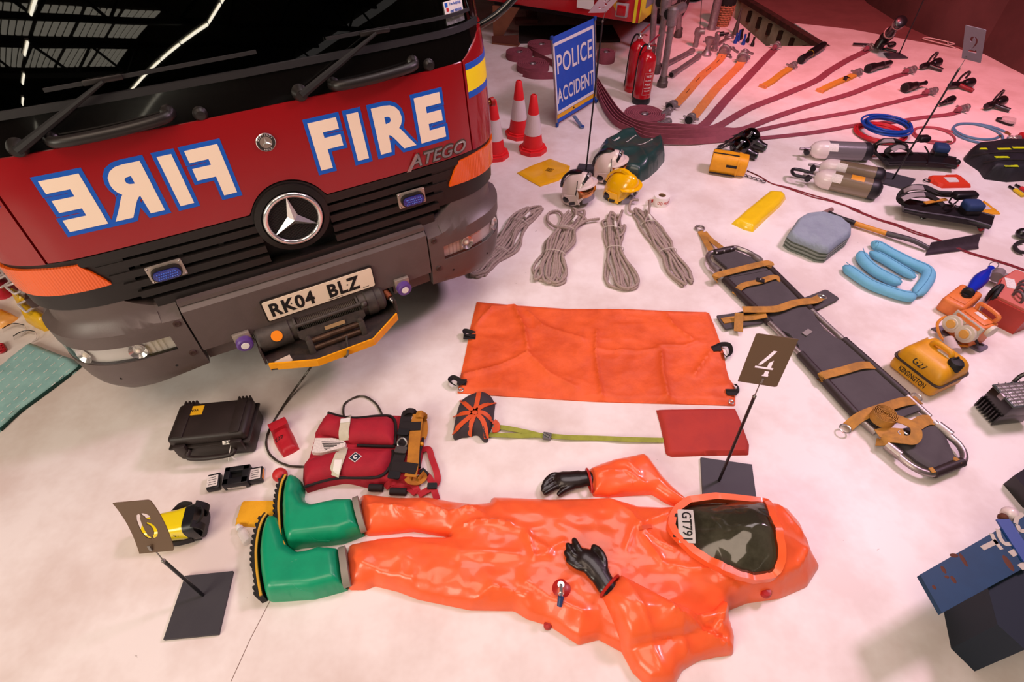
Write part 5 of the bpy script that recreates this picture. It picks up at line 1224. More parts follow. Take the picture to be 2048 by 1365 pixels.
number_stand('grey base plate and thin rod holding the brown board cut with a 4', None, ZB((985, 108), (1272, 148), (1300, 362), (998, 334)), ZB((1092, 230))[0], ZS((395, 1062))[0], .60,
             ((ZS((390, 703))[0], ZS((624, 728))[0], ZS((540, 1014))[0], ZS((315, 970))[0]), .70, .93), '4', (.0, -.05, .46, .54), CARD)
number_stand('dark base plate and tall thin rod holding the grey board cut with a 2', None, [(1768, 346), (1830, 361), (1812, 381), (1752, 366)], (1785, 359), (1918, 138), .90,
             ((ZQ((1345, 238))[0], ZQ((1518, 285))[0], ZQ((1390, 556))[0], ZQ((1205, 515))[0]), .98, 1.22), '2', (.0, .0, .42, .48), CARDG)
number_stand('tall black rod behind the white helmet holding a pale board cut with a 3', None, [(1158, 330), (1196, 333), (1190, 352), (1150, 348)], (1172, 340), (1205, 43), 1.12,
             ((ZN((955, -60))[0], ZN((1130, -60))[0], ZN((1126, 105))[0], ZN((963, 112))[0]), 1.20, 1.42), '3', (.0, .0, .42, .56), CARDW)
number_stand('dark base plate and bare black rod by the far hose monitor', None, ZQ((538, 490), (680, 488), (762, 535), (580, 540)), ZQ((682, 495))[0], (1849, -4), .62, None, None, None, None)
# ------------------------------------------------------------------ stretcher
CANV = mat('grey_stretcher_canvas', '#4a4446', .7, var=(6, '#403a3c', .6), bump=(90, .06)); SLV = mat('brown_pole_sleeve', '#2e2222', .5, bump=(40, .06)); ALU = mat('worn_aluminium', '#a89c9a', .38, .8, var=(14, '#7d706c', .6)); STAN = mat('tan_strap_webbing', '#b98236', .75, var=(14, '#8d6430', .7), bump=(130, .1))
sr = thing('stretcher', 'grey canvas rescue stretcher with metal bows and tan straps', 'stretcher', G(1660, 690))
cz = .03
main = ZS((220, 385), (470, 350), (500, 345), (560, 410), (720, 575)) + ZS((735, 610), (790, 690), (870, 745), (900, 750), (1060, 890), (1260, 1050), (1350, 1140)) + ZS((1080, 1240), (970, 1160), (800, 980), (655, 825), (640, 770), (590, 710), (520, 680), (470, 640))
mb = MB(True); mb.puff(G2(main, cz), lambda d, x, y: .012 + .003 * ridged(x * 4, y * 4, 9) + 0 * d, .02, base=cz - .004); mb.build('canvas', CANV, sr, 50)
hd_ = ZS((160, 262), (280, 232), (385, 275), (420, 300), (475, 345), (225, 392), (240, 330)); mb = MB(True); mb.puff(G2(hd_, cz + .01), lambda d, x, y: .014 + 0 * d, .02, base=cz); mb.build('head_canvas', CANV, sr, 50)
ft = ZS4((740, 960), (820, 850), (1050, 800), (1200, 780), (1290, 900), (1400, 1130), (1490, 1190), (1190, 1310), (1120, 1250), (1000, 1180)); mb = MB(True); mb.puff(G2(ft, cz), lambda d, x, y: .012 + np.clip(d / .02, 0, 1) * .012 * ridged(x * 9 - y * 9, x * 2 + y * 2, 13), .014, base=cz); mb.build('foot_canvas', CANV, sr, 50)
lp = ZS((225, 395), (480, 642), (655, 820), (970, 1165), (1085, 1270)); rp = ZS((470, 322), (720, 572), (900, 740), (1260, 1060), (1390, 1180))
for pl in (lp, rp):
    mb = MB(True); mb.tube(zpath(withz(pl, cz), 4), .0165, 12); po2 = mb.build('pole', ALU, sr)
    for a, b_ in ((0, 1), (2, 3)):
        mb = MB(True); mb.tube(zpath(withz([pl[a], pl[b_]], cz), 3), .024, 12); mb.build('pole_sleeve', SLV, po2)
for pts, z in ((ZS3((330, 620), (240, 510), (200, 440), (215, 390), (270, 365), (490, 320), (600, 345), (700, 390), (810, 480)), .045), (ZS4((650, 920), (760, 1050), (900, 1180), (1050, 1270), (1200, 1300), (1350, 1240), (1490, 1180), (1510, 1100), (1450, 990), (1300, 860), (1190, 760)), .045)):
    mb = MB(True); mb.tube(zpath(withz(pts, z), 6), .0165, 12); mb.build('end_bow', ALU, sr)
for a, b_ in (ZS3((250, 520), (330, 590)), ZS3((730, 420), (800, 470)), ZS4((700, 1000), (840, 1110)), ZS4((1230, 790), (1370, 900))):
    mb = MB(True); mb.tube(zpath(withz([a, b_], .045), 3), .024, 14); mb.build('pole_socket', ALU, sr)
mb = MB(True); mb.tube(zpath(withz(ZS3((275, 375), (490, 330)), .05), 3), .022, 12); cl = mb.build('bow_sleeve', SLV, sr)
for q in ZS3((308, 372), (390, 352), (472, 330)):
    g = G(*q, .072); mb = MB(True); mb.ball((g.x, g.y, .07), .007, 10); mb.build('rivet', CHROME, cl)
mb = MB(True); mb.tube(zpath(withz(ZS4((1190, 1300), (1490, 1180)), .047), 3), .023, 12); mb.build('bow_sleeve', SLV, sr)
for q in (ZS4((1160, 1240), (1200, 1290)), ZS4((1400, 1140), (1490, 1180))): mb = MB(True); mb.ribbon(zpath(withz(q, .066), 3), .02, .004); mb.build('yellow_tie', STAN, sr)
# hanging ring and its strap
g = G(*ZS3((110, 95))[0], .01); mb = MB(True); mb.torus((g.x, g.y, .012), .030, .0065, n=28, k=8); mb.build('ring', ALU, sr)
for pts in (ZS3((115, 130), (170, 230), (240, 350)), ZS3((160, 140), (230, 220), (370, 330))): mb = MB(True); mb.ribbon(zpath(withz(pts, [.012, .02, .045]), 6), .036, .004, roll=.25); mb.build('ring_strap', STAN, sr)
# cross straps
for pts, zs, w_ in ((ZS3((310, 690), (300, 640), (420, 600), (640, 545), (880, 490), (910, 520), (900, 550)), [.03, .06, .062, .062, .062, .055, .03], .050),
                    (ZS3((505, 850), (570, 770), (640, 735), (800, 700), (960, 650), (1030, 690)), [.02, .06, .056, .056, .056, .04], .042),
                    (ZS3((1490, 880), (1400, 920), (1200, 945), (1000, 1010), (800, 1020), (600, 1020)), [.05, .055, .06, .07, .07, .06], .052),
                    (ZS3((370, 1150), (500, 1130), (700, 1110), (870, 1080)), [.03, .03, .04, .06], .046), (ZS3((560, 1060), (555, 1130), (550, 1270)), [.07, .05, .03], .05),
                    (ZS4((10, 310), (40, 270), (250, 215), (430, 165), (560, 165)), [.03, .055, .056, .056, .045], .050),
                    (ZS4((290, 810), (400, 720), (520, 660), (700, 600), (880, 545), (1040, 530)), [.02, .05, .056, .056, .056, .03], .052),
                    (ZS4((600, 880), (720, 860), (880, 870)), [.06, .065, .08], .046), (ZS4((590, 970), (650, 960), (720, 930), (850, 940), (960, 950), (1010, 900), (990, 810), (860, 740), (700, 700)), [.03, .05, .07, .08, .08, .09, .095, .085, .075], .050), (ZS4((1010, 790), (1100, 740), (1180, 740)), [.06, .06, .05], .06)):
    mb = MB(True); mb.ribbon(zpath(withz(pts, zs), 6), w_, .004); mb.build('strap', STAN, sr)
g = G(*ZS4((650, 720))[0], .07); mb = MB(True)
sp_ = [(g.x + (.008 + .0035 * k / 8) * math.cos(k * 2 * PI / 16), g.y + (.008 + .0035 * k / 8) * math.sin(k * 2 * PI / 16), .088) for k in range(112)]; mb.ribbon(sp_, .003, .05); mb.build('strap_roll', STAN, sr)
for q, r_ in ((ZS4((265, 830))[0], .026), (ZS4((1010, 500))[0], .026)):
    g = G(*q, .03); mb = MB(True); mb.torus((g.x, g.y, .03), r_, .0042, n=24, k=8); mb.build('d_ring', CHROME, sr)
for q, a in ((ZS3((1500, 880))[0], 2.5), (ZS4((850, 920))[0], 2.4)):
    g = G(*q, .05); mb = MB(True); mb.torus((0, 0, 0), .024, .004, Matrix.Translation((g.x, g.y, .075 if q[0] > 1700 else .055)) @ Matrix.Rotation(a, 4, 'Z') @ Matrix.Diagonal((1, .6, 1, 1)), 20, 6); mb.build('strap_buckle', CHROME, sr)
g = G(*ZS3((800, 690))[0], .06); mb = MB(True); mb.box((g.x, g.y, .062), (.035, .05, .012), (0, 0, R(70)), .004); kp = mb.build('keeper', JBLK, sr); mb = MB(True); mb.ball((g.x, g.y, .069), .006, 8); mb.build('press_stud', CHROME, kp)
# side flaps under the waist strap
for pts in (ZS((180, 605), (290, 590), (330, 580), (430, 590), (470, 625), (430, 650), (340, 660), (230, 682), (190, 625)), ZS((660, 510), (800, 455), (878, 508), (760, 565), (720, 575))):
    mb = MB(True); mb.puff(G2(pts, .02), lambda d, x, y: .012 + 0 * d, .02, base=.014); mb.build('side_flap', CANV, sr, 50)
g = G(*ZS((695, 698))[0], .045); mb = MB(True); mb.box((g.x, g.y, .0465), (.06, .03, .001), (0, 0, R(35))); mb.build('worn_label', mat('worn_label', '#8e8482', .7), sr)

# ------------------------------------------------------------------ rope hanks
ROPE = mat('hemp_rope', '#a8968b', .9, var=(60, '#84726a', .5), bump=(300, .15)); TWINE = mat('pale_twine', '#cbbfb4', .9); WHIP = mat('white_whipping', '#dcd5ce', .8)
def hank(label, axis, widths, passes, binds, seed, tails=()):
    rnd = random.Random(seed); A = resample(smooth([tuple(G(*p, .02)) for p in axis], 8), .02); n = len(A)
    T = np.gradient(A, axis=0); T /= np.linalg.norm(T, axis=1)[:, None]; S = np.stack([T[:, 1], -T[:, 0], T[:, 2] * 0], 1)
    ws = np.interp(np.linspace(0, 1, n), np.linspace(0, 1, len(widths)), widths)
    t = thing('rope_hank', label, 'rope', tuple(A[n // 2] * np.array([1, 1, 0])), 0, 'rope hanks laid in a row'); r = .0085
    path = []; order = list(np.linspace(-1, 1, passes)); rnd.shuffle(order)
    for k in range(passes):
        q = order[k]; lay = (k * 3) // passes; idx = np.arange(2 + rnd.randint(0, 2), n - 2 - rnd.randint(0, 3), 4)
        if k % 2: idx = idx[::-1]
        ph = rnd.random() * 6
        for i in idx:
            wv = ws[i]; need = passes * 2 * r / (2 * wv + 1e-6); lz = r * 1.05 + min(lay, 2.2) * r * (1.25 if need > 1.6 else .8)
            lat = q * wv * (1 + .25 * math.sin(i * .13 + ph * 2)) + .007 * math.sin(i * .28 + ph); path.append(A[i] + S[i] * lat + np.array([0, 0, lz - A[i][2] + .003 * math.sin(i * .7 + ph)]))
        # loop at the end
        e = idx[-1]; s_ = 1 if not k % 2 else -1; nq = order[(k + 1) % passes]
        if k < passes - 1: path.append(A[e] + T[e] * s_ * (.035 + .02 * rnd.random()) + S[e] * (q + nq) / 2 * ws[e] + np.array([0, 0, r * 1.2 + lay * r * .9 - A[e][2]]))
    P_ = resample(smooth(path, 4), .0075)
    mb = MB(True); mb.rope(P_, r, n=9, depth=.34, pitch=.05); mb.build('rope', ROPE, t, 80)
    for tl_ in tails:
        mb = MB(True); mb.rope(resample(zpath(tl_, 8), .0075), r, n=9, depth=.34, pitch=.05); mb.build('rope_end', ROPE, t, 80)
    for f in binds:
        i = int(f * (n - 1)); wv = ws[i] + .012; mb = MB(True)
        for o in (-.003, .003): mb.tube([A[i] + T[i] * o + S[i] * wv * math.cos(a) + np.array([0, 0, .026 + .030 * math.sin(a) - A[i][2]]) for a in np.linspace(0, 2 * PI, 22, endpoint=False)], .0016, 5, closed=True)
        mb.build('binding_twine', TWINE, t)
    i = int(.75 * (n - 1)); mb = MB(True); p0 = A[i] + S[i] * ws[i] * .4; p0[2] = .052; p1 = p0 + T[i] * .07; mb.cyl(p0, p1, .0105, n=10); mb.build('whipping', WHIP, t)
    return t
hank('thick rope hank half hidden behind the bumper corner', ZH((90, 1200), (190, 1110), (300, 985), (380, 870), (470, 790), (540, 765)), [.075, .05, .085, .06, .07, .05], 15, (.33, .72), 1)
hank('widest rope hank with a side coil and a long tail', ZH((590, 1260), (600, 1170), (610, 1085), (650, 990), (700, 885), (760, 820), (800, 770)), [.10, .125, .06, .085, .055, .075, .05], 17, (.36, .68), 2,
     (withz(ZH((780, 860), (850, 845), (905, 838)), .03), withz(ZH((700, 900), (620, 890), (570, 850), (580, 800), (640, 790), (670, 830), (650, 880)), [.05, .03, .02, .02, .02, .03, .03]), withz(ZH((725, 800), (735, 770), (755, 790), (750, 840)), [.03, .06, .06, .04])))
hank('slim rope hank in front of the yellow helmet', ZH((1075, 1310), (1050, 1220), (1020, 1120), (1005, 1025), (990, 930), (985, 870), (970, 800)), [.075, .105, .085, .045, .06, .045, .06], 10, (.5, .76), 3,
     (withz(ZH((1010, 900), (1030, 850), (1055, 785)), [.05, .04, .03]), withz(ZH((1040, 900), (1072, 880), (1060, 930), (1020, 960)), .03)))
hank('slim rope hank nearest the stretcher ring', ZH((1490, 1260), (1440, 1200), (1375, 1095), (1320, 1010), (1265, 930), (1215, 855), (1150, 760)), [.05, .09, .045, .07, .055, .045, .06], 10, (.38, .74), 4,
     (withz(ZH((1200, 860), (1225, 800), (1235, 720)), [.05, .05, .04]), withz(ZH((1130, 800), (1100, 780), (1115, 720), (1160, 715)), [.03, .03, .04, .04])))

# ------------------------------------------------------------------ helmets
def helmet(label, loc, rotz, shell, white, tilt=(0, 0), seed=0, s=1.0):
    """local +x is the face side"""
    t = thing('helmet', label, 'helmet', loc, rotz, 'fire helmets')
    t.rotation_euler = (tilt[0], tilt[1], rotz)
    BK = mat('helmet_black', '#141012', .3, coat=.3); VZ = mat('gold_visor', '#c98a5a', .08, .9); 
    def shellpt(a, b):
        # a: azimuth 0..2pi, b: 0 rim .. 1 crown
        ca, sa = math.cos(a), math.sin(a); el = b * PI / 2
        rx, ry, rz_ = .135, .112, .155
        face = max(0, ca) ** 2
        z = .055 + rz_ * math.sin(el) + .075 * face * (1 - b) - .055 * (1 - b) * (1 - face) * 1.0
        k = math.cos(el) ** .75
        return (rx * ca * k, ry * sa * k, max(.0, z))
    mb = MB(); nu, nv = 40, 14; vs = []; fs = []
    for j in range(nv + 1):
        for i in range(nu): vs.append(shellpt(2 * PI * i / nu, j / nv * .985))
    for j in range(nv):
        for i in range(nu): fs.append((j * nu + i, j * nu + (i + 1) % nu, (j + 1) * nu + (i + 1) % nu, (j + 1) * nu + i))
    fs.append(tuple(nv * nu + i for i in range(nu))); mb.add(vs, fs); mb.build('shell', shell, t, 60)
    # comb along the crown
    path = [(.135 * math.cos(e), 0, .055 + .160 * math.sin(e) + .012) for e in np.linspace(.42, PI * .93, 18)]
    mb = MB(); mb.sweep(path, [(-.022, -.012), (.022, -.012), (.016, .006), (-.016, .006)], 'up', up=(0, .001, 1)); mb.build('comb', shell if not white else BK, t)
    if white:
        mb = MB(); mb.slab(lambda u, v: tuple(Vector(shellpt((u - .5) * 1.5, .34 + .20 * v * (1 - abs(u - .5)))) * 1.02), 14, 4, (-.004, 0, -.003)); mb.build('front_panel', BK, t)
        mb = MB(); p_ = Vector(shellpt(0, .40)) * 1.03; mb.box(tuple(p_), (.008, .05, .03), (0, R(-35), 0), .004); mb.build('crest', CHROME, t)
    # peak
    mb = MB(); mb.slab(lambda u, v: (.118 * math.cos((u - .5) * 2.3) + (.010 + .034 * math.cos((u - .5) * 2.1)) * v, (.118 + .012 * v) * math.sin((u - .5) * 2.3), .132 - .004 * v), 18, 3, (0, 0, -.006)); mb.build('peak', shell, t)
    # face visor, gold inside and clear tip
    mb = MB(); mb.slab(lambda u, v: ((.126 + .020 * math.sin(v * PI)) * math.cos((u - .5) * 2.3), .112 * math.sin((u - .5) * 2.3), .126 - .08 * v), 20, 6, (-.003, 0, 0)); mb.build('visor', VZ if white else CLEARG, t)
    mb = MB(); mb.slab(lambda u, v: ((.128 - .006 * v) * math.cos((u - .5) * 1.9), .108 * math.sin((u - .5) * 1.9), .055 - .052 * v), 18, 4, (-.003, 0, 0)); mb.build('chin_visor', mat('smoky_tip', '#8a8290', .3), t)
    for s in (-1, 1):
        def side(u, v, c_, w_, h_, o=.004):
            a = c_[0] + (u - .5) * w_; b = c_[1] + (v - .5) * h_; p = Vector(shellpt(s * a, b)); n = Vector((p.x, p.y * 1.4, (p.z - .06) * .6)).normalized(); return tuple(p + n * o)
        for c_, w_, h_ in (((1.95, .16), .42, .22),):
            mb = MB(); mb.ball(side(.5, .5, c_, w_, h_, .006), (.030, .011, .026), 14); mb.build('side_plate', BK, t)
        mb = MB(); mb.slab(lambda u, v: side(u, v, (1.35 - .3 * v, .42), .055, .40, .006), 2, 10, (0, -s * .003, -.002)) if white else mb.slab(lambda u, v: side(u, v, (2.1, .03), .5, .06), 6, 2, (0, -s * .003, 0)); mb.build('side_slot', BK, t)
        # cheek guard
        mb = MB(); mb.slab(lambda u, v: (.035 - .10 * u + .02 * v, s * (.113 - .004 * v + .004 * math.sin(u * PI)), .085 - .08 * v * (1 - .25 * u)), 8, 6, (0, -s * .006, 0)); mb.build('cheek_guard', shell, t)
        mb = MB(); mb.slab(lambda u, v: (.022 - .05 * u, s * .1195, .035 - .022 * v - .008 * u), 5, 2, (0, -s * .004, 0)); mb.build('cheek_pad', BK, t)
    mb = MB(); mb.lathe([(.0, .02), (.078, .02), (.08, .08), (.06, .13), (0, .15)], 20); mb.build('liner', BK, t)
    if s != 1: t.scale = (s, s, s)
    return t
HW = mat('helmet_white', '#e3d2ca', .18, coat=.6); HY = mat('helmet_yellow', '#f2b705', .2, coat=.6)
g1 = G(*ZH2((390, 930))[0]); g2 = G(*ZH2((900, 560))[0]); g3 = G(*ZH2((1080, 930))[0])
helmet('white helmet with gold visor lowered, nearest the fire engine', g1 + Vector((0, 0, .025)), R(-30), HW, True, (0, R(-14)), s=1.0)
helmet('white helmet behind the yellow one, beside the green bag', g2 + Vector((.0, .0, .025)), R(-20), HW, True, (0, R(-14)), s=1.02)
helmet('bright yellow helmet standing on the floor', g3 + Vector((0, .07, 0)), R(-40), HY, False, s=1.08)
# roll of barrier tape
TP = mat('tape_white', '#efe6e2', .35, coat=.3); g = G(*ZH2((1740, 1000))[0]); tr2 = thing('tape_roll', 'roll of white barrier tape printed DO NOT in red', 'tape', (g.x, g.y + .03, 0))
mb = MB(); mb.ring_lathe([(.028, 0), (.06, 0), (.06, .075), (.028, .075)], 40); mb.build('roll', TP, tr2)
mb = MB(); mb.ring_lathe([(.022, .002), (.028, .002), (.028, .073), (.022, .073)], 32); mb.build('core', mat('cardboard_core', '#8a6a4e', .8), tr2)
RINK = mat('red_ink', '#c23a30', .5); mb = MB(); mb.text('DO NOT C', (.125, .024), fn=lambda x, y, z: ((.0603 + z) * math.cos(-1.2 + x / .06), (.0603 + z) * math.sin(-1.2 + x / .06), .036 + y), bold=.02); mb.build('lettering', RINK, tr2, 0)
mb = MB(); mb.slab(lambda u, v: (-.058 - .07 * u, -.01 - .02 * u, .072 * v * (1 - .5 * u) + .003), 4, 4, (0, .001, 0)); te_ = mb.build('loose_end', TP, tr2); mb = MB(); mb.slab(lambda u, v: (-.063 - .04 * u, -.0125 - .012 * u, .02 + .028 * v), 4, 2, (0, .0008, 0)); mb.build('print_mark', RINK, te_)
# biohazard bag
xy = G2(ZH((585, 448), (715, 495), (705, 545), (640, 590), (520, 628), (450, 590), (370, 540), (460, 495)), .004); BAGY = mat('yellow_polythene', '#eab11a', .3, coat=.3, var=(8, '#dca010', .5), bump=(14, .2)); hb = lambda d, x, y: .006 + np.clip(d / .02, 0, 1) * .010 * ridged(x * 6, y * 7, 61)
bo = thing('waste_bag', 'flat yellow waste bag with a printed diamond', 'bag', G(*ZH((545, 535))[0])); mb = MB(True); mb.puff(xy, hb, .012); mb.build('bag_sheet', BAGY, bo); BGF = Field(xy, hb)
g = cast(BGF, *ZH((582, 522))[0], .003); mb = MB(True); M_ = rotM(g, R(15))
for r0 in (.035, .024): mb.ring_lathe([(r0, 0), (r0 + .003, 0), (r0 + .003, .001), (r0, .001)], 4, M_)
mb.ring_lathe([(.008, 0), (.011, 0), (.011, .001), (.008, .001)], 12, M_ @ Matrix.Translation((.008, 0, 0))); mb.ring_lathe([(.008, 0), (.011, 0), (.011, .001), (.008, .001)], 12, M_ @ Matrix.Translation((-.006, .007, 0))); mb.ring_lathe([(.008, 0), (.011, 0), (.011, .001), (.008, .001)], 12, M_ @ Matrix.Translation((-.006, -.007, 0)))
mb.build('printed_mark', mat('brown_print', '#5a3a10', .5), bo, 0)
# green bag
GB = mat('dark_green_pvc', '#23423f', .35, coat=.25, var=(9, '#1b3432', .5), bump=(20, .1)); gx = ZH((905, 330), (960, 290), (1040, 255), (1080, 225), (1140, 240), (1200, 285), (1290, 290), (1340, 295), (1348, 370), (1300, 430), (1240, 480), (1180, 512), (1100, 500), (1000, 470), (930, 440), (885, 410))
xy = G2(gx, .13); hg = lambda d, x, y: dome(.12, .07)(d) + np.clip(d / .05, 0, 1) * (.05 * ridged(x * 4.2, y * 3.6, 73) ** 2 - .008) ; GBF = Field(xy, hg)
gb = thing('holdall', 'dark green creased holdall with white lettering behind the helmets', 'bag', G(*ZH((1120, 420))[0])); mb = MB(True); mb.puff(xy, hg, .013); mb.build('bag_body', GB, gb, 60)
for s_, a, b_, h_ in (('London', ZH((1015, 328))[0], ZH((1035, 315))[0], .022), ('Emergency', ZH((1115, 320))[0], ZH((1145, 300))[0], .018), ('Emergency Aid', ZH((1205, 350))[0], ZH((1250, 325))[0], .022)): text_px(s_, a, b_, h_, GBF, STK, gb, .01, off=.008)
# traffic cones
CR = mat('cone_red', '#e0252a', .5); CW = mat('cone_reflective', '#dcd2d0', .4, bump=(120, .2))
def cone(label, q):
    g = G(*q); t = thing('traffic_cone', label, 'traffic cone', g, .2, 'traffic cones beside the fire engine'); 
    mb = MB(); o_ = [(.125 * math.cos(k * PI / 4 + .39), .125 * math.sin(k * PI / 4 + .39)) for k in range(8)]; mb.prism(o_, 0, .035); mb.prism([(x * .86, y * .86) for x, y in o_], .035, .05); mb.build('cone_base', CR, t, 20)
    rr = lambda z: .088 - (.088 - .026) * (z - .05) / .43
    mb = MB(); mb.lathe([(rr(.05), .045), (rr(.05), .05), (rr(.16), .16)], 28); mb.build('cone_foot', CR, t)
    mb = MB(); mb.lathe([(rr(.16) + .002, .16), (rr(.33) + .002, .33)], 28); mb.build('white_sleeve', CW, t)
    mb = MB(); mb.lathe([(rr(.33), .33), (rr(.475), .475), (.018, .485), (.014, .44)], 28); mb.build('cone_tip', CR, t)
cone('red and white traffic cone nearest the police sign', ZN((388, 1372))[0]); cone('red and white traffic cone at the back of the three', ZN((262, 1232))[0])
cone('red and white traffic cone half hidden by the cab corner', ZN((45, 1420))[0])
# folding POLICE ACCIDENT sign
SBL = mat('sign_blue', '#1f56c0', .4, var=(8, '#1b4cae', .4)); SWH = mat('sign_white', '#e2dede', .45)
bl_, br_ = G(1112, 255, .0), G(1193, 205, .0); e = (br_ - bl_); W_ = e.length; e.normalize(); rz = math.atan2(e.y, e.x)
sg = thing('police_sign', 'folding blue sign reading POLICE ACCIDENT on thin legs', 'sign', (bl_.x, bl_.y, 0), rz)
lean = R(8); Ms_ = Matrix.Rotation(-lean, 4, 'X')
H_ = .75
def sp3(x, z, o=0.0): return Ms_ @ Vector((x, -o, z))
sc_ = MB(); sc_.slab(lambda u, v: sp3(W_ * (.02 + .96 * u), .03 + (H_ - .03) * v), 4, 6, (0, .006, 0)); sh = sc_.build('sign_sheet', SBL, sg)
def rectbar(a, b_, m, nm, par, o=.002): 
    mb = MB(); mb.slab(lambda u, v: sp3(a[0] + (b_[0] - a[0]) * u, a[1] + (b_[1] - a[1]) * v, o), 2, 2, (0, .002, 0)); return mb.build(nm, m, par)
for a, b_ in (((.03, .105), (W_ - .03, .13)), ((.03, H_ - .075), (W_ - .03, H_ - .05)), ((.03, .105), (.05, H_ - .05)), ((W_ - .05, .105), (W_ - .03, H_ - .05))): rectbar(a, b_, SWH, 'white_border', sh)
rectbar((.02, .065), (W_ - .02, .10), mat('sign_yellow', '#e5a81c', .5), 'yellow_band', sh)
for s_, z, h_, w_ in (('POLICE', .52, .16, W_ * .80), ('ACCIDENT', .26, .13, W_ * .86)):
    mb = MB(); mb.text(s_, (w_, h_), fn=lambda x, y, zz: tuple(sp3(W_ / 2 + x, z + y, .003 + zz)), bold=.012, sp=1.06); mb.build('lettering', SWH, sh, 0)
for x in (.012, W_ - .012):
    mb = MB(); mb.cyl(sp3(x, 0, .006), sp3(x, H_ + .01, .006), .007, n=10); mb.build('side_pole', ALU, sg)
    for z in (.02, H_): mb = MB(); mb.box(tuple(sp3(x, z, .006)), (.03, .02, .035), bev=.004); mb.build('pole_clip', mat('clip_blue', '#14418c', .5), sg)
mb = MB(); a = G(1145, 220, .1) ; mb.ball(tuple(sp3(W_ * .42, .085, .006)), .008, 8); mb.build('stud', BATT, sg)
mb = MB(True); mb.ribbon([G(1148, 232, .05), G(1165, 256, .012)], .03, .012); mb.build('foot_strut', mat('strut_grey', '#6f86a8', .4, .5), sg)
mb = MB(True); p = G(1163, 253, .012); mb.box((p.x, p.y, .012), (.035, .05, .024), (0, 0, .6), .005); mb.build('strut_shoe', mat('clip_blue', '#14418c'), sg)
# extinguishers
XR = mat('extinguisher_red', '#b3141f', .2, coat=.6)
def extinguisher(label, q, a, black):
    g = G(*q); t = thing('fire_extinguisher', label, 'extinguisher', g, a, 'fire extinguishers by the standpipes'); r = .085
    mb = MB(); mb.lathe([(r, .045 if black else .03), (r, .40), (r * .92, .43), (r * .7, .455), (.03, .475), (.026, .50), (0, .50)], 32); mb.build('cylinder', XR, t)
    mb = MB(); mb.lathe([(r * .98, .0), (r * 1.04, .004), (r * 1.02, .055), (r, .06)], 32); mb.build('foot_ring', BATT if black else XR, t)
    mb = MB(); mb.lathe([(.02, .495), (.026, .50), (.026, .52), (.016, .53), (.014, .55), (0, .55)], 16); mb.build('valve', CHROME, t)
    mb = MB(); mb.ribbon([(.0, 0, .545), (.05, .01, .60), (.085, .015, .635)], .018, .012); mb.ribbon([(.01, 0, .53), (.06, .0, .545), (.09, 0, .545)], .016, .008); mb.build('lever', XR, t)
    mb = MB(); mb.tube(smooth([(-.015, 0, .525), (-.06, -.01, .515), (-.092, -.02, .44), (-.10, -.025, .30), (-.098, -.03, .14), (-.096, -.03, .06)], 6), .0085, 10); mb.build('hose', RUBBER, t)
    mb = MB(); mb.cyl((-.096, -.03, .075), (-.096, -.03, .02), .013, .010, 12); mb.build('nozzle', BATT, t)
    if black:
        def cy(x, y, z, c=-.25): return ((r + .001 + z) * math.cos(c + x / r), (r + .001 + z) * math.sin(c + x / r), y)
        mb = MB()
        for a_, b_ in (((-.045, .10), (.045, .1035)), ((-.045, .30), (.045, .3035)), ((-.045, .10), (-.042, .30)), ((.042, .10), (.045, .30))): mb.slab(lambda u, v: cy(a_[0] + (b_[0] - a_[0]) * u, a_[1] + (b_[1] - a_[1]) * v, .0), 6, 1, (0, 0, 0.0001))
        mb.build('label_frame', STK, t)
        mb = MB()
        for s_, z, h_, w_ in (('WATER', .275, .022, .055), ('9 LITRE', .235, .014, .06), ('FIRE', .20, .02, .06), ('WOOD PAPER', .165, .012, .07), ('TEXTILES', .14, .012, .06), ('6', .335, .03, .02)): mb.text(s_, (w_, h_), fn=lambda x, y, zz: cy(x, z + y, .0004 + zz), bold=.02, th=.0004)
        mb.build('lettering', STK, t, 0)
extinguisher('red fire extinguisher with black foot and white printing, in front', ZX((555, 1395))[0], R(-60), True)
extinguisher('plain red fire extinguisher with red foot, behind the other', ZX((445, 1235))[0], R(-60), False)
# ------------------------------------------------------------------ hoses and couplings
HOSE = mat('maroon_hose', '#8a4450', .8, var=(14, '#763844', .5), bump=(90, .12)); OHOSE = mat('orange_hose', '#d98a4c', .75, var=(9, '#c87a40', .5), wave=(14, .25, 'X')); YHOSE = mat('yellow_hose', '#c9952e', .7, var=(12, '#b58226', .5)); GALV = mat('cast_alloy', '#9c9092', .42, .65, var=(18, '#7d7274', .6)); DKALLOY = mat('dark_alloy', '#5e5450', .5, .5, var=(16, '#463c3a', .6)); NOZ = mat('black_nozzle', '#161114', .32, coat=.2)
def zat(base, top):
    """height above the floor point under pixel base at which pixel top lies"""
    g = G(*base); best = min(((abs(d), z) for z in np.arange(0, 2.0, .005) for d in [pixel(g.x, g.y, z)[1] - top[1]])); return best[1]
def pixel(x, y, z):
    d = Vector((x, y, z - CAM_H)); k = d.dot(cam_fwd); return 1024 + FPX * d.dot(cr) / k, 682.5 - FPX * d.dot(cu) / k
def lugs(mb, c, ax, r, n=2, l=.03, a0=0.0):
    up_ = Vector((0, 0, 1)); s_ = ax.cross(up_).normalized() if abs(ax.z) < .9 else Vector((1, 0, 0)); n_ = s_.cross(ax)
    for k in range(n):
        a = a0 + 2 * PI * k / n; v = s_ * math.cos(a) + n_ * math.sin(a); mb.cyl(c + v * r * .8, c + v * (r + l), .010, .012, 8)
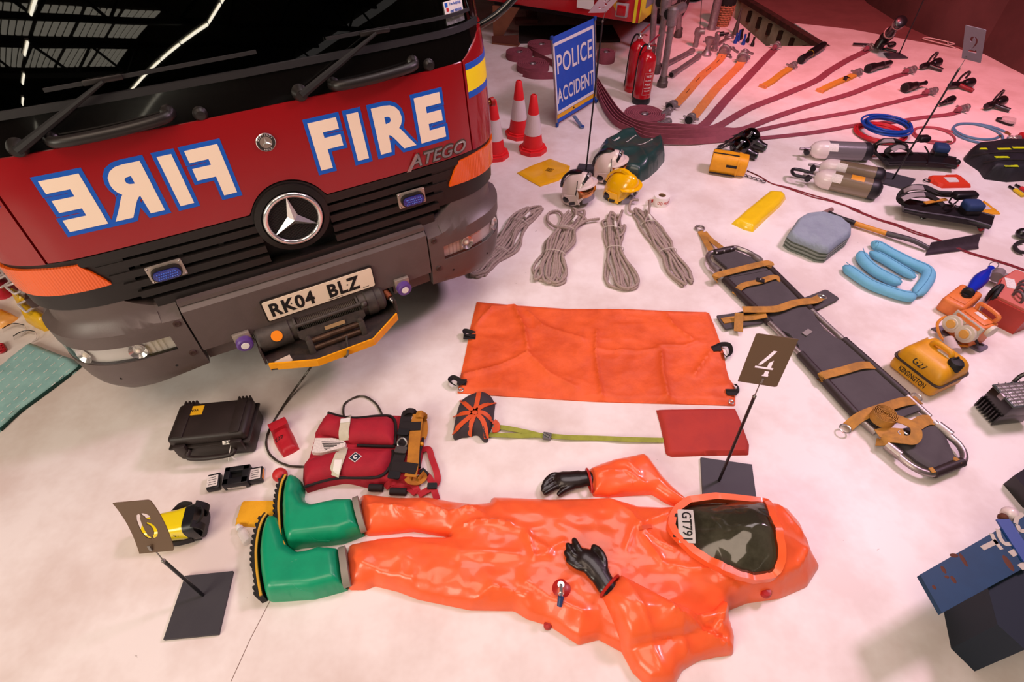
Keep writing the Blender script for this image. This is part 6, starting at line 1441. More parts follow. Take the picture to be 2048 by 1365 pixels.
def coupling(parent, a, b, r, m=None, name='coupling', bore=True):
    a, b = Vector(a), Vector(b); ax = (b - a).normalized(); mb = MB(True)
    mb.cone_path([(*a.lerp(b, f), r * k) for f, k in ((0, .8), (.1, .9), (.35, .9), (.36, 1.12), (.5, 1.12), (.52, .95), (.8, .95), (.82, 1.15), (1, 1.15))], 24)
    lugs(mb, a.lerp(b, .43), ax, r * 1.1); o = mb.build(name, m or GALV, parent)
    if bore: mb = MB(True); mb.cone_path([(*(b - ax * .002), r * .9), (*(b + ax * .0015), r * .9)], 24); mb.build('bore', mat('dark_bore', '#0a0808', .7), o)
    return o
def coil(label, q, rpx, hgt=.07, turns=6, tail=None, loose=False):
    g = G(*q); r1 = abs(G(q[0] + rpx, q[1]).x - g.x); t = thing('hose_coil', label, 'hose', g, 0, 'rolled maroon hoses'); n = int(turns * 28)
    r0 = .05; pth = [(( r0 + (r1 - r0) * k / n) * math.cos(k * 2 * PI / 28), (r0 + (r1 - r0) * k / n) * math.sin(k * 2 * PI / 28), hgt / 2 + .001) for k in range(n + 1)]
    thk = (r1 - r0) / turns * .82; mb = MB(); mb.ribbon(pth, thk, hgt); mb.build('rolled_hose', HOSE, t, 30)
    mb = MB(); mb.lathe([(.0, .01), (.028, .01), (.028, hgt * .9), (.02, hgt * 1.02), (0, hgt * 1.02)], 14); mb.box((.03, .01, hgt * .8), (.045, .02, .025), bev=.004); mb.build('inner_coupling', GALV, t)
    return t
coil('rolled maroon hose at the far left of the roll cluster', ZN((263, 525))[0], 26)
coil('rolled maroon hose at the back, below the far engine', ZN((462, 462))[0], 27, .08)
c3 = coil('rolled maroon hose at the front of the roll cluster', ZN((385, 632))[0], 32)
coil('rolled maroon hose half hidden behind the police sign', ZN((735, 500))[0], 30, .08)
coil('rolled maroon hose showing right of the police sign', ZN((1045, 560))[0], 18, .11, 4)
for lab_, pts, par in (('maroon hose strip trailing from the back roll to the sign', ZN((375, 470), (480, 530), (600, 590), (760, 660)), None), ('maroon hose strip trailing from the front roll behind the sign', ZN((300, 668), (400, 690), (600, 688), (800, 670)), None)):
    mb = MB(True); mb.ribbon(zpath(withz(pts, .036), 8), .010, .07); one('hose_strip', lab_, 'hose', mb, HOSE)
bc = coil('loosely rolled maroon hose with two alloy couplings beside the extinguishers', ZN((1395, 1085))[0], 40, .06, 7)
coupling(bc, G(*ZN((1530, 1150))[0], .045), G(*ZN((1630, 1105))[0], .045), .030); coupling(bc, G(*ZN((1560, 1050))[0], .045), G(*ZN((1640, 1000))[0], .045), .026)
# five hoses run on edge in a bundle, then fan out flat
inner = ZN((975, 745), (1080, 905), (1170, 1030), (1265, 1105)); outer = ZN((960, 800), (1040, 985), (1140, 1115), (1265, 1180))
ends = [('maroon hose fanning out nearest the orange hoses', ZO((-40, 1150), (180, 1165), (400, 1175), (500, 1130), (700, 900), (900, 690), (1050, 530), (1130, 450)), .088, (1157, 440), (1180, 395)),
        ('maroon hose running up to the hose monitor', ZO((-40, 1175), (250, 1190), (480, 1190), (620, 1150), (900, 990), (1200, 870), (1500, 740)) + ZQ((60, 640), (200, 555), (330, 490), (385, 462)), .080, None, None),
        ('maroon hose with a pistol branch lying at its end', ZO((-30, 1200), (300, 1215), (640, 1195), (830, 1180), (1100, 1080), (1300, 1010), (1560, 930)) + ZQ((250, 850), (450, 770), (640, 700), (745, 670)), .072, None, None),
        ('narrow maroon hose second from the nearest of the fan', ZO((-20, 1230), (300, 1250), (640, 1225), (900, 1200), (1200, 1140), (1500, 1080)) + ZQ((300, 1010), (600, 940), (800, 890), (930, 862)), .056, None, None),
        ('narrow maroon hose nearest of the fan', ZO((-20, 1265), (300, 1290), (640, 1270), (940, 1262), (1300, 1230), (1600, 1190)) + ZQ((300, 1140), (600, 1115), (900, 1070), (1120, 1045), (1220, 1020)), .056, None, None)]
for k, (lab_, pts, w_, ca, cb) in enumerate(ends):
    f = k / 4; start = [(inner[i][0] + (outer[i][0] - inner[i][0]) * f, inner[i][1] + (outer[i][1] - inner[i][1]) * f) for i in range(4)]
    allp = start + list(pts); nE = len(start) + 2; zz = [.04] * nE + [.026, .012] + [.007] * (len(allp) - nE - 2)
    Pw = zpath(withz(allp, zz), 8); rl = np.interp(np.arange(len(Pw)), [0, (nE - 1) * 8, (nE + 1.2) * 8, len(Pw)], [PI / 2, PI / 2, 0, 0])
    t = thing('fire_hose', lab_, 'hose', G(*allp[8]), 0, 'maroon hoses fanned across the floor')
    mb = MB(True); h_ = w_ / 2; mb.sweep(Pw, [(-h_, 0), (-h_ * .95, -.0045), (h_ * .95, -.0045), (h_, 0), (h_ * .95, .0045), (-h_ * .95, .0045)], 'up', roll=rl); mb.build('hose_jacket', HOSE, t, 50)
    e1, e2 = Vector(Pw[-3]), Vector(Pw[-1]); d = (e2 - e1).normalized(); b0 = Vector((e2.x, e2.y, .034)) - d * .01
    coupling(t, b0, b0 + d * (.12 if k != 1 else .10), .033 if w_ > .06 else .028, bore=(k != 1))
    mb = MB(True); mb.cone_path([(*(b0 - d * .045), .018), (*(b0 + d * .0), .028)], 16); mb.build('hose_tail', HOSE, t)
for lab_, pts, ca, cb in (('orange flat hose with dark print, nearest the standpipes', ZO((225, 960), (330, 850), (470, 690), (620, 560), (665, 490)), ZO((150, 990))[0], ZO((700, 440))[0]), ('plain orange flat hose beside the maroon fan', ZO((385, 1075), (480, 960), (600, 810), (720, 690), (800, 610), (835, 560)), ZO((320, 1130))[0], ZO((850, 500))[0])):
    t = thing('orange_hose', lab_, 'hose', G(*pts[2]), 0, 'orange hoses'); Pw = zpath(withz(pts, [.02] + [.008] * (len(pts) - 2) + [.03]), 8)
    mb = MB(True); h_ = .047; mb.sweep(Pw, [(-h_, 0), (-h_ * .95, -.005), (h_ * .95, -.005), (h_, 0), (h_ * .95, .005), (-h_ * .95, .005)], 'up'); mb.build('hose_jacket', OHOSE, t, 50)
    a = Vector(Pw[0]); b_ = G(*ca, .04); a.z = .04; coupling(t, a, a + (b_ - a).normalized() * .11, .040)
    a = Vector(Pw[-1]); b_ = G(*cb, .05); a.z = .05; d = (b_ - a).normalized(); mb = MB(True); mb.cone_path([(*(a - d * .02), .040), (*a, .052), (*(a + d * .03), .055), (*(a + d * .035), .066), (*(a + d * .06), .066), (*(a + d * .062), .05), (*(a + d * .075), .05)], 24); lugs(mb, a + d * .045, d, .06, 4, .022, .4); mb.build('suction_coupling', GALV, t)
    if 'print' in lab_:
        for k in range(5):
            g = Vector(Pw[8 + k * 5]); g2_ = Vector(Pw[10 + k * 5]); mb = MB(True); mb.ribbon([g + Vector((0, 0, .006)), g2_ + Vector((0, 0, .006))], .006, .0006); mb.build('print_mark', INK, t, 0)
for lab_, pts, ca in (('short yellow hose length with winged coupling', ZO((1030, 785), (1110, 740), (1200, 670), (1270, 625)), ZO((1310, 590))[0]), ('short yellow hose length with black knob', ZO((1550, 825), (1660, 770), (1790, 715)) + ZQ((210, 715), (270, 685)), ZQ((330, 650))[0])):
    t = thing('hose_sample', lab_, 'hose', G(*pts[1]), 0, 'short yellow hose lengths'); Pw = zpath(withz(pts, .015), 8); mb = MB(True); mb.ribbon(Pw, .07, .022); mb.build('hose_jacket', YHOSE, t)
    a = Vector(Pw[0]); d = (a - Vector(Pw[2])).normalized(); mb = MB(True); mb.ribbon([a - d * .004, a + d * .018], .08, .03); mb.build('orange_end', OHOSE, t)
    a = Vector(Pw[-1]); a.z = .035; b_ = G(*ca, .035); coupling(t, a, a + (b_ - a).normalized() * .09, .032, bore=False)
    if 'knob' in lab_: g = G(*ZQ((200, 705))[0], .05); mb = MB(True); mb.cone_path([(g.x, g.y, .02, .018), (g.x, g.y, .055, .022), (g.x, g.y, .06, .016)], 12); mb.build('knob', NOZ, t)
# ------------------------------------------------------------------ nozzles
def nozzle(label, a, b, prof, z=None, extra=None):
    A, B_ = G(*a, z or max(p[1] for p in prof)), G(*b, z or max(p[1] for p in prof)); zc = max(p[1] for p in prof) * 1.0
    A.z = B_.z = zc; t = thing('nozzle', label, 'nozzle', ((A.x + B_.x) / 2, (A.y + B_.y) / 2, 0), 0, 'hose nozzles by the fanned hoses')
    mb = MB(True); mb.cone_path([(*A.lerp(B_, f), r) for f, r in prof], 20); mb.build('nozzle_body', NOZ, t)
    d = (A - B_).normalized(); mb = MB(True); mb.cone_path([(*(A - d * .001), prof[0][1] * .72), (*(A + d * .002), prof[0][1] * .72)], 16); mb.build('mouth', mat('dark_bore', '#0a0808'), t)
    mb = MB(True); f0 = prof[len(prof) // 2][0]; mb.cone_path([(*A.lerp(B_, f0), prof[len(prof) // 2][1] * 1.06), (*A.lerp(B_, f0 + .04), prof[len(prof) // 2][1] * 1.06)], 20); mb.build('collar', mat('collar_band' + (extra or ''), extra or '#3a3338', .4), t)
    return t
nozzle('black nozzle with yellow band by the pit edge', ZO((1375, 545))[0], ZO((1580, 410))[0], [(0, .042), (.15, .042), (.16, .034), (.4, .036), (.42, .046), (.9, .046), (1, .04)], extra='#c9a21c')
nozzle('black nozzle with a loop handle below the stand plate', ZQ((400, 625))[0], ZQ((610, 570))[0], [(0, .046), (.25, .046), (.3, .036), (.6, .034), (.7, .028), (.95, .03), (1, .022)])
nozzle('tapering black nozzle in the middle of the fan', ZQ((735, 800))[0], ZQ((925, 755))[0], [(0, .048), (.2, .048), (.25, .04), (.5, .034), (.75, .018), (.95, .018), (1, .024)])
nozzle('small black nozzle between two narrow hoses', ZQ((1170, 900))[0], ZQ((1060, 945))[0], [(0, .034), (.3, .034), (.35, .028), (.6, .022), (.7, .016), (1, .014)])
def pistol(label, q, ang, grip, s=1.0):
    t = thing('branch_pipe', label, 'nozzle', G(*q), ang, 'pistol branches at the hose ends'); z = .045
    mb = MB(); mb.cone_path([(-.13, 0, z, .024), (-.09, 0, z, .03), (-.04, 0, z, .03), (-.02, 0, z, .022), (.05, 0, z, .024), (.06, 0, z, .034), (.10, 0, z, .044), (.15, 0, z, .046), (.16, 0, z, .04)], 20); mb.build('barrel', NOZ, t)
    mb = MB(); mb.cone_path([(.159, 0, z, .034), (.163, 0, z, .034)], 18); mb.build('mouth', mat('dark_bore', '#0a0808'), t)
    mb = MB(); mb.ribbon(smooth([(-.05, 0, z + .02), (-.03, .0, z + .08), (.02, .0, z + .115), (.05, 0, z + .10), (.03, 0, z + .05)], 5), .02, .012, up=(0, 1, 0)); mb.build('bail_handle', NOZ, t)
    mb = MB(); mb.tube(smooth([(-.01, -.01, z - .005), (.01, -.06, z - .015), (.03, -.11, .026), (.04, -.14, .022)], 5), .02, 10); mb.build('pistol_grip', grip, t)
pistol('black pistol branch at the back of the fan', ZQ((940, 625))[0], R(25), NOZ); pistol('black pistol branch with a dark red grip', ZQ((1215, 805))[0], R(15), mat('dark_red_grip', '#7a1a22', .4)); pistol('black pistol branch at the nearest hose end', ZQ((1520, 985))[0], R(28), NOZ)
# hose monitor
b0 = G(*ZQ((500, 400))[0], .1); mo = thing('hose_monitor', 'black hose monitor raised on spread legs at the far wall', 'monitor', (b0.x, b0.y, 0)); bx, by = b0.x, b0.y
mb = MB(True); mb.cone_path([(bx, by, .05, .05), (bx + .02, by + .01, .10, .055), (bx + .05, by + .02, .15, .05)], 16); mb.ball((bx + .05, by + .02, .16), .06); mb.build('swivel', NOZ, mo)
tip = G(*ZQ((705, 190))[0], .42); base = Vector((bx + .05, by + .02, .16)); mb = MB(True); mb.cone_path([(*base.lerp(tip, f), r) for f, r in ((0, .045), (.2, .045), (.25, .055), (.45, .05), (.5, .04), (.75, .05), (.8, .06), (.98, .062), (1, .05))], 18); br = mb.build('barrel', NOZ, mo)
for f in (.28, .80): mb = MB(True); mb.cone_path([(*base.lerp(tip, f), .061), (*base.lerp(tip, f + .04), .061)], 18); mb.build('pale_band', mat('pale_band', '#b48a8a', .5), br)
for pts in (ZQ((265, 400), (430, 410), (520, 440), (660, 470)),): mb = MB(True); mb.tube(zpath(withz(pts, .025), 5), .014, 8); mb.build('leg', NOZ, mo)
for pts in (ZQ((520, 420), (600, 360), (640, 320)), ZQ((480, 420), (560, 400), (630, 395))): mb = MB(True); mb.tube(zpath(withz(pts, [.06, .12, .10]), 5), .012, 8); mb.build('lever', NOZ, mo)
g = G(*ZQ((620, 398))[0], .07); mb = MB(True); mb.ball((g.x, g.y, .06), (.05, .035, .035)); mb.build('inlet', NOZ, mo)
# thin gas hose coils
def thin_coil(label, q, r, n, m, rr, squash=.0, ends=None, name='gas_hose', seed=1):
    g = G(*q); rnd = random.Random(seed); pts = []
    for k in range(int(n * 24) + 1):
        a = k * 2 * PI / 24; jit = r * (1 - .10 * math.sin(k * .026 * 24 / n) - .14 * (k / (n * 24)) * (n < 3) * 2.0); pts.append((g.x + jit * math.cos(a) + .008 * math.sin(k * .11 + seed), g.y + jit * math.sin(a) * .95 + .010 * math.cos(k * .07 + seed), rr + (k / 24) * rr * (1.1 if n > 3 else .15) * .7))
    t = thing(name, label, 'hose', g, 0); mb = MB(True); mb.tube(resample(smooth(pts, 2), .02), rr, 8); mb.build('hose_line', m, t)
    for e, f in ((0, 1), (-1, -2)):
        p, q_ = Vector(pts[e]), Vector(pts[f]); d = (p - q_).normalized(); mb = MB(True); mb.cone_path([(*(p - d * .004), rr * 1.2), (*(p + d * .02), rr * 1.25), (*(p + d * .022), rr * .8), (*(p + d * .045), rr * .8)], 10); mb.build('hose_fitting', mat('brass_fitting', '#8a6a48', .4, .7), t)
    return t
REDH = mat('red_gas_hose', '#b0202a', .4); BLUH = mat('blue_gas_hose', '#16439c', .35); MRH = mat('dull_red_hose', '#9a4550', .5); GBH = mat('grey_blue_hose', '#4f7c9a', .5)
thin_coil('coil of red hose under the blue coil', ZQ((500, 1235))[0], .20, 4, REDH, .0095, seed=3)
o = thin_coil('heaped coil of bright blue hose on a red one', ZQ((540, 1215))[0], .19, 6, BLUH, .0095, seed=5); o.location.z = .045
thin_coil('flat double ring of dull red hose', ZQ((1010, 1240))[0], .20, 1.8, MRH, .008, seed=7); thin_coil('flat double ring of grey blue hose', ZQ((1410, 1215))[0], .23, 1.9, GBH, .010, seed=2)
# clear goggles
t = thing('goggles', 'clear goggles with a black band near the far branches', 'goggles', G(*ZQ((1650, 1110))[0])); mb = MB(True); mb.ribbon(zpath(withz(ZQ((1720, 1138), (1680, 1135), (1610, 1110), (1570, 1095), (1580, 1078), (1620, 1080)), .012), 6), .02, .006, roll=1.2); mb.build('band', JBLK, t)
gx = G2(ZQ((1610, 1062), (1760, 1095), (1740, 1135), (1690, 1130), (1600, 1100)), .02); mb = MB(True); mb.puff(gx, lambda d, x, y: dome(.045, .03)(d), .012); mb.build('lens', CLEARG, t)
# ------------------------------------------------------------------ standpipes, fittings and tools behind the extinguishers
def standpipe(label, base, top, r, head=None, foot=.05, leanto=None):
    g = G(*base); H_ = zat(base, top); a = Vector((g.x, g.y, 0)); t = thing('standpipe', label, 'standpipe', g, 0, 'alloy standpipes'); tp_ = G(*top, H_); 
    mb = MB(True); mb.cyl(a + Vector((0, 0, .02)), tp_, r, n=20); mb.build('pipe', GALV, t)
    mb = MB(True); mb.cone_path([(g.x, g.y, 0, foot), (g.x, g.y, .05, foot), (g.x, g.y, .06, foot * .85), (g.x, g.y, .10, r * 1.25), (g.x, g.y, .11, r * 1.02)], 24); mb.build('foot_coupling', DKALLOY, t)
    if head:
        for (pa, pb, rr, z) in head:
            A, B_ = G(*pa, H_ + z), G(*pb, H_ + z); mb = MB(True); mb.cyl(A, B_, rr, n=20); d = (A - B_).normalized(); hp_ = mb.build('outlet', GALV, t)
            mb = MB(True); mb.cyl(A + d * .002, A - d * .03, rr * 1.14, n=20); mb.build('outlet_rim', GALV, hp_); mb = MB(True); mb.cyl(A + d * .0035, A + d * .001, rr * .9, n=20); mb.build('bore', mat('dark_bore', '#0a0808'), hp_)
        mb = MB(True); mb.cone_path([(*(tp_ - Vector((0, 0, .10))), r * 1.02), (*(tp_ - Vector((0, 0, .09))), r * 1.5), (*(tp_ - Vector((0, 0, .03))), r * 1.5), (*tp_, r * 1.7), (*(tp_ + Vector((0, 0, .05))), r * 1.7), (*(tp_ + Vector((0, 0, .07))), r)], 20); mb.build('head', GALV, t)
    return t
standpipe('alloy standpipe with a double outlet head, nearest the extinguishers', ZX((845, 1180))[0], ZX((995, 200))[0], .033, [(ZX((930, 195))[0], ZX((1130, 100))[0], .05, 0)], .055)
standpipe('alloy standpipe just behind the double outlet one', ZX((762, 1000))[0], ZX((900, 60))[0], .033, [(ZX((810, 30))[0], ZX((1010, -20))[0], .05, .0)], .048)
standpipe('tall alloy standpipe rising beside the extinguisher levers', ZX((700, 735))[0], ZX((752, -40))[0], .034, None, .045); standpipe('alloy standpipe farthest back by the engine wheel', ZX((1062, 505))[0], ZX((1085, 150))[0], .034, None, .05)
def pipe_on_floor(label, a, b):
    A, B_ = G(*a, .035), G(*b, .035); t = thing('pipe', label, 'pipe', G(*a), 0, 'alloy pipes on the floor'); mb = MB(True); mb.cone_path([(*A.lerp(B_, f), r) for f, r in ((0, .034), (.1, .034), (.13, .026), (.9, .026), (.92, .033), (1, .033))], 18); mb.build('tube', GALV, t); d = (A - B_).normalized(); mb = MB(True); mb.cyl(A + d * .002, A, .025, n=16); mb.build('bore', mat('dark_bore', '#0a0808'), t)
pipe_on_floor('alloy pipe on the floor pointing at the near standpipe', ZX((975, 1025))[0], ZX((1350, 765))[0]); pipe_on_floor('alloy pipe on the floor passing behind the near standpipe', ZX((860, 900))[0], ZX((1265, 690))[0])
def upright(name, label, cat, q, prof, m=None, group=None, parts=()):
    """turned upright object; prof [(r,z)]"""
    g = G(*q); t = thing(name, label, cat, g, 0, group); t.scale = (.72,) * 3; mb = MB(); mb.lathe(prof, 24); mb.build('body', m or GALV, t); return t
t = upright('hydrant_elbow', 'alloy hydrant elbow with a thin bar standing in it', 'fitting', ZX((1300, 640))[0], [(.045, 0), (.045, .06), (.04, .07), (.05, .17), (.065, .2), (.06, .27), (.03, .29), (0, .29)])
mb = MB(); mb.cyl((.0, -.02, .24), (.09, -.05, .25), .045, n=18); mb.build('side_outlet', GALV, t); mb = MB(); mb.cyl((0.02, .02, .26), (-.14, .10, 1.35), .006, n=8); mb.build('bar', DKALLOY, t)
t = upright('dividing_breech', 'cast alloy dividing breech with two necks', 'fitting', ZX((1450, 755))[0], [(.075, 0), (.078, .03), (.06, .05), (.04, .09), (.036, .15), (.06, .19), (.075, .21), (.078, .26), (.06, .27), (0, .27)]); mb = MB(); mb.cyl((.03, .03, .17), (.12, .08, .17), .04, n=18); mb.cyl((-.03, 0, .2), (-.10, -.02, .21), .012, n=8); mb.build('side_neck', GALV, t)
t = upright('hydrant_valve', 'alloy hydrant valve with a dark knurled spindle', 'fitting', ZX((1560, 690))[0], [(.055, 0), (.058, .02), (.045, .03), (.045, .22), (.05, .26), (.03, .28), (0, .28)]); mb = MB(); mb.cone_path([(.02, -.02, .25, .035), (.08, -.03, .26, .035), (.085, -.03, .26, .02), (.16, -.035, .27, .018)], 14); mb.build('spindle', NOZ, t)
t = upright('strainer', 'alloy suction strainer tube with a lugged foot', 'strainer', ZX((1520, 400))[0], [(.085, 0), (.085, .03), (.072, .05), (.072, .50), (.075, .51), (.068, .515), (0, .515)]); mb = MB(); mb.box((.11, 0, .02), (.06, .03, .025), bev=.005); mb.box((-.11, 0, .02), (.06, .03, .025), bev=.005); mb.build('foot_lug', GALV, t)
WIC = mat('wicker', '#a36a4a', .8); g = G(*ZX((1655, 345))[0]); t = thing('basket_strainer', 'brown wicker basket strainer with a black upper half', 'strainer', g); t.scale = (.8,) * 3
mb = MB()
for k in range(9): z = .015 + k * .034; mb.tube([( (.098 + .004 * k + .008 * (1 if (j + k) % 2 else -1)) * math.cos(j * 2 * PI / 24), (.098 + .004 * k + .008 * (1 if (j + k) % 2 else -1)) * math.sin(j * 2 * PI / 24), z) for j in range(24)], .016, 6, closed=True)
mb.build('weave', WIC, t); mb = MB()
for j in range(12): mb.cyl((.098 * math.cos(j * PI / 6), .098 * math.sin(j * PI / 6), 0), (.135 * math.cos(j * PI / 6), .135 * math.sin(j * PI / 6), .32), .008, n=6)
mb.build('stake', WIC, t); mb = MB(); mb.lathe([(.128, .30), (.145, .32), (.16, .60), (.15, .62), (0, .62)], 24); mb.build('canvas_top', mat('black_canvas', '#1a1917', .8), t)
upright('reducing_nozzle', 'tall tapering grey nozzle standing by the pit', 'nozzle', ZX((1840, 470))[0], [(.05, 0), (.05, .04), (.042, .06), (.014, .36), (.016, .40), (0, .40)], DKALLOY)
BN = mat('blue_nozzle_paint', '#1a3f96', .35)
for k, (q, m_, lab_, hh_) in enumerate(((ZX((1842, 590))[0], BN, 'blue nozzle tip at the front left of the tip cluster', .16), (ZX((1880, 560))[0], BN, 'slim blue nozzle tip behind the front left one', .17), (ZX((1920, 525))[0], NOZ, 'black nozzle tip at the back of the tip cluster', .15), (ZX((1952, 610))[0], BN, 'broad blue nozzle tip in the middle of the cluster', .16), (ZX((2008, 578))[0], NOZ, 'black nozzle tip behind the broad blue one', .15), (ZO((928, 420))[0], NOZ, 'black nozzle tip farthest right of the cluster', .14), (ZX((1905, 545))[0], NOZ, 'black nozzle tip between two blue ones', .16))):
    upright('nozzle_tip', lab_, 'nozzle', q, [(.032, 0), (.032, .03), (.026, .05), (.016, hh_ * .6), (.018, hh_), (0, hh_)], m_, 'small nozzle tips by the pit')
def flat_tool(label, a, b, wd, m=GALV, name='spanner'):
    A, B_ = G(*a, .012), G(*b, .012); t = thing(name, label, 'tool', G(*a), 0, 'small alloy tools'); mb = MB(True); mb.ribbon([A.lerp(B_, f) for f in (0, .1, .5, 1)], wd, .014, scale=[(.6, 1), (.9, 1), (.7, 1), (1.3, 1)]); mb.build('handle', m, t); mb = MB(True); mb.torus((B_.x, B_.y, .014), wd * .9, wd * .3, n=18, k=6); mb.build('jaw', m, t)
flat_tool('alloy spanner with an open eye by the hydrant valve', ZX((1600, 615))[0], ZX((1765, 500))[0], .05); flat_tool('short alloy lever above the left orange hose', ZX((1890, 715))[0], ZX((1800, 655))[0], .03); flat_tool('short alloy lever right of the orange hose couplings', ZX((1795, 785))[0], ZX((1750, 755))[0], .03)
flat_tool('forked alloy tool between orange and maroon hoses', ZO((940, 490))[0], ZO((870, 460))[0], .03); flat_tool('small alloy key near the forked tool', ZO((905, 535))[0], ZO((880, 520))[0], .03)
# white cable on the floor by the wall
mb = MB(True); mb.tube(zpath(withz(ZQ((1240, 455), (1150, 420), (1000, 380), (900, 350), (960, 345), (1100, 375), (1190, 400), (1130, 400), (1140, 340), (1210, 290), (1330, 290)), .006), 8), .006, 6); one('white_cable', 'loose white cable on the floor by the red partition', 'cable', mb, mat('white_cable', '#d8b8b4', .5))
# ------------------------------------------------------------------ breathing sets and rescue kit on the right
ZV = lambda *q: P(1900, 220, .24916, q)
ZW = lambda *q: P(1820, 960, .21986, q)
ZE = lambda *q: P(1940, 520, .24885, q)
ZG = lambda *q: P(0, 520, .13187, q)
SHOULD = mat('cylinder_shoulder_white', '#dccbc8', .3, coat=.4); WRAP1 = mat('cylinder_grey_wrap', '#6b6468', .3, coat=.6, bump=(150, .08)); WRAP2 = mat('cylinder_khaki_wrap', '#7b6a55', .25, coat=.7, bump=(150, .08)); CAPB = mat('cylinder_boot_black', '#1d1a1e', .45)
def cylinder(label, a, b, wrap, handle=False, r=.075):
    A, B_ = G(*a, r), G(*b, r); d = (B_ - A).normalized(); L = (B_ - A).length; t = thing('air_cylinder', label, 'air cylinder', ((A.x + B_.x) / 2, (A.y + B_.y) / 2, 0), 0, 'breathing air cylinders')
    f = lambda s: tuple(A + d * s)
    mb = MB(True); mb.cone_path([(*f(.075 + L * .10), r), (*f(L * .86), r)], 32); cy_ = mb.build('wrapped_shell', wrap, t)
    mb = MB(True); mb.cone_path([(*f(.0), .026), (*f(.012), .040), (*f(.03), .058), (*f(.055), .070), (*f(.085), r), (*f(.085 + L * .09), r * 1.004)], 32); mb.build('shoulder', SHOULD, t)
    mb = MB(True); mb.cone_path([(*f(L * .85), r * 1.02), (*f(L * .93), r * 1.02), (*f(L * .98), r * .85), (*f(L * 1.02), r * .5), (*f(L * 1.025), .0001)], 32); mb.build('boot', CAPB, t)
    side = Vector((d.y, -d.x, 0)); mb = MB(True); mb.cyl(f(.0), tuple(A - d * .05), .016, n=14); mb.cyl(tuple(A - d * .05 - side * .0), tuple(A - d * .085), .012, n=12); mb.build('valve', GALV, t)
    p = A - d * .045; mb = MB(True); mb.cyl(tuple(p), tuple(p + side * .05), .012, n=10); mb.cyl(tuple(p + side * .045), tuple(p + side * .075), .022, n=14); mb.build('valve_knob', CAPB, t)
    up_ = Vector((0, 0, 1)); n2 = (up_ * .75 + side * .65).normalized(); cc = A + d * (L * .28) + n2 * (r + .0008); e2 = n2.cross(d)
    mb = MB(True); mb.slab(lambda u, v: tuple(A + d * (L * (.24 + .16 * u)) + (up_ * math.cos(.35 + v * .9) + side * math.sin(.35 + v * .9)) * (r + .001)), 2, 8, tuple(-n2 * .001)); mb.build('data_label', WLAB, t)
    if handle:
        w_ = A - d * .02; mb = MB(True); mb.tube(smooth([tuple(w_ + side * .035), tuple(w_ - d * .04 + side * .045), tuple(w_ - d * .12 + side * .045), tuple(w_ - d * .15 + side * .0), tuple(w_ - d * .14 - side * .05), tuple(w_ - d * .05 - side * .055), tuple(w_ - side * .04)], 6), .013, 10); mb.build('carry_handle', CAPB, t)
        mb = MB(True); mb.slab(lambda u, v: tuple(A + d * (L * (.52 + .20 * u)) + (up_ * math.cos(-.2 + v * .8) + side * math.sin(-.2 + v * .8)) * (r + .001)), 2, 8, tuple(-n2 * .001)); mb.build('orange_label', mat('orange_label', '#e0962a', .4), t)
    return t
cylinder('grey wrapped air cylinder with white shoulder, farthest of the three', ZM((1095, 540))[0], ZR((190, 475))[0], WRAP1)
cylinder('khaki air cylinder partly behind the front one', ZM((1180, 695))[0], ZR((300, 715))[0], WRAP2, False)
cylinder('khaki air cylinder with looped carry handle, at the front', ZM((1135, 790))[0], ZR((270, 830))[0], WRAP2, True)
# yellow kit bag
KB = mat('yellow_kit_bag', '#e39a12', .5, var=(12, '#d08a0e', .5), bump=(40, .1)); A, B_ = G(*ZM((200, 640))[0], .085), G(*ZM((520, 690))[0], .085); kb = thing('kit_bag', 'yellow barrel kit bag with black piping and toggles', 'bag', ((A.x + B_.x) / 2, (A.y + B_.y) / 2, 0)); d = (B_ - A).normalized(); L = (B_ - A).length; side = Vector((d.y, -d.x, 0)); up_ = Vector((0, 0, 1))
pf = np.array(rrect(.155, .16, .05)); mb = MB(True); mb.sweep([tuple(A + d * L * f) for f in (-.02, .0, .35, .72, .74, .98, 1.0)], pf, 'up', scale=[(.9, .9), (1, 1), (1.02, 1.02), (1, 1), (.98, .98), (.96, .96), (.8, .8)]); mb.build('bag_body', KB, kb)
for a_, z_ in ((.30, .166), (-.35, .155), (.80, .02)):
    mb = MB(True); mb.ribbon([tuple(A + d * L * f + side * (.08 * a_ / .8 if a_ > 0 else a_ * .15) + up_ * (z_ - .085)) for f in (.0, .35, .72)], .014, .006); mb.build('piping', JBLK, kb)
mb = MB(True); mb.ribbon([tuple(A + d * L * f + side * .079 + up_ * .01) for f in (.42, .72)], .02, .008, up=tuple(side)); mb.build('strap_tab', JBLK, kb)
mb = MB(True); mb.sweep([tuple(A + d * L * f) for f in (.71, .77)], pf, 'up', scale=[(1.05, 1.05), (1.05, 1.05)]); mb.build('collar_band', KB, kb)
mb = MB(True)
for k in range(5): g = G(*ZM((500 + k * 42, 775 + k * 14))[0], .012); mb.torus((g.x, g.y, .01), .018, .003, n=14, k=5)
mb.build('clip_chain', NOZ, kb)
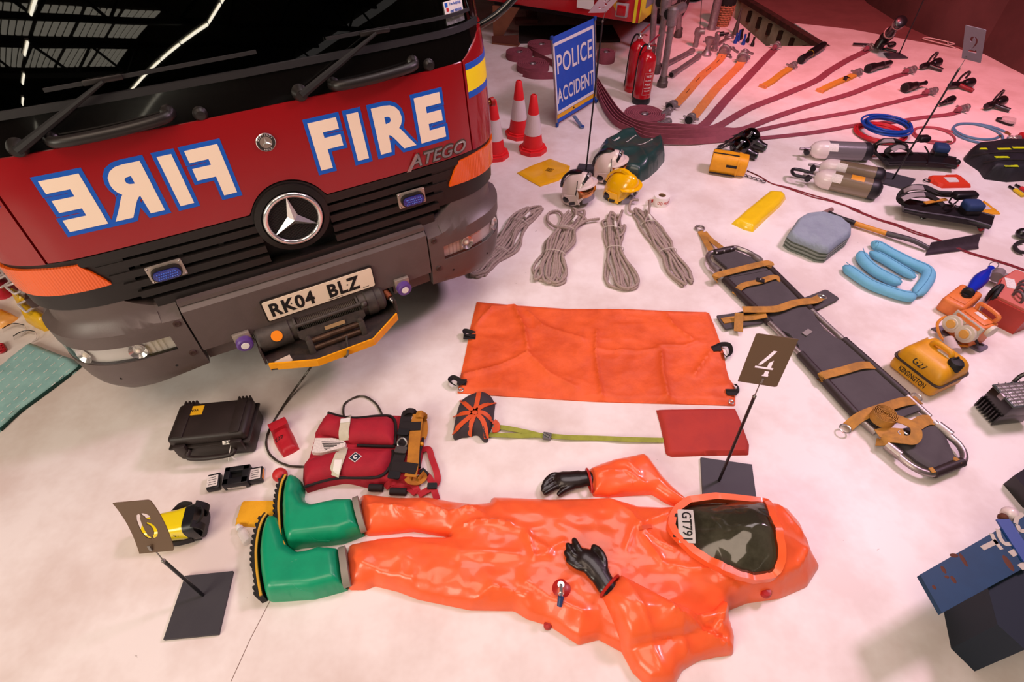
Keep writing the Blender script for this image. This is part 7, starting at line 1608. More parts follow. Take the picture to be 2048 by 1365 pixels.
# face masks
def face_mask(label, q, ang):
    t = thing('face_mask', label, 'breathing mask', G(*q), ang, 'black breathing masks'); GM = glass_mix('mask_glass', '#8a8f8c', .5, .04, 1.8) if 'mask_glass' not in bpy.data.materials else bpy.data.materials['mask_glass']
    mb = MB(); mb.ball((0, 0, .085), (.085, .075, .085), 20); mb.build('visor', GM, t)
    mb = MB(); mb.torus((0, 0, 0), .082, .014, rotM((-.02, 0, .08), 0, 0, R(-60)), 28, 8); mb.build('seal', NOZ, t)
    mb = MB(); mb.cone_path([(.05, 0, .06, .05), (.085, 0, .05, .045), (.12, 0, .045, .034), (.15, 0, .042, .034), (.155, 0, .042, .03)], 18); vv = mb.build('valve_housing', NOZ, t); mb = MB(); mb.cone_path([(.154, 0, .042, .028), (.160, 0, .042, .022)], 16); mb.build('green_port', mat('green_port', '#1f4a38', .4), vv)
    for k in range(4): 
        a = -1.2 + k * .8; mb = MB(); mb.ribbon(smooth([(-.05, .05 * math.sin(a), .11 + .03 * math.cos(a)), (-.10, .09 * math.sin(a), .09), (-.15, .07 * math.sin(a) + .02, .035), (-.19, .06 * math.sin(a), .014)], 5), .018, .004); mb.build('head_strap', JBLK, t)
    mb = MB(); mb.ball((-.0, 0, .06), (.055, .05, .055), 14); mb.build('inner_cup', NOZ, t)
face_mask('black breathing mask behind the other mask', ZM((520, 520))[0], R(-42)); face_mask('black breathing mask directly behind the yellow kit bag', ZM((430, 600))[0], R(-35))
# breathing apparatus backpacks
def backpack(label, plate, loops, pads, box, blue, knob, hooks, group='breathing apparatus backpacks'):
    t = thing('backpack_frame', label, 'breathing set', G(*plate[len(plate) // 2][:2]), 0, group); BKP = mat('harness_black', '#151114', .42)
    Pw = zpath(plate, 5); n = len(Pw); mb = MB(True); mb.ribbon(Pw, .17, .035, scale=[(.75 + .35 * math.sin(PI * k / n), 1) for k in range(n)]); mb.build('backplate', BKP, t)
    for s in (-1, 1):
        side = np.gradient(Pw, axis=0); side = np.stack([side[:, 1], -side[:, 0], side[:, 2] * 0], 1); side /= np.linalg.norm(side, axis=1)[:, None]; mb = MB(True); mb.tube(Pw + side * .075 * s + np.array([0, 0, .008]), .014, 8); mb.build('frame_rail', BKP, t)
    for lp in loops: mb = MB(True); mb.ribbon(zpath(lp, 7), .045, .016, roll=.3); mb.build('shoulder_strap', JBLK, t)
    for pd_ in pads: mb = MB(True); mb.ribbon(zpath(pd_, 6), .040, .006, roll=.3); mb.build('strap_pad', mat('grey_strap_pad', '#8d7f80', .6), t)
    mb = MB(True); g1_, g2_ = G(*box[0][:2], box[0][2]), G(*box[1][:2], box[1][2]); c_ = (g1_ + g2_) / 2; mb.box(tuple(c_), ((g2_ - g1_).length, .07, .05), (0, 0, heading(g1_, g2_)), .018, 3); mb.build('gauge_case', BKP, t)
    g1_, g2_ = G(*blue[0][:2], blue[0][2]), G(*blue[1][:2], blue[1][2]); c_ = (g1_ + g2_) / 2; mb = MB(True); mb.box(tuple(c_), ((g2_ - g1_).length, .10, .06), (0, 0, heading(g1_, g2_)), .02, 3); mb.build('blue_pouch', mat('navy_pouch', '#1c335e', .75, bump=(60, .1)), t)
    mb = MB(True); mb.box((c_.x, c_.y, c_.z - .05), ((g2_ - g1_).length * .9, .10, .07), (0, 0, heading(g1_, g2_)), .015); mb.build('waist_pad', BKP, t)
    g = G(*knob[:2], knob[2]); mb = MB(True); mb.ball((g.x, g.y, knob[2] + .02), .026, 12); kn_ = mb.build('connector', BKP, t); mb = MB(True); mb.ball((g.x + .005, g.y - .01, knob[2]), .018, 12); mb.build('red_button', mat('red_button', '#a0202a', .4), kn_)
    for hk in hooks: mb = MB(True); mb.tube(zpath(hk, 6), .006, 6); mb.build('air_line', NOZ, t)
    return t
backpack('black breathing set backpack behind the cylinders, nearest the hose coils', withz(ZR((300, 545), (480, 540), (700, 545), (850, 560), (960, 580)), .05),
         (withz(ZR((320, 545), (230, 480), (230, 420), (300, 375), (420, 375), (520, 420)), [.06, .06, .1, .15, .15, .09]), withz(ZR((380, 530), (330, 480), (400, 430), (480, 430), (560, 480)), [.06, .10, .14, .14, .08])),
         (withz(ZR((250, 400), (310, 375), (400, 372)), [.125, .165, .165]), withz(ZR((385, 460), (440, 428), (500, 435)), [.14, .155, .15])), (ZR((620, 355))[0] + (.16,), ZR((720, 350))[0] + (.16,)), (ZR((765, 430))[0] + (.12,), ZR((900, 445))[0] + (.12,)), ZR((960, 590))[0] + (.03,),
         (withz(ZR((400, 375), (500, 385), (570, 390), (640, 370)), [.16, .15, .15, .16]), withz(ZR((680, 420), (720, 500), (700, 590)), [.14, .10, .06]), withz(ZR((850, 480), (890, 500), (860, 515)), [.1, .08, .07])))
backpack('black breathing set backpack in front, with amber straps and blue pouch', withz(ZR((480, 960), (640, 990), (850, 1020), (1080, 1060), (1290, 1120)), .075),
         (withz(ZR((520, 970), (450, 920), (480, 840), (560, 800), (680, 800), (800, 850), (930, 860)), [.07, .09, .14, .18, .18, .15, .15]), withz(ZR((560, 980), (470, 930), (500, 880), (680, 862), (780, 910), (860, 980)), [.07, .10, .14, .15, .12, .08])),
         (withz(ZR((490, 830), (570, 800), (670, 802)), [.16, .197, .197]), withz(ZR((480, 905), (570, 868), (680, 862)), [.14, .165, .168])), (ZR((940, 870))[0] + (.17,), ZR((1150, 865))[0] + (.17,)), (ZR((1040, 960))[0] + (.15,), ZR((1200, 960))[0] + (.15,)), ZR((1180, 1165))[0] + (.03,),
         (withz(ZR((900, 930), (930, 890), (990, 900), (940, 950), (900, 930)), .15), withz(ZR((960, 960), (930, 990), (870, 1005)), .12), withz(ZR((740, 810), (830, 850), (940, 855)), [.17, .16, .17]), withz(ZR((630, 1050), (660, 1080), (720, 1060)), [.03, .02, .04])))
mb = MB(True); mb.ribbon(zpath(withz(ZR((680, 940), (780, 920), (880, 905)), .12), 5), .03, .005); one('amber_strap', 'short amber strap lying across the front breathing set', 'strap', mb, YWEB)
# orange folder, yellow folder and black hi-vis bag
def flat_pouch(name, label, cat, pts, h_, m, label_pts=None, lm=None):
    t = thing(name, label, cat, G(*pts[0])); xy = G2(pts, h_ / 2); mb = MB(True); mb.puff(xy, lambda d, x, y: dome(h_, .015)(d) + .003 * ridged(x * 8, y * 8, 3), .014); mb.build('cover', m, t)
    if label_pts: mb = MB(True); mb.puff(G2(label_pts, h_ + .003), lambda d, x, y: .0015 + 0 * d, .02, base=h_ + .003, edge=.001); mb.build('window', lm or WLAB, t)
    return t
t = flat_pouch('pouch', 'flat orange red pouch with a clear label window', 'pouch', ZR((720, 690), (980, 685), (1030, 720), (1108, 788), (840, 792), (770, 760), (715, 730)), .025, mat('orange_red_pouch', '#d63c22', .45), ZR((850, 705), (960, 705), (1000, 748), (900, 750)))
mb = MB(True); g = G(*ZR((700, 735))[0], .01); mb.torus((g.x, g.y, .012), .022, .004, n=18, k=6); mb.build('loop', JBLK, t)
flat_pouch('folder', 'yellow folder with clear window half under the front breathing set', 'folder', ZR((1150, 940), (1220, 915), (1370, 1030), (1370, 1038), (1190, 1038)), .012, mat('yellow_folder', '#e09a1a', .45), ZR((1200, 950), (1225, 945), (1290, 995), (1230, 1000)), mat('clear_window', '#c9bcc4', .3))
BH = mat('black_bag_cloth', '#16161a', .6, var=(10, '#24242c', .6), bump=(50, .1)); HV = mat('hi_vis_stripe', '#cfe01a', .4); t = thing('equipment_bag', 'long black equipment bag with lime reflective stripes at the right edge', 'bag', G(2030, 320)); xy = G2(ZV((145, 330), (190, 290), (400, 262), (594, 270), (760, 280), (800, 420), (760, 500), (500, 518), (320, 495), (305, 480), (270, 430), (150, 350)), .07)
hb_ = lambda d, x, y: dome(.12, .05)(d) + .012 * ridged(x * 5, y * 5, 8); HBF = Field(xy, hb_); mb = MB(True); mb.puff(xy, hb_, .014); mb.build('bag_body', BH, t, 50)
for pts in (ZV((235, 315), (295, 315)), ZV((380, 317), (485, 315)), ZV((500, 307), (640, 307)), ZV((360, 383), (470, 382)), ZV((435, 453), (545, 453))): mb = MB(True); strap_on(HBF, pts, .026, off=.004)(mb); mb.build('reflective_stripe', HV, t)
for pts in (ZV((180, 370), (400, 345), (594, 345)), ZV((270, 425), (440, 405), (594, 405))): mb = MB(True); q = [cast(HBF, p[0], p[1], .004) for p in smooth([(a_[0], a_[1], 0) for a_ in pts], 5)]; mb.tube(q, .008, 6); mb.build('seam', JBLK, t)
# red cord
CORD = mat('red_cord', '#7d1424', .6)
for k, lab_ in enumerate(('upper strand of doubled dark red cord crossing to the right edge', 'lower strand of doubled dark red cord crossing to the right edge')):
    o = k * 9; pts = ZM((520, 735), (640, 790), (740, 850)) + ZM((900, 890 + o), (1110, 955 + o * 2), (1300, 1010 + o), (1547, 1100)) + ZR((0, 978 + o), (250, 1080 + o), (420, 1130 + o * 1.5), (600, 1200 + o * 2), (780, 1260 + o)) + ZV((120, 1130 + o), (330, 1195 + o), (480, 1240 + o), (620, 1290 + o)); mb = MB(True); mb.tube(zpath(withz(pts, .005), 8), .0042, 6); one('red_cord', lab_, 'cord', mb, CORD, 'doubled red cord')
# shovel
t = thing('shovel', 'shovel with yellow and black shaft and dark flat blade', 'shovel', G(*ZR((500, 1230))[0])); SH = ZM((1230, 1110), (1270, 1100)) 
a = G(*ZM((1250, 1105))[0], .03); b_ = G(*ZR((310, 1210))[0], .03); n_ = G(*ZR((560, 1275))[0], .045); e_ = G(*ZR((715, 1350))[0], .03)
p0, p1, p2 = G(*ZM((1330, 1150))[0], .03), G(*ZM((1500, 1215))[0], .03), G(*ZR((330, 1215))[0], .03)
mb = MB(True); mb.tube([p1, p2], .017, 12); mb.build('shaft', mat('yellow_shaft', '#d08a1e', .4), t)
mb = MB(True); mb.tube(smooth([p2, n_, e_], 6), 1, 12, scale=list(np.linspace(.019, .016, 13))); mb.build('socket', mat('shovel_grey', '#3c3438', .4), t)
mb = MB(True); mb.tube(smooth([a, p0, p1], 6), 1, 12, scale=list(np.linspace(.012, .019, 13))); mb.build('grip', mat('shovel_black', '#1f1a1c', .5), t); mb = MB(True); hd = (p0 - a).normalized(); sd = Vector((hd.y, -hd.x, 0)); mb.cyl(tuple(a - sd * .05), tuple(a + sd * .05), .016, n=12); mb.build('t_handle', mat('tan_handle', '#8a6a62', .5), t)
bl4 = [G(1851, 511, .005), G(1862, 486, .05), G(1963, 468, .05), G(1957, 498, .005)]
mb = MB(True); mb.slab(lambda u, v: tuple(bl4[0].lerp(bl4[3], u).lerp(bl4[1].lerp(bl4[2], u), v) + Vector((0, 0, -.02 * math.sin(v * PI)))), 10, 6, (0, .0, .004)); mb.build('blade', mat('worn_blade', '#4b3f45', .45, .5, var=(12, '#3a3036', .6)), t)
# yellow folded plastic, grey blanket, blue sock
YP = mat('yellow_polythene_bag', '#efc81e', .3, coat=.4, var=(7, '#e6bb14', .4), bump=(18, .15)); xy = G2(ZM((385, 1200), (520, 1080), (620, 1000), (715, 925), (840, 935), (880, 975), (830, 1040), (700, 1160), (580, 1275), (500, 1255), (415, 1215)), .02)
mb = MB(True); mb.puff(xy, lambda d, x, y: dome(.045, .05)(d) + np.clip(d / .02, 0, 1) * .006 * ridged(x * 7, y * 7, 12), .012); one('folded_bag', 'bright yellow folded plastic bag beside the grey blanket', 'bag', mb, YP)
BLK = mat('grey_blanket_cloth', '#8e9aa6', .95, var=(14, '#7f8a98', .5), bump=(60, .4, 5)); BLI = mat('grey_green_layers', '#838a82', .95, bump=(50, .3)); bt = thing('blanket', 'folded grey blue blanket showing its layers', 'blanket', G(1635, 475))
base_px = ZS((578, 175), (640, 110), (680, 80), (800, 80), (900, 100), (945, 150), (900, 220), (800, 268), (760, 272), (640, 225))
mb = MB(True)
pl = ZS((580, 150), (640, 60), (690, 30), (780, 28), (880, 60), (942, 105), (940, 150), (870, 200), (815, 245), (770, 240), (690, 205), (610, 175)); xy = G2(pl, .085); mb.puff(xy, lambda d, x, y: .014 + dome(.02, .03)(d) + np.clip(d / .02, 0, 1) * .016 * ridged(x * 8, y * 9, 14), .010, base=.078, edge=.012); mb.build('top_fold', BLK, bt, 60)
for k in range(6):
    f = 1.03 - .05 * (k % 2); z = .002 + k * .013; c_ = np.mean(np.array(xy), 0); mb = MB(True); mb.prism([(c_[0] + (x - c_[0]) * f * .98, c_[1] + (y - c_[1]) * f * .98) for x, y in resample(np.array(xy), .03, True)], z, z + .0095); mb.build('layer', BLI, bt, 30)
SOCK = mat('blue_absorbent_sock', '#6fb4d2', .8, var=(9, '#62a6c6', .5), bump=(40, .2)); t = thing('absorbent_sock', 'pale blue folded spill sock sewn like a sausage', 'spill sock', G(1775, 545))
for pts, r in ((ZS((905, 320), (960, 360), (1050, 420), (1150, 460), (1250, 490), (1310, 490)), .040), (ZS((1310, 485), (1350, 440), (1385, 380), (1370, 340), (1280, 300), (1180, 250), (1100, 205), (1070, 205)), .040), (ZS((1000, 240), (1020, 290), (1080, 345), (1160, 390), (1230, 420)), .042), (ZS((1050, 240), (1130, 280), (1230, 340), (1310, 385)), .036)):
    Pw = zpath(withz(pts, r * .8), 7); n = len(Pw); mb = MB(True); mb.tube(Pw, r, 14, scale=[(min(1, .35 + .65 * math.sin(min(PI / 2, min(k, n - 1 - k) * .35))), .8 * min(1, .35 + .65 * math.sin(min(PI / 2, min(k, n - 1 - k) * .35)))) for k in range(n)]); mb.build('sock_length', SOCK, t, 60)
    mb = MB(True); mb.tube(Pw + np.array([0, 0, r * .80]), .0022, 5); mb.build('seam', mat('sock_seam', '#4d8fb0', .8), t)
# ------------------------------------------------------------------ yellow fuel can, transformer and tools
FC = mat('yellow_fuel_can', '#d8981a', .45, var=(9, '#c07f14', .6), bump=(20, .1)); loc, rz, wd, dp = top_frame(*ZF((215, 755), (520, 985), (400, 650)), .17)
fc = thing('fuel_can', 'scuffed yellow fuel can hand lettered G27 KENSINGTON', 'fuel can', loc, rz); mb = MB(); mb.box((0, 0, .045), (wd * 1.06, dp * 1.08, .09), bev=.025, seg=3); mb.build('lower_half', FC, fc)
mb = MB(); pf_ = np.array(rrect(1, 1, .14)); vs = []; 
for z, f in ((.092, 1.06), (.12, 1.04), (.15, .96), (.17, .82), (.178, .66)): vs.append([(x * wd * f, y * dp * f, z) for x, y in pf_])
m_ = len(pf_); mb.add([p for r_ in vs for p in r_], [(k * m_ + j, k * m_ + (j + 1) % m_, (k + 1) * m_ + (j + 1) % m_, (k + 1) * m_ + j) for k in range(4) for j in range(m_)] + [tuple(range(m_ - 1, -1, -1)), tuple(4 * m_ + j for j in range(m_))]); mb.build('upper_half', FC, fc)
mb = MB(); mb.prism([(x * wd * 1.12, y * dp * 1.14) for x, y in rrect(1, 1, .12)], .086, .095); mb.build('flange', mat('dark_seam', '#3a2c22', .7), fc)
mb = MB(); mb.tube(smooth([(-wd * .25, dp * .08, .17), (-wd * .20, dp * .08, .20), (0, dp * .08, .206), (wd * .16, dp * .08, .20), (wd * .2, dp * .08, .17)], 5), .014, 10); mb.build('handle', FC, fc)
mb = MB(); mb.lathe([(.034, .15), (.036, .19), (.03, .2), (.012, .205), (0, .205)], 20, Matrix.Translation((wd * .36, -dp * .02, 0))); cp = mb.build('cap', RUBBER, fc); mb = MB(); mb.torus((wd * .30, dp * .02, .19), .022, .004, n=18, k=6, axis='x'); mb.build('cap_tether', RUBBER, cp)
mb = MB(); mb.slab(lambda u, v: (-wd * .08 + .12 * u, dp * .0 + .02 * v, .1795), 2, 2, (0, 0, .002)); mb.slab(lambda u, v: (-wd * .42 + .05 * u, dp * .2 + .03 * v, .1715), 2, 2, (0, 0, .002)); mb.build('worn_sticker', WLAB, fc)
fy = -dp * .54
mb = MB(); mb.text('KENSINGTON', (wd * .62, .034), M=Matrix.Translation((wd * .02, fy - .001, .048)) @ Matrix.Rotation(PI / 2, 4, 'X'), bold=.012); mb.build('lettering', INK, fc, 0)
mb = MB(); mb.text('G27', (wd * .30, .036), M=Matrix.Translation((-wd * .02, -dp * .503, .136)) @ Matrix.Rotation(R(57), 4, 'X') @ Matrix.Translation((0, 0, .002)), bold=.012); mb.build('lettering', INK, fc, 0)
# transformer box with two sockets on a dark board
OT = mat('orange_transformer', '#dc7a3a', .45, var=(12, '#c4662c', .6)); loc, rz, wd, dp = top_frame(*ZF((600, 505), (780, 640), (720, 460)), .17)
mb = MB(True); pl = ZF((410, 640), (500, 615), (830, 775), (760, 810), (640, 740)); mb.puff(G2(pl, .006), lambda d, x, y: .012 + 0 * d, .03); one('board', 'dark grey board under the orange transformer', 'board', mb, mat('slate_board', '#6a6270', .6))
tb = thing('transformer', 'orange site transformer with two round white sockets', 'transformer', (loc.x, loc.y, .013), rz); mb = MB(); mb.box((0, 0, .075), (wd, dp, .15), bev=.012); mb.build('casing', OT, tb)
mb = MB(); mb.box((0, dp * .05, .152), (wd * .8, dp * .6, .012), bev=.004); mb.build('lid_plate', OT, tb); mb = MB(); mb.box((0, dp * .1, .1595), (wd * .4, dp * .2, .001)); mb.build('rating_label', WLAB, tb)
mb = MB(); mb.tube(smooth([(-wd * .35, dp * .35, .15), (-wd * .33, dp * .4, .19), (wd * .33, dp * .4, .19), (wd * .35, dp * .35, .15)], 5), .012, 8); mb.build('handle', OT, tb)
for sx in (-.27, .27):
    mb = MB(); Mx = Matrix.Translation((sx * wd, -dp / 2, .085)) @ Matrix.Rotation(R(78), 4, 'X'); mb.lathe([(.046, -.01), (.046, .022), (.05, .024), (.05, .038), (.036, .04), (.034, .045), (0, .045)], 24, Mx); so = mb.build('socket', mat('socket_white', '#cfc4b4', .45), tb); mb = MB(); mb.lathe([(.026, .045), (.024, .05), (0, .05)], 20, Mx); mb.build('socket_flap', mat('socket_amber', '#d8a04a', .45), so); mb = MB(); mb.box((0, .045, .0), (.085, .045, .018), bev=.003, M=Mx); mb.build('socket_back', mat('socket_plate', '#b8aca0', .5), so)
mb = MB(); mb.tube(smooth([(-wd * .45, -dp * .6, .03), (-wd * .7, -dp * .4, .07), (-wd * .6, -dp * .9, .05), (-wd * .1, -dp * 1.1, .016), (wd * .3, -dp * .9, .016), (wd * .5, -dp * .5, .02)], 6), .008, 8); mb.build('cable', mat('orange_cable', '#d08020', .45), tb)
mb = MB(); mb.cyl((wd * .05, -dp * 1.0, .03), (wd * .45, -dp * 1.3, .028), .026, .03, 16); mb.cyl((wd * .45, -dp * 1.3, .028), (wd * .6, -dp * 1.4, .028), .034, .034, 16); mb.build('plug', mat('clear_plug', '#c9b8b4', .3), tb)
mb = MB(); mb.cyl((wd * .5, dp * .1, .12), (wd * .62, dp * .1, .12), .035, n=18); mb.build('end_socket', mat('socket_white', '#cfc4b4'), tb); mb = MB(); mb.tube(smooth([(wd * .5, -dp * .3, .06), (wd * .65, -dp * .3, .05), (wd * .7, -dp * .1, .04)], 5), .008, 8); mb.build('earth_lead', NOZ, tb)
# orange can with a blue hanging lamp
g1_, g2_ = G(*ZF((540, 500))[0], .05), G(*ZF((680, 390))[0], .05); t = thing('oil_can', 'flat orange container lying beside the transformer', 'container', ((g1_.x + g2_.x) / 2, (g1_.y + g2_.y) / 2, 0), heading(g1_, g2_)); L = (g2_ - g1_).length
mb = MB(); mb.box((0, 0, .05), (L, .13, .10), bev=.02, seg=3); mb.build('body', OT, t); mb = MB(); mb.box((-L * .1, 0, .102), (L * .5, .09, .006), bev=.002); mb.build('raised_panel', OT, t)
a, b_ = G(*ZF((675, 380))[0], .12), G(*ZF((840, 205))[0], .12); BLU = mat('blue_glossy_lamp', '#1c2fae', .15, coat=.7); t = thing('blue_lamp', 'glossy blue spindle lamp with a wire hanging ring', 'lamp', ((a.x + b_.x) / 2, (a.y + b_.y) / 2, 0)); mb = MB(True); mb.cone_path([(*a.lerp(b_, f), r) for f, r in ((0, .028), (.06, .030), (.08, .022), (.3, .036), (.5, .042), (.7, .034), (.9, .018), (.95, .016), (1, .02))], 20); mb.build('lamp_body', BLU, t)
d = (b_ - a).normalized(); mb = MB(True); mb.tube([tuple(b_ + d * (.05 + .045 * math.cos(k)) + Vector((d.y, -d.x, 0)) * .022 * math.sin(k)) for k in np.linspace(0, 2 * PI, 18, endpoint=False)], .003, 6, closed=True); mb.build('hanging_ring', GALV, t); mb = MB(True); mb.cone_path([(*(a - d * .02), .03), (*(a + d * .005), .034)], 16); mb.cyl(tuple(a - d * .02), (a.x - d.x * .03, a.y - d.y * .03, .05), .02, n=10); mb.build('lamp_foot', RUBBER, t)
# red tool box at the right edge
TBX = mat('red_tool_box', '#a83428', .45, var=(8, '#963024', .5)); PNK = mat('faded_red_top', '#c4685c', .5); t = thing('tool_box', 'red generator box with coiled grey hose and roller handle, right edge', 'tool box', G(*ZF((950, 470))[0])); pl = ZF((800, 480), (850, 350), (960, 280), (1150, 360), (1180, 560), (1060, 610)); xy = G2(pl, .08)
mb = MB(True); mb.prism(xy, 0, .15); mb.build('box', TBX, t, 20); mb = MB(True); c_ = np.mean(np.array(xy), 0); mb.prism([(c_[0] + (x - c_[0]) * .93, c_[1] + (y - c_[1]) * .93) for x, y in xy], .15, .165); mb.build('lid', PNK, t, 20)
g = G(*ZF((985, 310))[0], .17); mb = MB(True); mb.box((g.x, g.y, .1665), (.10, .05, .002), (0, 0, R(65))); mb.build('label_plate', WLAB, t)
mb = MB(True); A, B_ = G(*ZF((880, 270))[0], .07), G(*ZF((900, 235))[0], .07); mb.cyl(A, B_, .035, n=16); mb.cyl(tuple(A.lerp(B_, .5)), tuple(G(*ZF((1000, 265))[0], .09)), .016, n=10); mb.build('roller_handle', mat('grey_handle', '#7d7070', .5), t)
mb = MB(True); mb.tube(zpath(withz(ZF((830, 480), (820, 420), (860, 360), (920, 330), (880, 390), (850, 440), (900, 460), (840, 500), (880, 560)), [.03, .08, .16, .18, .17, .12, .10, .05, .01]), 7), .013, 8); mb.build('black_cable', RUBBER, t)
for k in range(4): g = G(*ZF((1030 + k * 14, 420 - k * 26))[0], .17); mb = MB(True); mb.torus((g.x + .0, g.y, .175), .035, .008, n=20, k=6, axis='x'); mb.build('spring_coil', mat('spring_grey', '#55484a', .4), t)
# flood lamp
loc, rz, wd, dp = top_frame(*ZE((190, 1000), (360, 1180), (420, 920)), .17); t = thing('flood_lamp', 'black site flood lamp with wire guard at the right edge', 'flood lamp', loc, rz); mb = MB(); mb.box((0, 0, .12), (wd, dp, .09), bev=.012); mb.build('housing', NOZ, t)
mb = MB(); mb.box((0, 0, .166), (wd * .92, dp * .92, .006), bev=.002); mb.build('lens', mat('lamp_lens', '#b8b0b2', .2, coat=.5, bump=(90, .3)), t); mb = MB(); mb.box((0, 0, .162), (wd * 1.03, dp * 1.03, .012), bev=.004); mb.build('bezel', mat('bezel_grey', '#3b4442', .4), t)
for k in range(7): mb = MB(); x = -wd * .4 + k * wd * .133; mb.cyl((x, -dp * .5, .175), (x, dp * .5, .175), .0022, n=5); mb.build('guard_wire', GALV, t)
for k in range(5): mb = MB(); y = -dp * .4 + k * dp * .2; mb.cyl((-wd * .5, y, .177), (wd * .5, y, .177), .0022, n=5); mb.build('guard_wire', GALV, t)
for k in range(8): mb = MB(); mb.box((-wd * .5 + (k + .5) * wd / 8, -dp * .1, .045), (.008, dp * .9, .075), bev=.002); mb.build('cooling_fin', NOZ, t)
mb = MB(); mb.tube(smooth([(-wd * .5, dp * .1, .13), (-wd * .6, dp * .25, .20), (-wd * .5, dp * .62, .24), (wd * .1, dp * .70, .24), (wd * .3, dp * .6, .20)], 6), .010, 8); mb.build('carry_handle', NOZ, t); mb = MB(); mb.box((0, -dp * .52, .16), (.03, .02, .03), bev=.004); mb.build('clasp', GALV, t)
# blue painted steel unit at the lower right
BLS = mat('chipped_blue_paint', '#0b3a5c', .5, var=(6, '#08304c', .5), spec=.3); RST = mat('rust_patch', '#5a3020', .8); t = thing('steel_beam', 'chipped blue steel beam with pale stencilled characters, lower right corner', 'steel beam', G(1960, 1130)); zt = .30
pl = [(1840, 1150), (2020, 1046), (2200, 945), (2260, 1040), (2060, 1130), (1884, 1227)]; xy = G2(pl, zt)
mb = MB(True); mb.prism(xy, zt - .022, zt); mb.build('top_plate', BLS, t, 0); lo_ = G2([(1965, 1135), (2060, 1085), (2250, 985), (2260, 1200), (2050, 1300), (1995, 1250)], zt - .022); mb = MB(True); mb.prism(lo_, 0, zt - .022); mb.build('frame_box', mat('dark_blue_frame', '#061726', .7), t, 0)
mb = MB(True); g = G(1958, 1226, .10); mb.box((g.x, g.y, .05), (.06, .06, .10), (0, 0, .2), .006); mb.build('wood_block', mat('pale_block', '#8f8674', .8), t)
mb = MB(True); mb.ribbon([G(2005, 1040, zt + .004), G(2060, 1125, zt + .004)], .05, .008); mb.build('cross_strap', mat('bright_blue_strap', '#26468a', .5), t)
PW = mat('stencil_white', '#b8aea0', .6)
for pts, w_ in ((ZW((655, 625), (790, 560)), .030), (ZW((740, 490), (775, 560), (835, 635)), .026), (ZW((800, 450), (815, 520), (860, 580), (915, 585)), .028), (ZW((870, 460), (890, 515)), .018), (ZW((960, 400), (975, 350), (1030, 310)), .028), (ZW((975, 410), (1000, 460), (1050, 470)), .028), (ZW((915, 680), (985, 645)), .038), (ZW((970, 640), (1060, 720)), .028), (ZW((1000, 800), (1060, 770)), .038), (ZW((968, 470), (980, 490)), .02)): mb = MB(True); mb.ribbon(zpath(withz(pts, zt + .0008), 5), w_ * .55, .0014); mb.build('stencil_mark', PW, t, 0)
for q, r in ((ZW((895, 760))[0], (.012, .03)), (ZW((485, 730))[0], (.008, .026)), (ZW((400, 690))[0], (.016, .008)), (ZW((305, 820))[0], (.008, .014)), (ZW((395, 910))[0], (.008, .014)), (ZW((335, 885))[0], (.008, .006)), (ZW((220, 980))[0], (.007, .008))): g = G(*q, zt); mb = MB(True); mb.ball((g.x, g.y, zt), (*r, .0012), 10); mb.build('rust_spot', RST, t)
mb = MB(True); g = G(*ZW((860, 335))[0], zt); mb.ball((g.x, g.y, zt - .01), .018, 10); mb.build('bolt', RST, t); g = G(*ZW((950, 315))[0], zt); mb = MB(True); mb.ball((g.x, g.y + .01, zt - .02), .03, 12); mb.build('roller', SHOULD, t)
# odds and ends at the right edge
xy = G2([(2020, 958), (2048, 940), (2120, 950), (2120, 1010), (2060, 1005)], .05); mb = MB(True); mb.prism(xy, 0, .08); one('black_box', 'corner of a black box at the right edge', 'box', mb, NOZ, ang=10)
t = thing('carabiner_sling', 'black strap loops at the right edge above the cord', 'strap', G(2044, 480)); mb = MB(True); mb.tube(zpath(withz(ZV((594, 1055), (540, 1070), (520, 1100), (550, 1135), (600, 1145)), .02), 6), .012, 8); mb.build('lower_loop', JBLK, t); mb = MB(True); g = G(*ZV((590, 990))[0], .04); mb.ball((g.x, g.y, .04), (.05, .04, .035)); mb.build('upper_pad', NOZ, t)
for lab_, pts, m_ in (('yellow handled screwdriver at the right edge', ZV((475, 612), (520, 640), (590, 690)), mat('yellow_grip', '#d8b41e', .4)), ('red handled screwdriver at the right edge', ZV((525, 600), (570, 625), (640, 670)), mat('red_grip', '#c02a30', .4))):
    t = thing('screwdriver', lab_, 'screwdriver', G(*pts[1]), 0, 'screwdrivers'); mb = MB(True); mb.tube([G(*pts[0], .012), G(*pts[1], .012)], .009, 8); mb.build('neck', NOZ, t); mb = MB(True); mb.tube([G(*pts[1], .014), G(*pts[2], .014)], .014, 10); mb.build('grip', m_, t)
t = thing('regulator', 'red and chrome gas regulator at the far right edge', 'regulator', G(*ZV((540, 240))[0])); g = G(*ZV((540, 230))[0], .05)
for k, (dx, dy, z, r, m_) in enumerate(((0, 0, .05, .03, CHROME), (-.06, -.03, .035, .026, REDH), (.05, .02, .06, .035, REDH), (.03, -.05, .04, .03, NOZ), (-.03, .04, .04, .018, CHROME))): mb = MB(True); mb.cone_path([(g.x + dx - .02, g.y + dy, z, r * .7), (g.x + dx - .015, g.y + dy, z, r), (g.x + dx + .015, g.y + dy, z, r), (g.x + dx + .02, g.y + dy, z, r * .7)], 14); mb.build(('gauge', 'red_knob', 'gauge', 'inlet', 'outlet')[k], m_, t)
mb = MB(True); mb.cyl((g.x - .07, g.y - .03, .04), (g.x + .07, g.y + .03, .05), .010, n=8); mb.build('stem', CHROME, t)
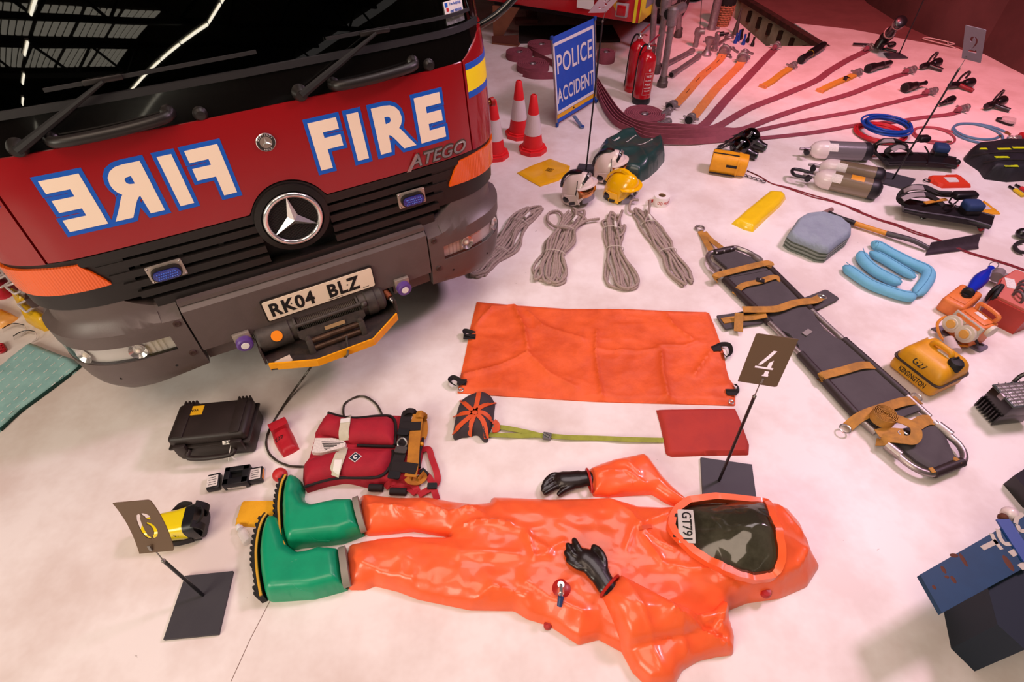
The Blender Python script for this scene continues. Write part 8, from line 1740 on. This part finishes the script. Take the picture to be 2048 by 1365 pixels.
# ------------------------------------------------------------------ things left of the fire engine
TEAL = mat('teal_quilt', '#a2d0ce', .45, coat=.3, var=(10, '#8cbcbc', .6), bump=(14, .25)); qm = thing('quilted_mat', 'teal quilted mat with white stitch dashes at the left edge', 'mat', G(60, 770)); qp = ZK((232, 628), (330, 665), (440, 710), (545, 745), (612, 798), (560, 850), (480, 905), (300, 1040), (150, 1150), (0, 1290), (-200, 1440), (-420, 1150), (-200, 980), (0, 812), (120, 715)); xy = G2(qp, .012); qh = lambda d, x, y: dome(.022, .012)(d) + np.clip(d / .03, 0, 1) * .012 * ridged(x * 3.2, y * 3.2, 19); QF = Field(xy, qh)
mb = MB(True); mb.puff(xy, qh, .013); mb.build('top_sheet', TEAL, qm, 60)
st_m = mat('white_stitch', '#d8e2de', .6); rnd = random.Random(3)
A0 = np.array((230., 640.)); du = np.array((60., -45.)) ; 
for i in range(-3, 9):
    for j in range(0, 13):
        p = np.array((215., 660.)) + np.array((57., 24.)) * i + np.array((-56., 52.)) * j + np.array((12., -20.)) * (i % 2)
        q = p + np.array((32., -26.))
        if q[0] > 600 or p[0] < -15: continue
        a, b_ = ZK(tuple(p), tuple(q)); z1 = cast(QF, *a, .002); z2 = cast(QF, *b_, .002)
        if float(QF(z1.x, z1.y)[0]) < .012 or float(QF(z2.x, z2.y)[0]) < .012: continue
        mb = MB(True); mb.ribbon([z1, z2], .006, .0015); mb.build('stitch', st_m, qm, 0)
ed = resample(zpath(withz(ZK((614, 800), (480, 908), (300, 1042), (150, 1152), (0, 1292)), .008), 6), .03); mb = MB(True); mb.ribbon(ed, .016, .014); mb.build('dark_edge', mat('dark_teal_edge', '#0e3a34', .6), qm)
# spectacles
for lab_, pts in (('clear safety spectacles with black brow nearest the mat', ZG((200, 1160), (300, 1100), (420, 1070), (530, 1088))), ('clear safety spectacles with black brow by the orange bag', ZG((35, 1045), (125, 990), (230, 965), (370, 990)))):
    t = thing('spectacles', lab_, 'spectacles', G(*pts[1]), 0, 'safety spectacles'); mb = MB(True); mb.tube(zpath(withz(pts, .035), 6), .0026, 6); mb.build('brow', NOZ, t)
    lo_ = [(p[0] + 2, p[1] + 8) for p in pts]; up3 = zpath(withz(pts, .034), 6); lo3 = zpath(withz(lo_, .012), 6); mb = MB(True); mb.slab(lambda u, v: tuple(np.array(up3[int(round(u * (len(up3) - 1)))]) * (1 - v) + np.array(lo3[int(round(u * (len(lo3) - 1)))]) * v), 12, 3, (0, .0, .0015)); mb.build('lens', CLEARG, t)
    mb = MB(True); e0, e1 = pts[0], pts[-1]; mb.tube(zpath([(*e1, .034), (e1[0] + 3, e1[1] + 12, .02), (e1[0] - 8, e1[1] + 22, .008)], 6), .0028, 6); mb.build('temple', mat('clear_temple', '#d8c8c4', .2), t)
# orange bag
OB = mat('orange_polythene', '#f09a20', .25, coat=.4, var=(6, '#f8d8a8', .35), bump=(12, .3)); xy = G2(ZG((-200, 700), (0, 735), (150, 795), (270, 868), (120, 985), (0, 1030), (-200, 1000)), .01); mb = MB(True); mb.puff(xy, lambda d, x, y: dome(.03, .03)(d) + np.clip(d / .02, 0, 1) * .012 * ridged(x * 6, y * 6, 22), .012); one('orange_bag', 'shiny orange plastic bag at the left edge', 'bag', mb, OB)
# yellow and red containers with clear lids
def tub(label, cap, body, m, z=.11):
    t = thing('plastic_tub', label, 'container', G(*body[0]), 0, 'tubs with clear lids behind the left headlamp'); xy = G2(body, z * .5); mb = MB(True); mb.puff(xy, lambda d, x, y: dome(z, .05)(d), .014); mb.build('tub_body', m, t, 60)
    cx = G2(cap, z + .02); mb = MB(True); mb.prism(cx, z - .01, z + .02); mb.build('lid', CLEARG, t, 20); mb = MB(True); mb.tube([(x, y, z + .02) for x, y in resample(np.array(cx), .02, True)], .007, 6, closed=True); mb.build('lid_rim', mat('clear_rim', '#d8cccc', .15, coat=.5), t)
TY = mat('yellow_tub', '#d8a812', .35, coat=.3); TR = mat('red_tub', '#b0182c', .35, coat=.3)
tub('yellow tub with a clear lid nearest the bumper', ZG((270, 680), (430, 600), (545, 700), (400, 800)), ZG((270, 700), (430, 640), (600, 740), (760, 860), (740, 960), (590, 990), (450, 930), (320, 850)), TY); tub('yellow tub with a clear lid behind the other', ZG((80, 410), (220, 350), (330, 470), (230, 525)), ZG((145, 500), (260, 440), (420, 560), (420, 640), (270, 660), (180, 580)), TY)
tub('red tub with a clear lid at the left edge', ZG((-120, 330), (60, 200), (160, 330), (0, 430)), ZG((-150, 380), (0, 300), (130, 270), (200, 340), (120, 440), (0, 500), (-150, 520)), TR); tub('red tub with a clear lid behind the cab corner', ZG((-140, 200), (20, 120), (80, 240), (-60, 310)), ZG((-150, 200), (0, 150), (90, 250), (0, 330), (-150, 340)), TR)
t = thing('chain', 'end of a red chain at the left edge', 'chain', G(*ZK((5, 680))[0])); 
for k in range(3): g = G(*ZK((-6 + k * 9, 655 + k * 16))[0], .012); mb = MB(True); mb.torus((g.x, g.y, .012), .018, .007, n=16, k=6); mb.build('link', REDH, t)
# ------------------------------------------------------------------ second fire engine at the top of the view (rear end)
cor = G(1276, 47, .42); lf = G(1035, 10, .42); rx_ = heading(lf, cor); e2 = thing('fire_engine', 'rear corner of another fire engine, red with yellow side, at the back', 'fire engine', (cor.x, cor.y, 0), rx_); WB = 2.4
def bx2(nm, c_, d_, m_, bev=.01, par=None): mb = MB(); mb.box(c_, d_, bev=bev); return mb.build(nm, m_, par or e2)
RED2 = mat('second_red', '#c0141c', .3, coat=.4); YEL2 = mat('second_yellow', '#e8dc2a', .35); bx2('rear_body', (-WB / 2, 1.6, 1.5), (WB, 3.2, 2.16), RED2); bay = bx2('rear_locker', (-.95, -.006, .86), (1.25, .02, .5), mat('locker_dark', '#1a1212', .6)); 
for c_, d_ in (((-.95, -.012, .605), (1.29, .03, .025)), ((-.315, -.012, .86), (.025, .03, .5)), ((-1.585, -.012, .86), (.025, .03, .5))): bx2('locker_frame', c_, d_, GALV, .003, bay)
bx2('paper_sign', (-.62, -.02, .56), (.20, .003, .14), STK, 0)
for z_ in (.53, .70): la = bx2('tail_lamp', (-.19, -.02, z_), (.13, .05, .13), mat('lamp_frame', '#a8a0a0', .4), .006); bx2('tail_lens', (-.19, -.045, z_), (.10, .02, .10), mat('tail_red', '#b0101c', .2, coat=.5), .008, la)
mb = MB(); mb.prism([(-.5, .85), (-.42, .95), (-.26, .62), (-.26, .50)], -.004, 0, Matrix(((1, 0, 0, 0), (0, 0, 1, -.006), (0, 1, 0, 0), (0, 0, 0, 1)))); mb.build('yellow_chevron', mat('amber_chevron', '#e0a024', .4), e2, 0); bx2('yellow_edge', (-.045, -.008, .9), (.03, .01, .96), YEL2, 0)
sd_ = bx2('yellow_side', (.006, 1.0, .95), (.012, 2.0, 1.06), YEL2, .003); bx2('side_locker', (.016, .62, .92), (.01, .95, .78), mat('silver_locker', '#8a98a8', .35, .6), .003, sd_)
mb = MB(); mb.box((.024, .4, .72), (.006, .25, .12), bev=.002); mb.box((.024, .7, .8), (.006, .2, .2), bev=.002); mb.build('stowed_kit', mat('kit_amber', '#d89a20', .5), sd_)
for yy in (1.75, 2.9):
    Mw = Matrix.Translation((-.12, yy, .46)) @ Matrix.Rotation(PI / 2, 4, 'Y'); mb = MB(); mb.lathe([(.25, -.14), (.42, -.14), (.46, -.10), (.46, .10), (.42, .14), (.25, .14)], 36, Mw); wh = mb.build('wheel', RUBBER, e2); mb = MB(); mb.lathe([(0, .02), (.14, .04), (.15, .09), (.20, .10), (.255, .145), (.255, .13), (.255, -.1), (0, -.1)], 32, Mw); mb.build('wheel_rim', mat('pale_rim', '#c8b4b8', .35, .6), wh)
bx2('chassis', (-WB / 2, 2.0, .40), (WB * .6, 3.6, .16), CHAS)
# plank, wedge and blocks beneath it
def slab_px(name, label, cat, pts, z0, z1, m_): 
    mb = MB(True); mb.prism(G2(pts, z1), z0, z1); return one(name, label, cat, mb, m_, ang=0)
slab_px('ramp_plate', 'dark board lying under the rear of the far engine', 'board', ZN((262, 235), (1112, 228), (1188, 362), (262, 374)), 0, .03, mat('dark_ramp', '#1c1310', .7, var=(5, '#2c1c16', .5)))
WOOD = mat('plywood_brown', '#7a4a30', .7, var=(7, '#663c26', .6)); a, b_ = G(*ZN((20, 400))[0]), G(*ZN((255, 425))[0]); t = thing('wooden_wedge', 'brown plywood wedge propped beside the dark board', 'wedge', ((a.x + b_.x) / 2, (a.y + b_.y) / 2, 0), heading(a, b_)); L = (b_ - a).length
mb = MB(); mb.prism([(-L / 2, 0), (-L * .3, 0), (L / 2, .40), (-L / 2, .40)], 0, .02, Matrix(((1, 0, 0, 0), (0, 0, 1, .05), (0, 1, 0, 0), (0, 0, 0, 1)))); mb.build('tall_panel', WOOD, t, 0)
mb = MB(); mb.prism([(-L / 2, 0), (L / 2, 0), (L / 2, .5), (-L / 2, .34)], 0, .02, Matrix(((1, 0, 0, 0), (0, 0, 1, .0), (0, 1, 0, 0), (0, 0, 0, 1))) @ Matrix.Scale(.25, 4, (0, 1, 0))); mb.build('front_panel', mat('red_brown_ply', '#5e2f22', .7), t, 0)
mb = MB(); mb.box((0, .04, .008), (L, .1, .016)); mb.build('floor_panel', WOOD, t, 0)
t = thing('prop_block', 'pale wooden block and post behind the dark board', 'block', G(*ZN((330, 200))[0])); g = G(*ZN((330, 205))[0]); mb = MB(True); mb.box((g.x, g.y, .025), (.30, .16, .05), (0, 0, .1), .004); mb.build('foot_block', mat('pale_wood', '#a58a80', .7), t); mb = MB(True); g = G(*ZN((378, 160))[0]); mb.box((g.x, g.y, .2), (.14, .12, .4), (0, 0, .1), .006); mb.build('post', mat('brown_post', '#7d5a4c', .7), t)
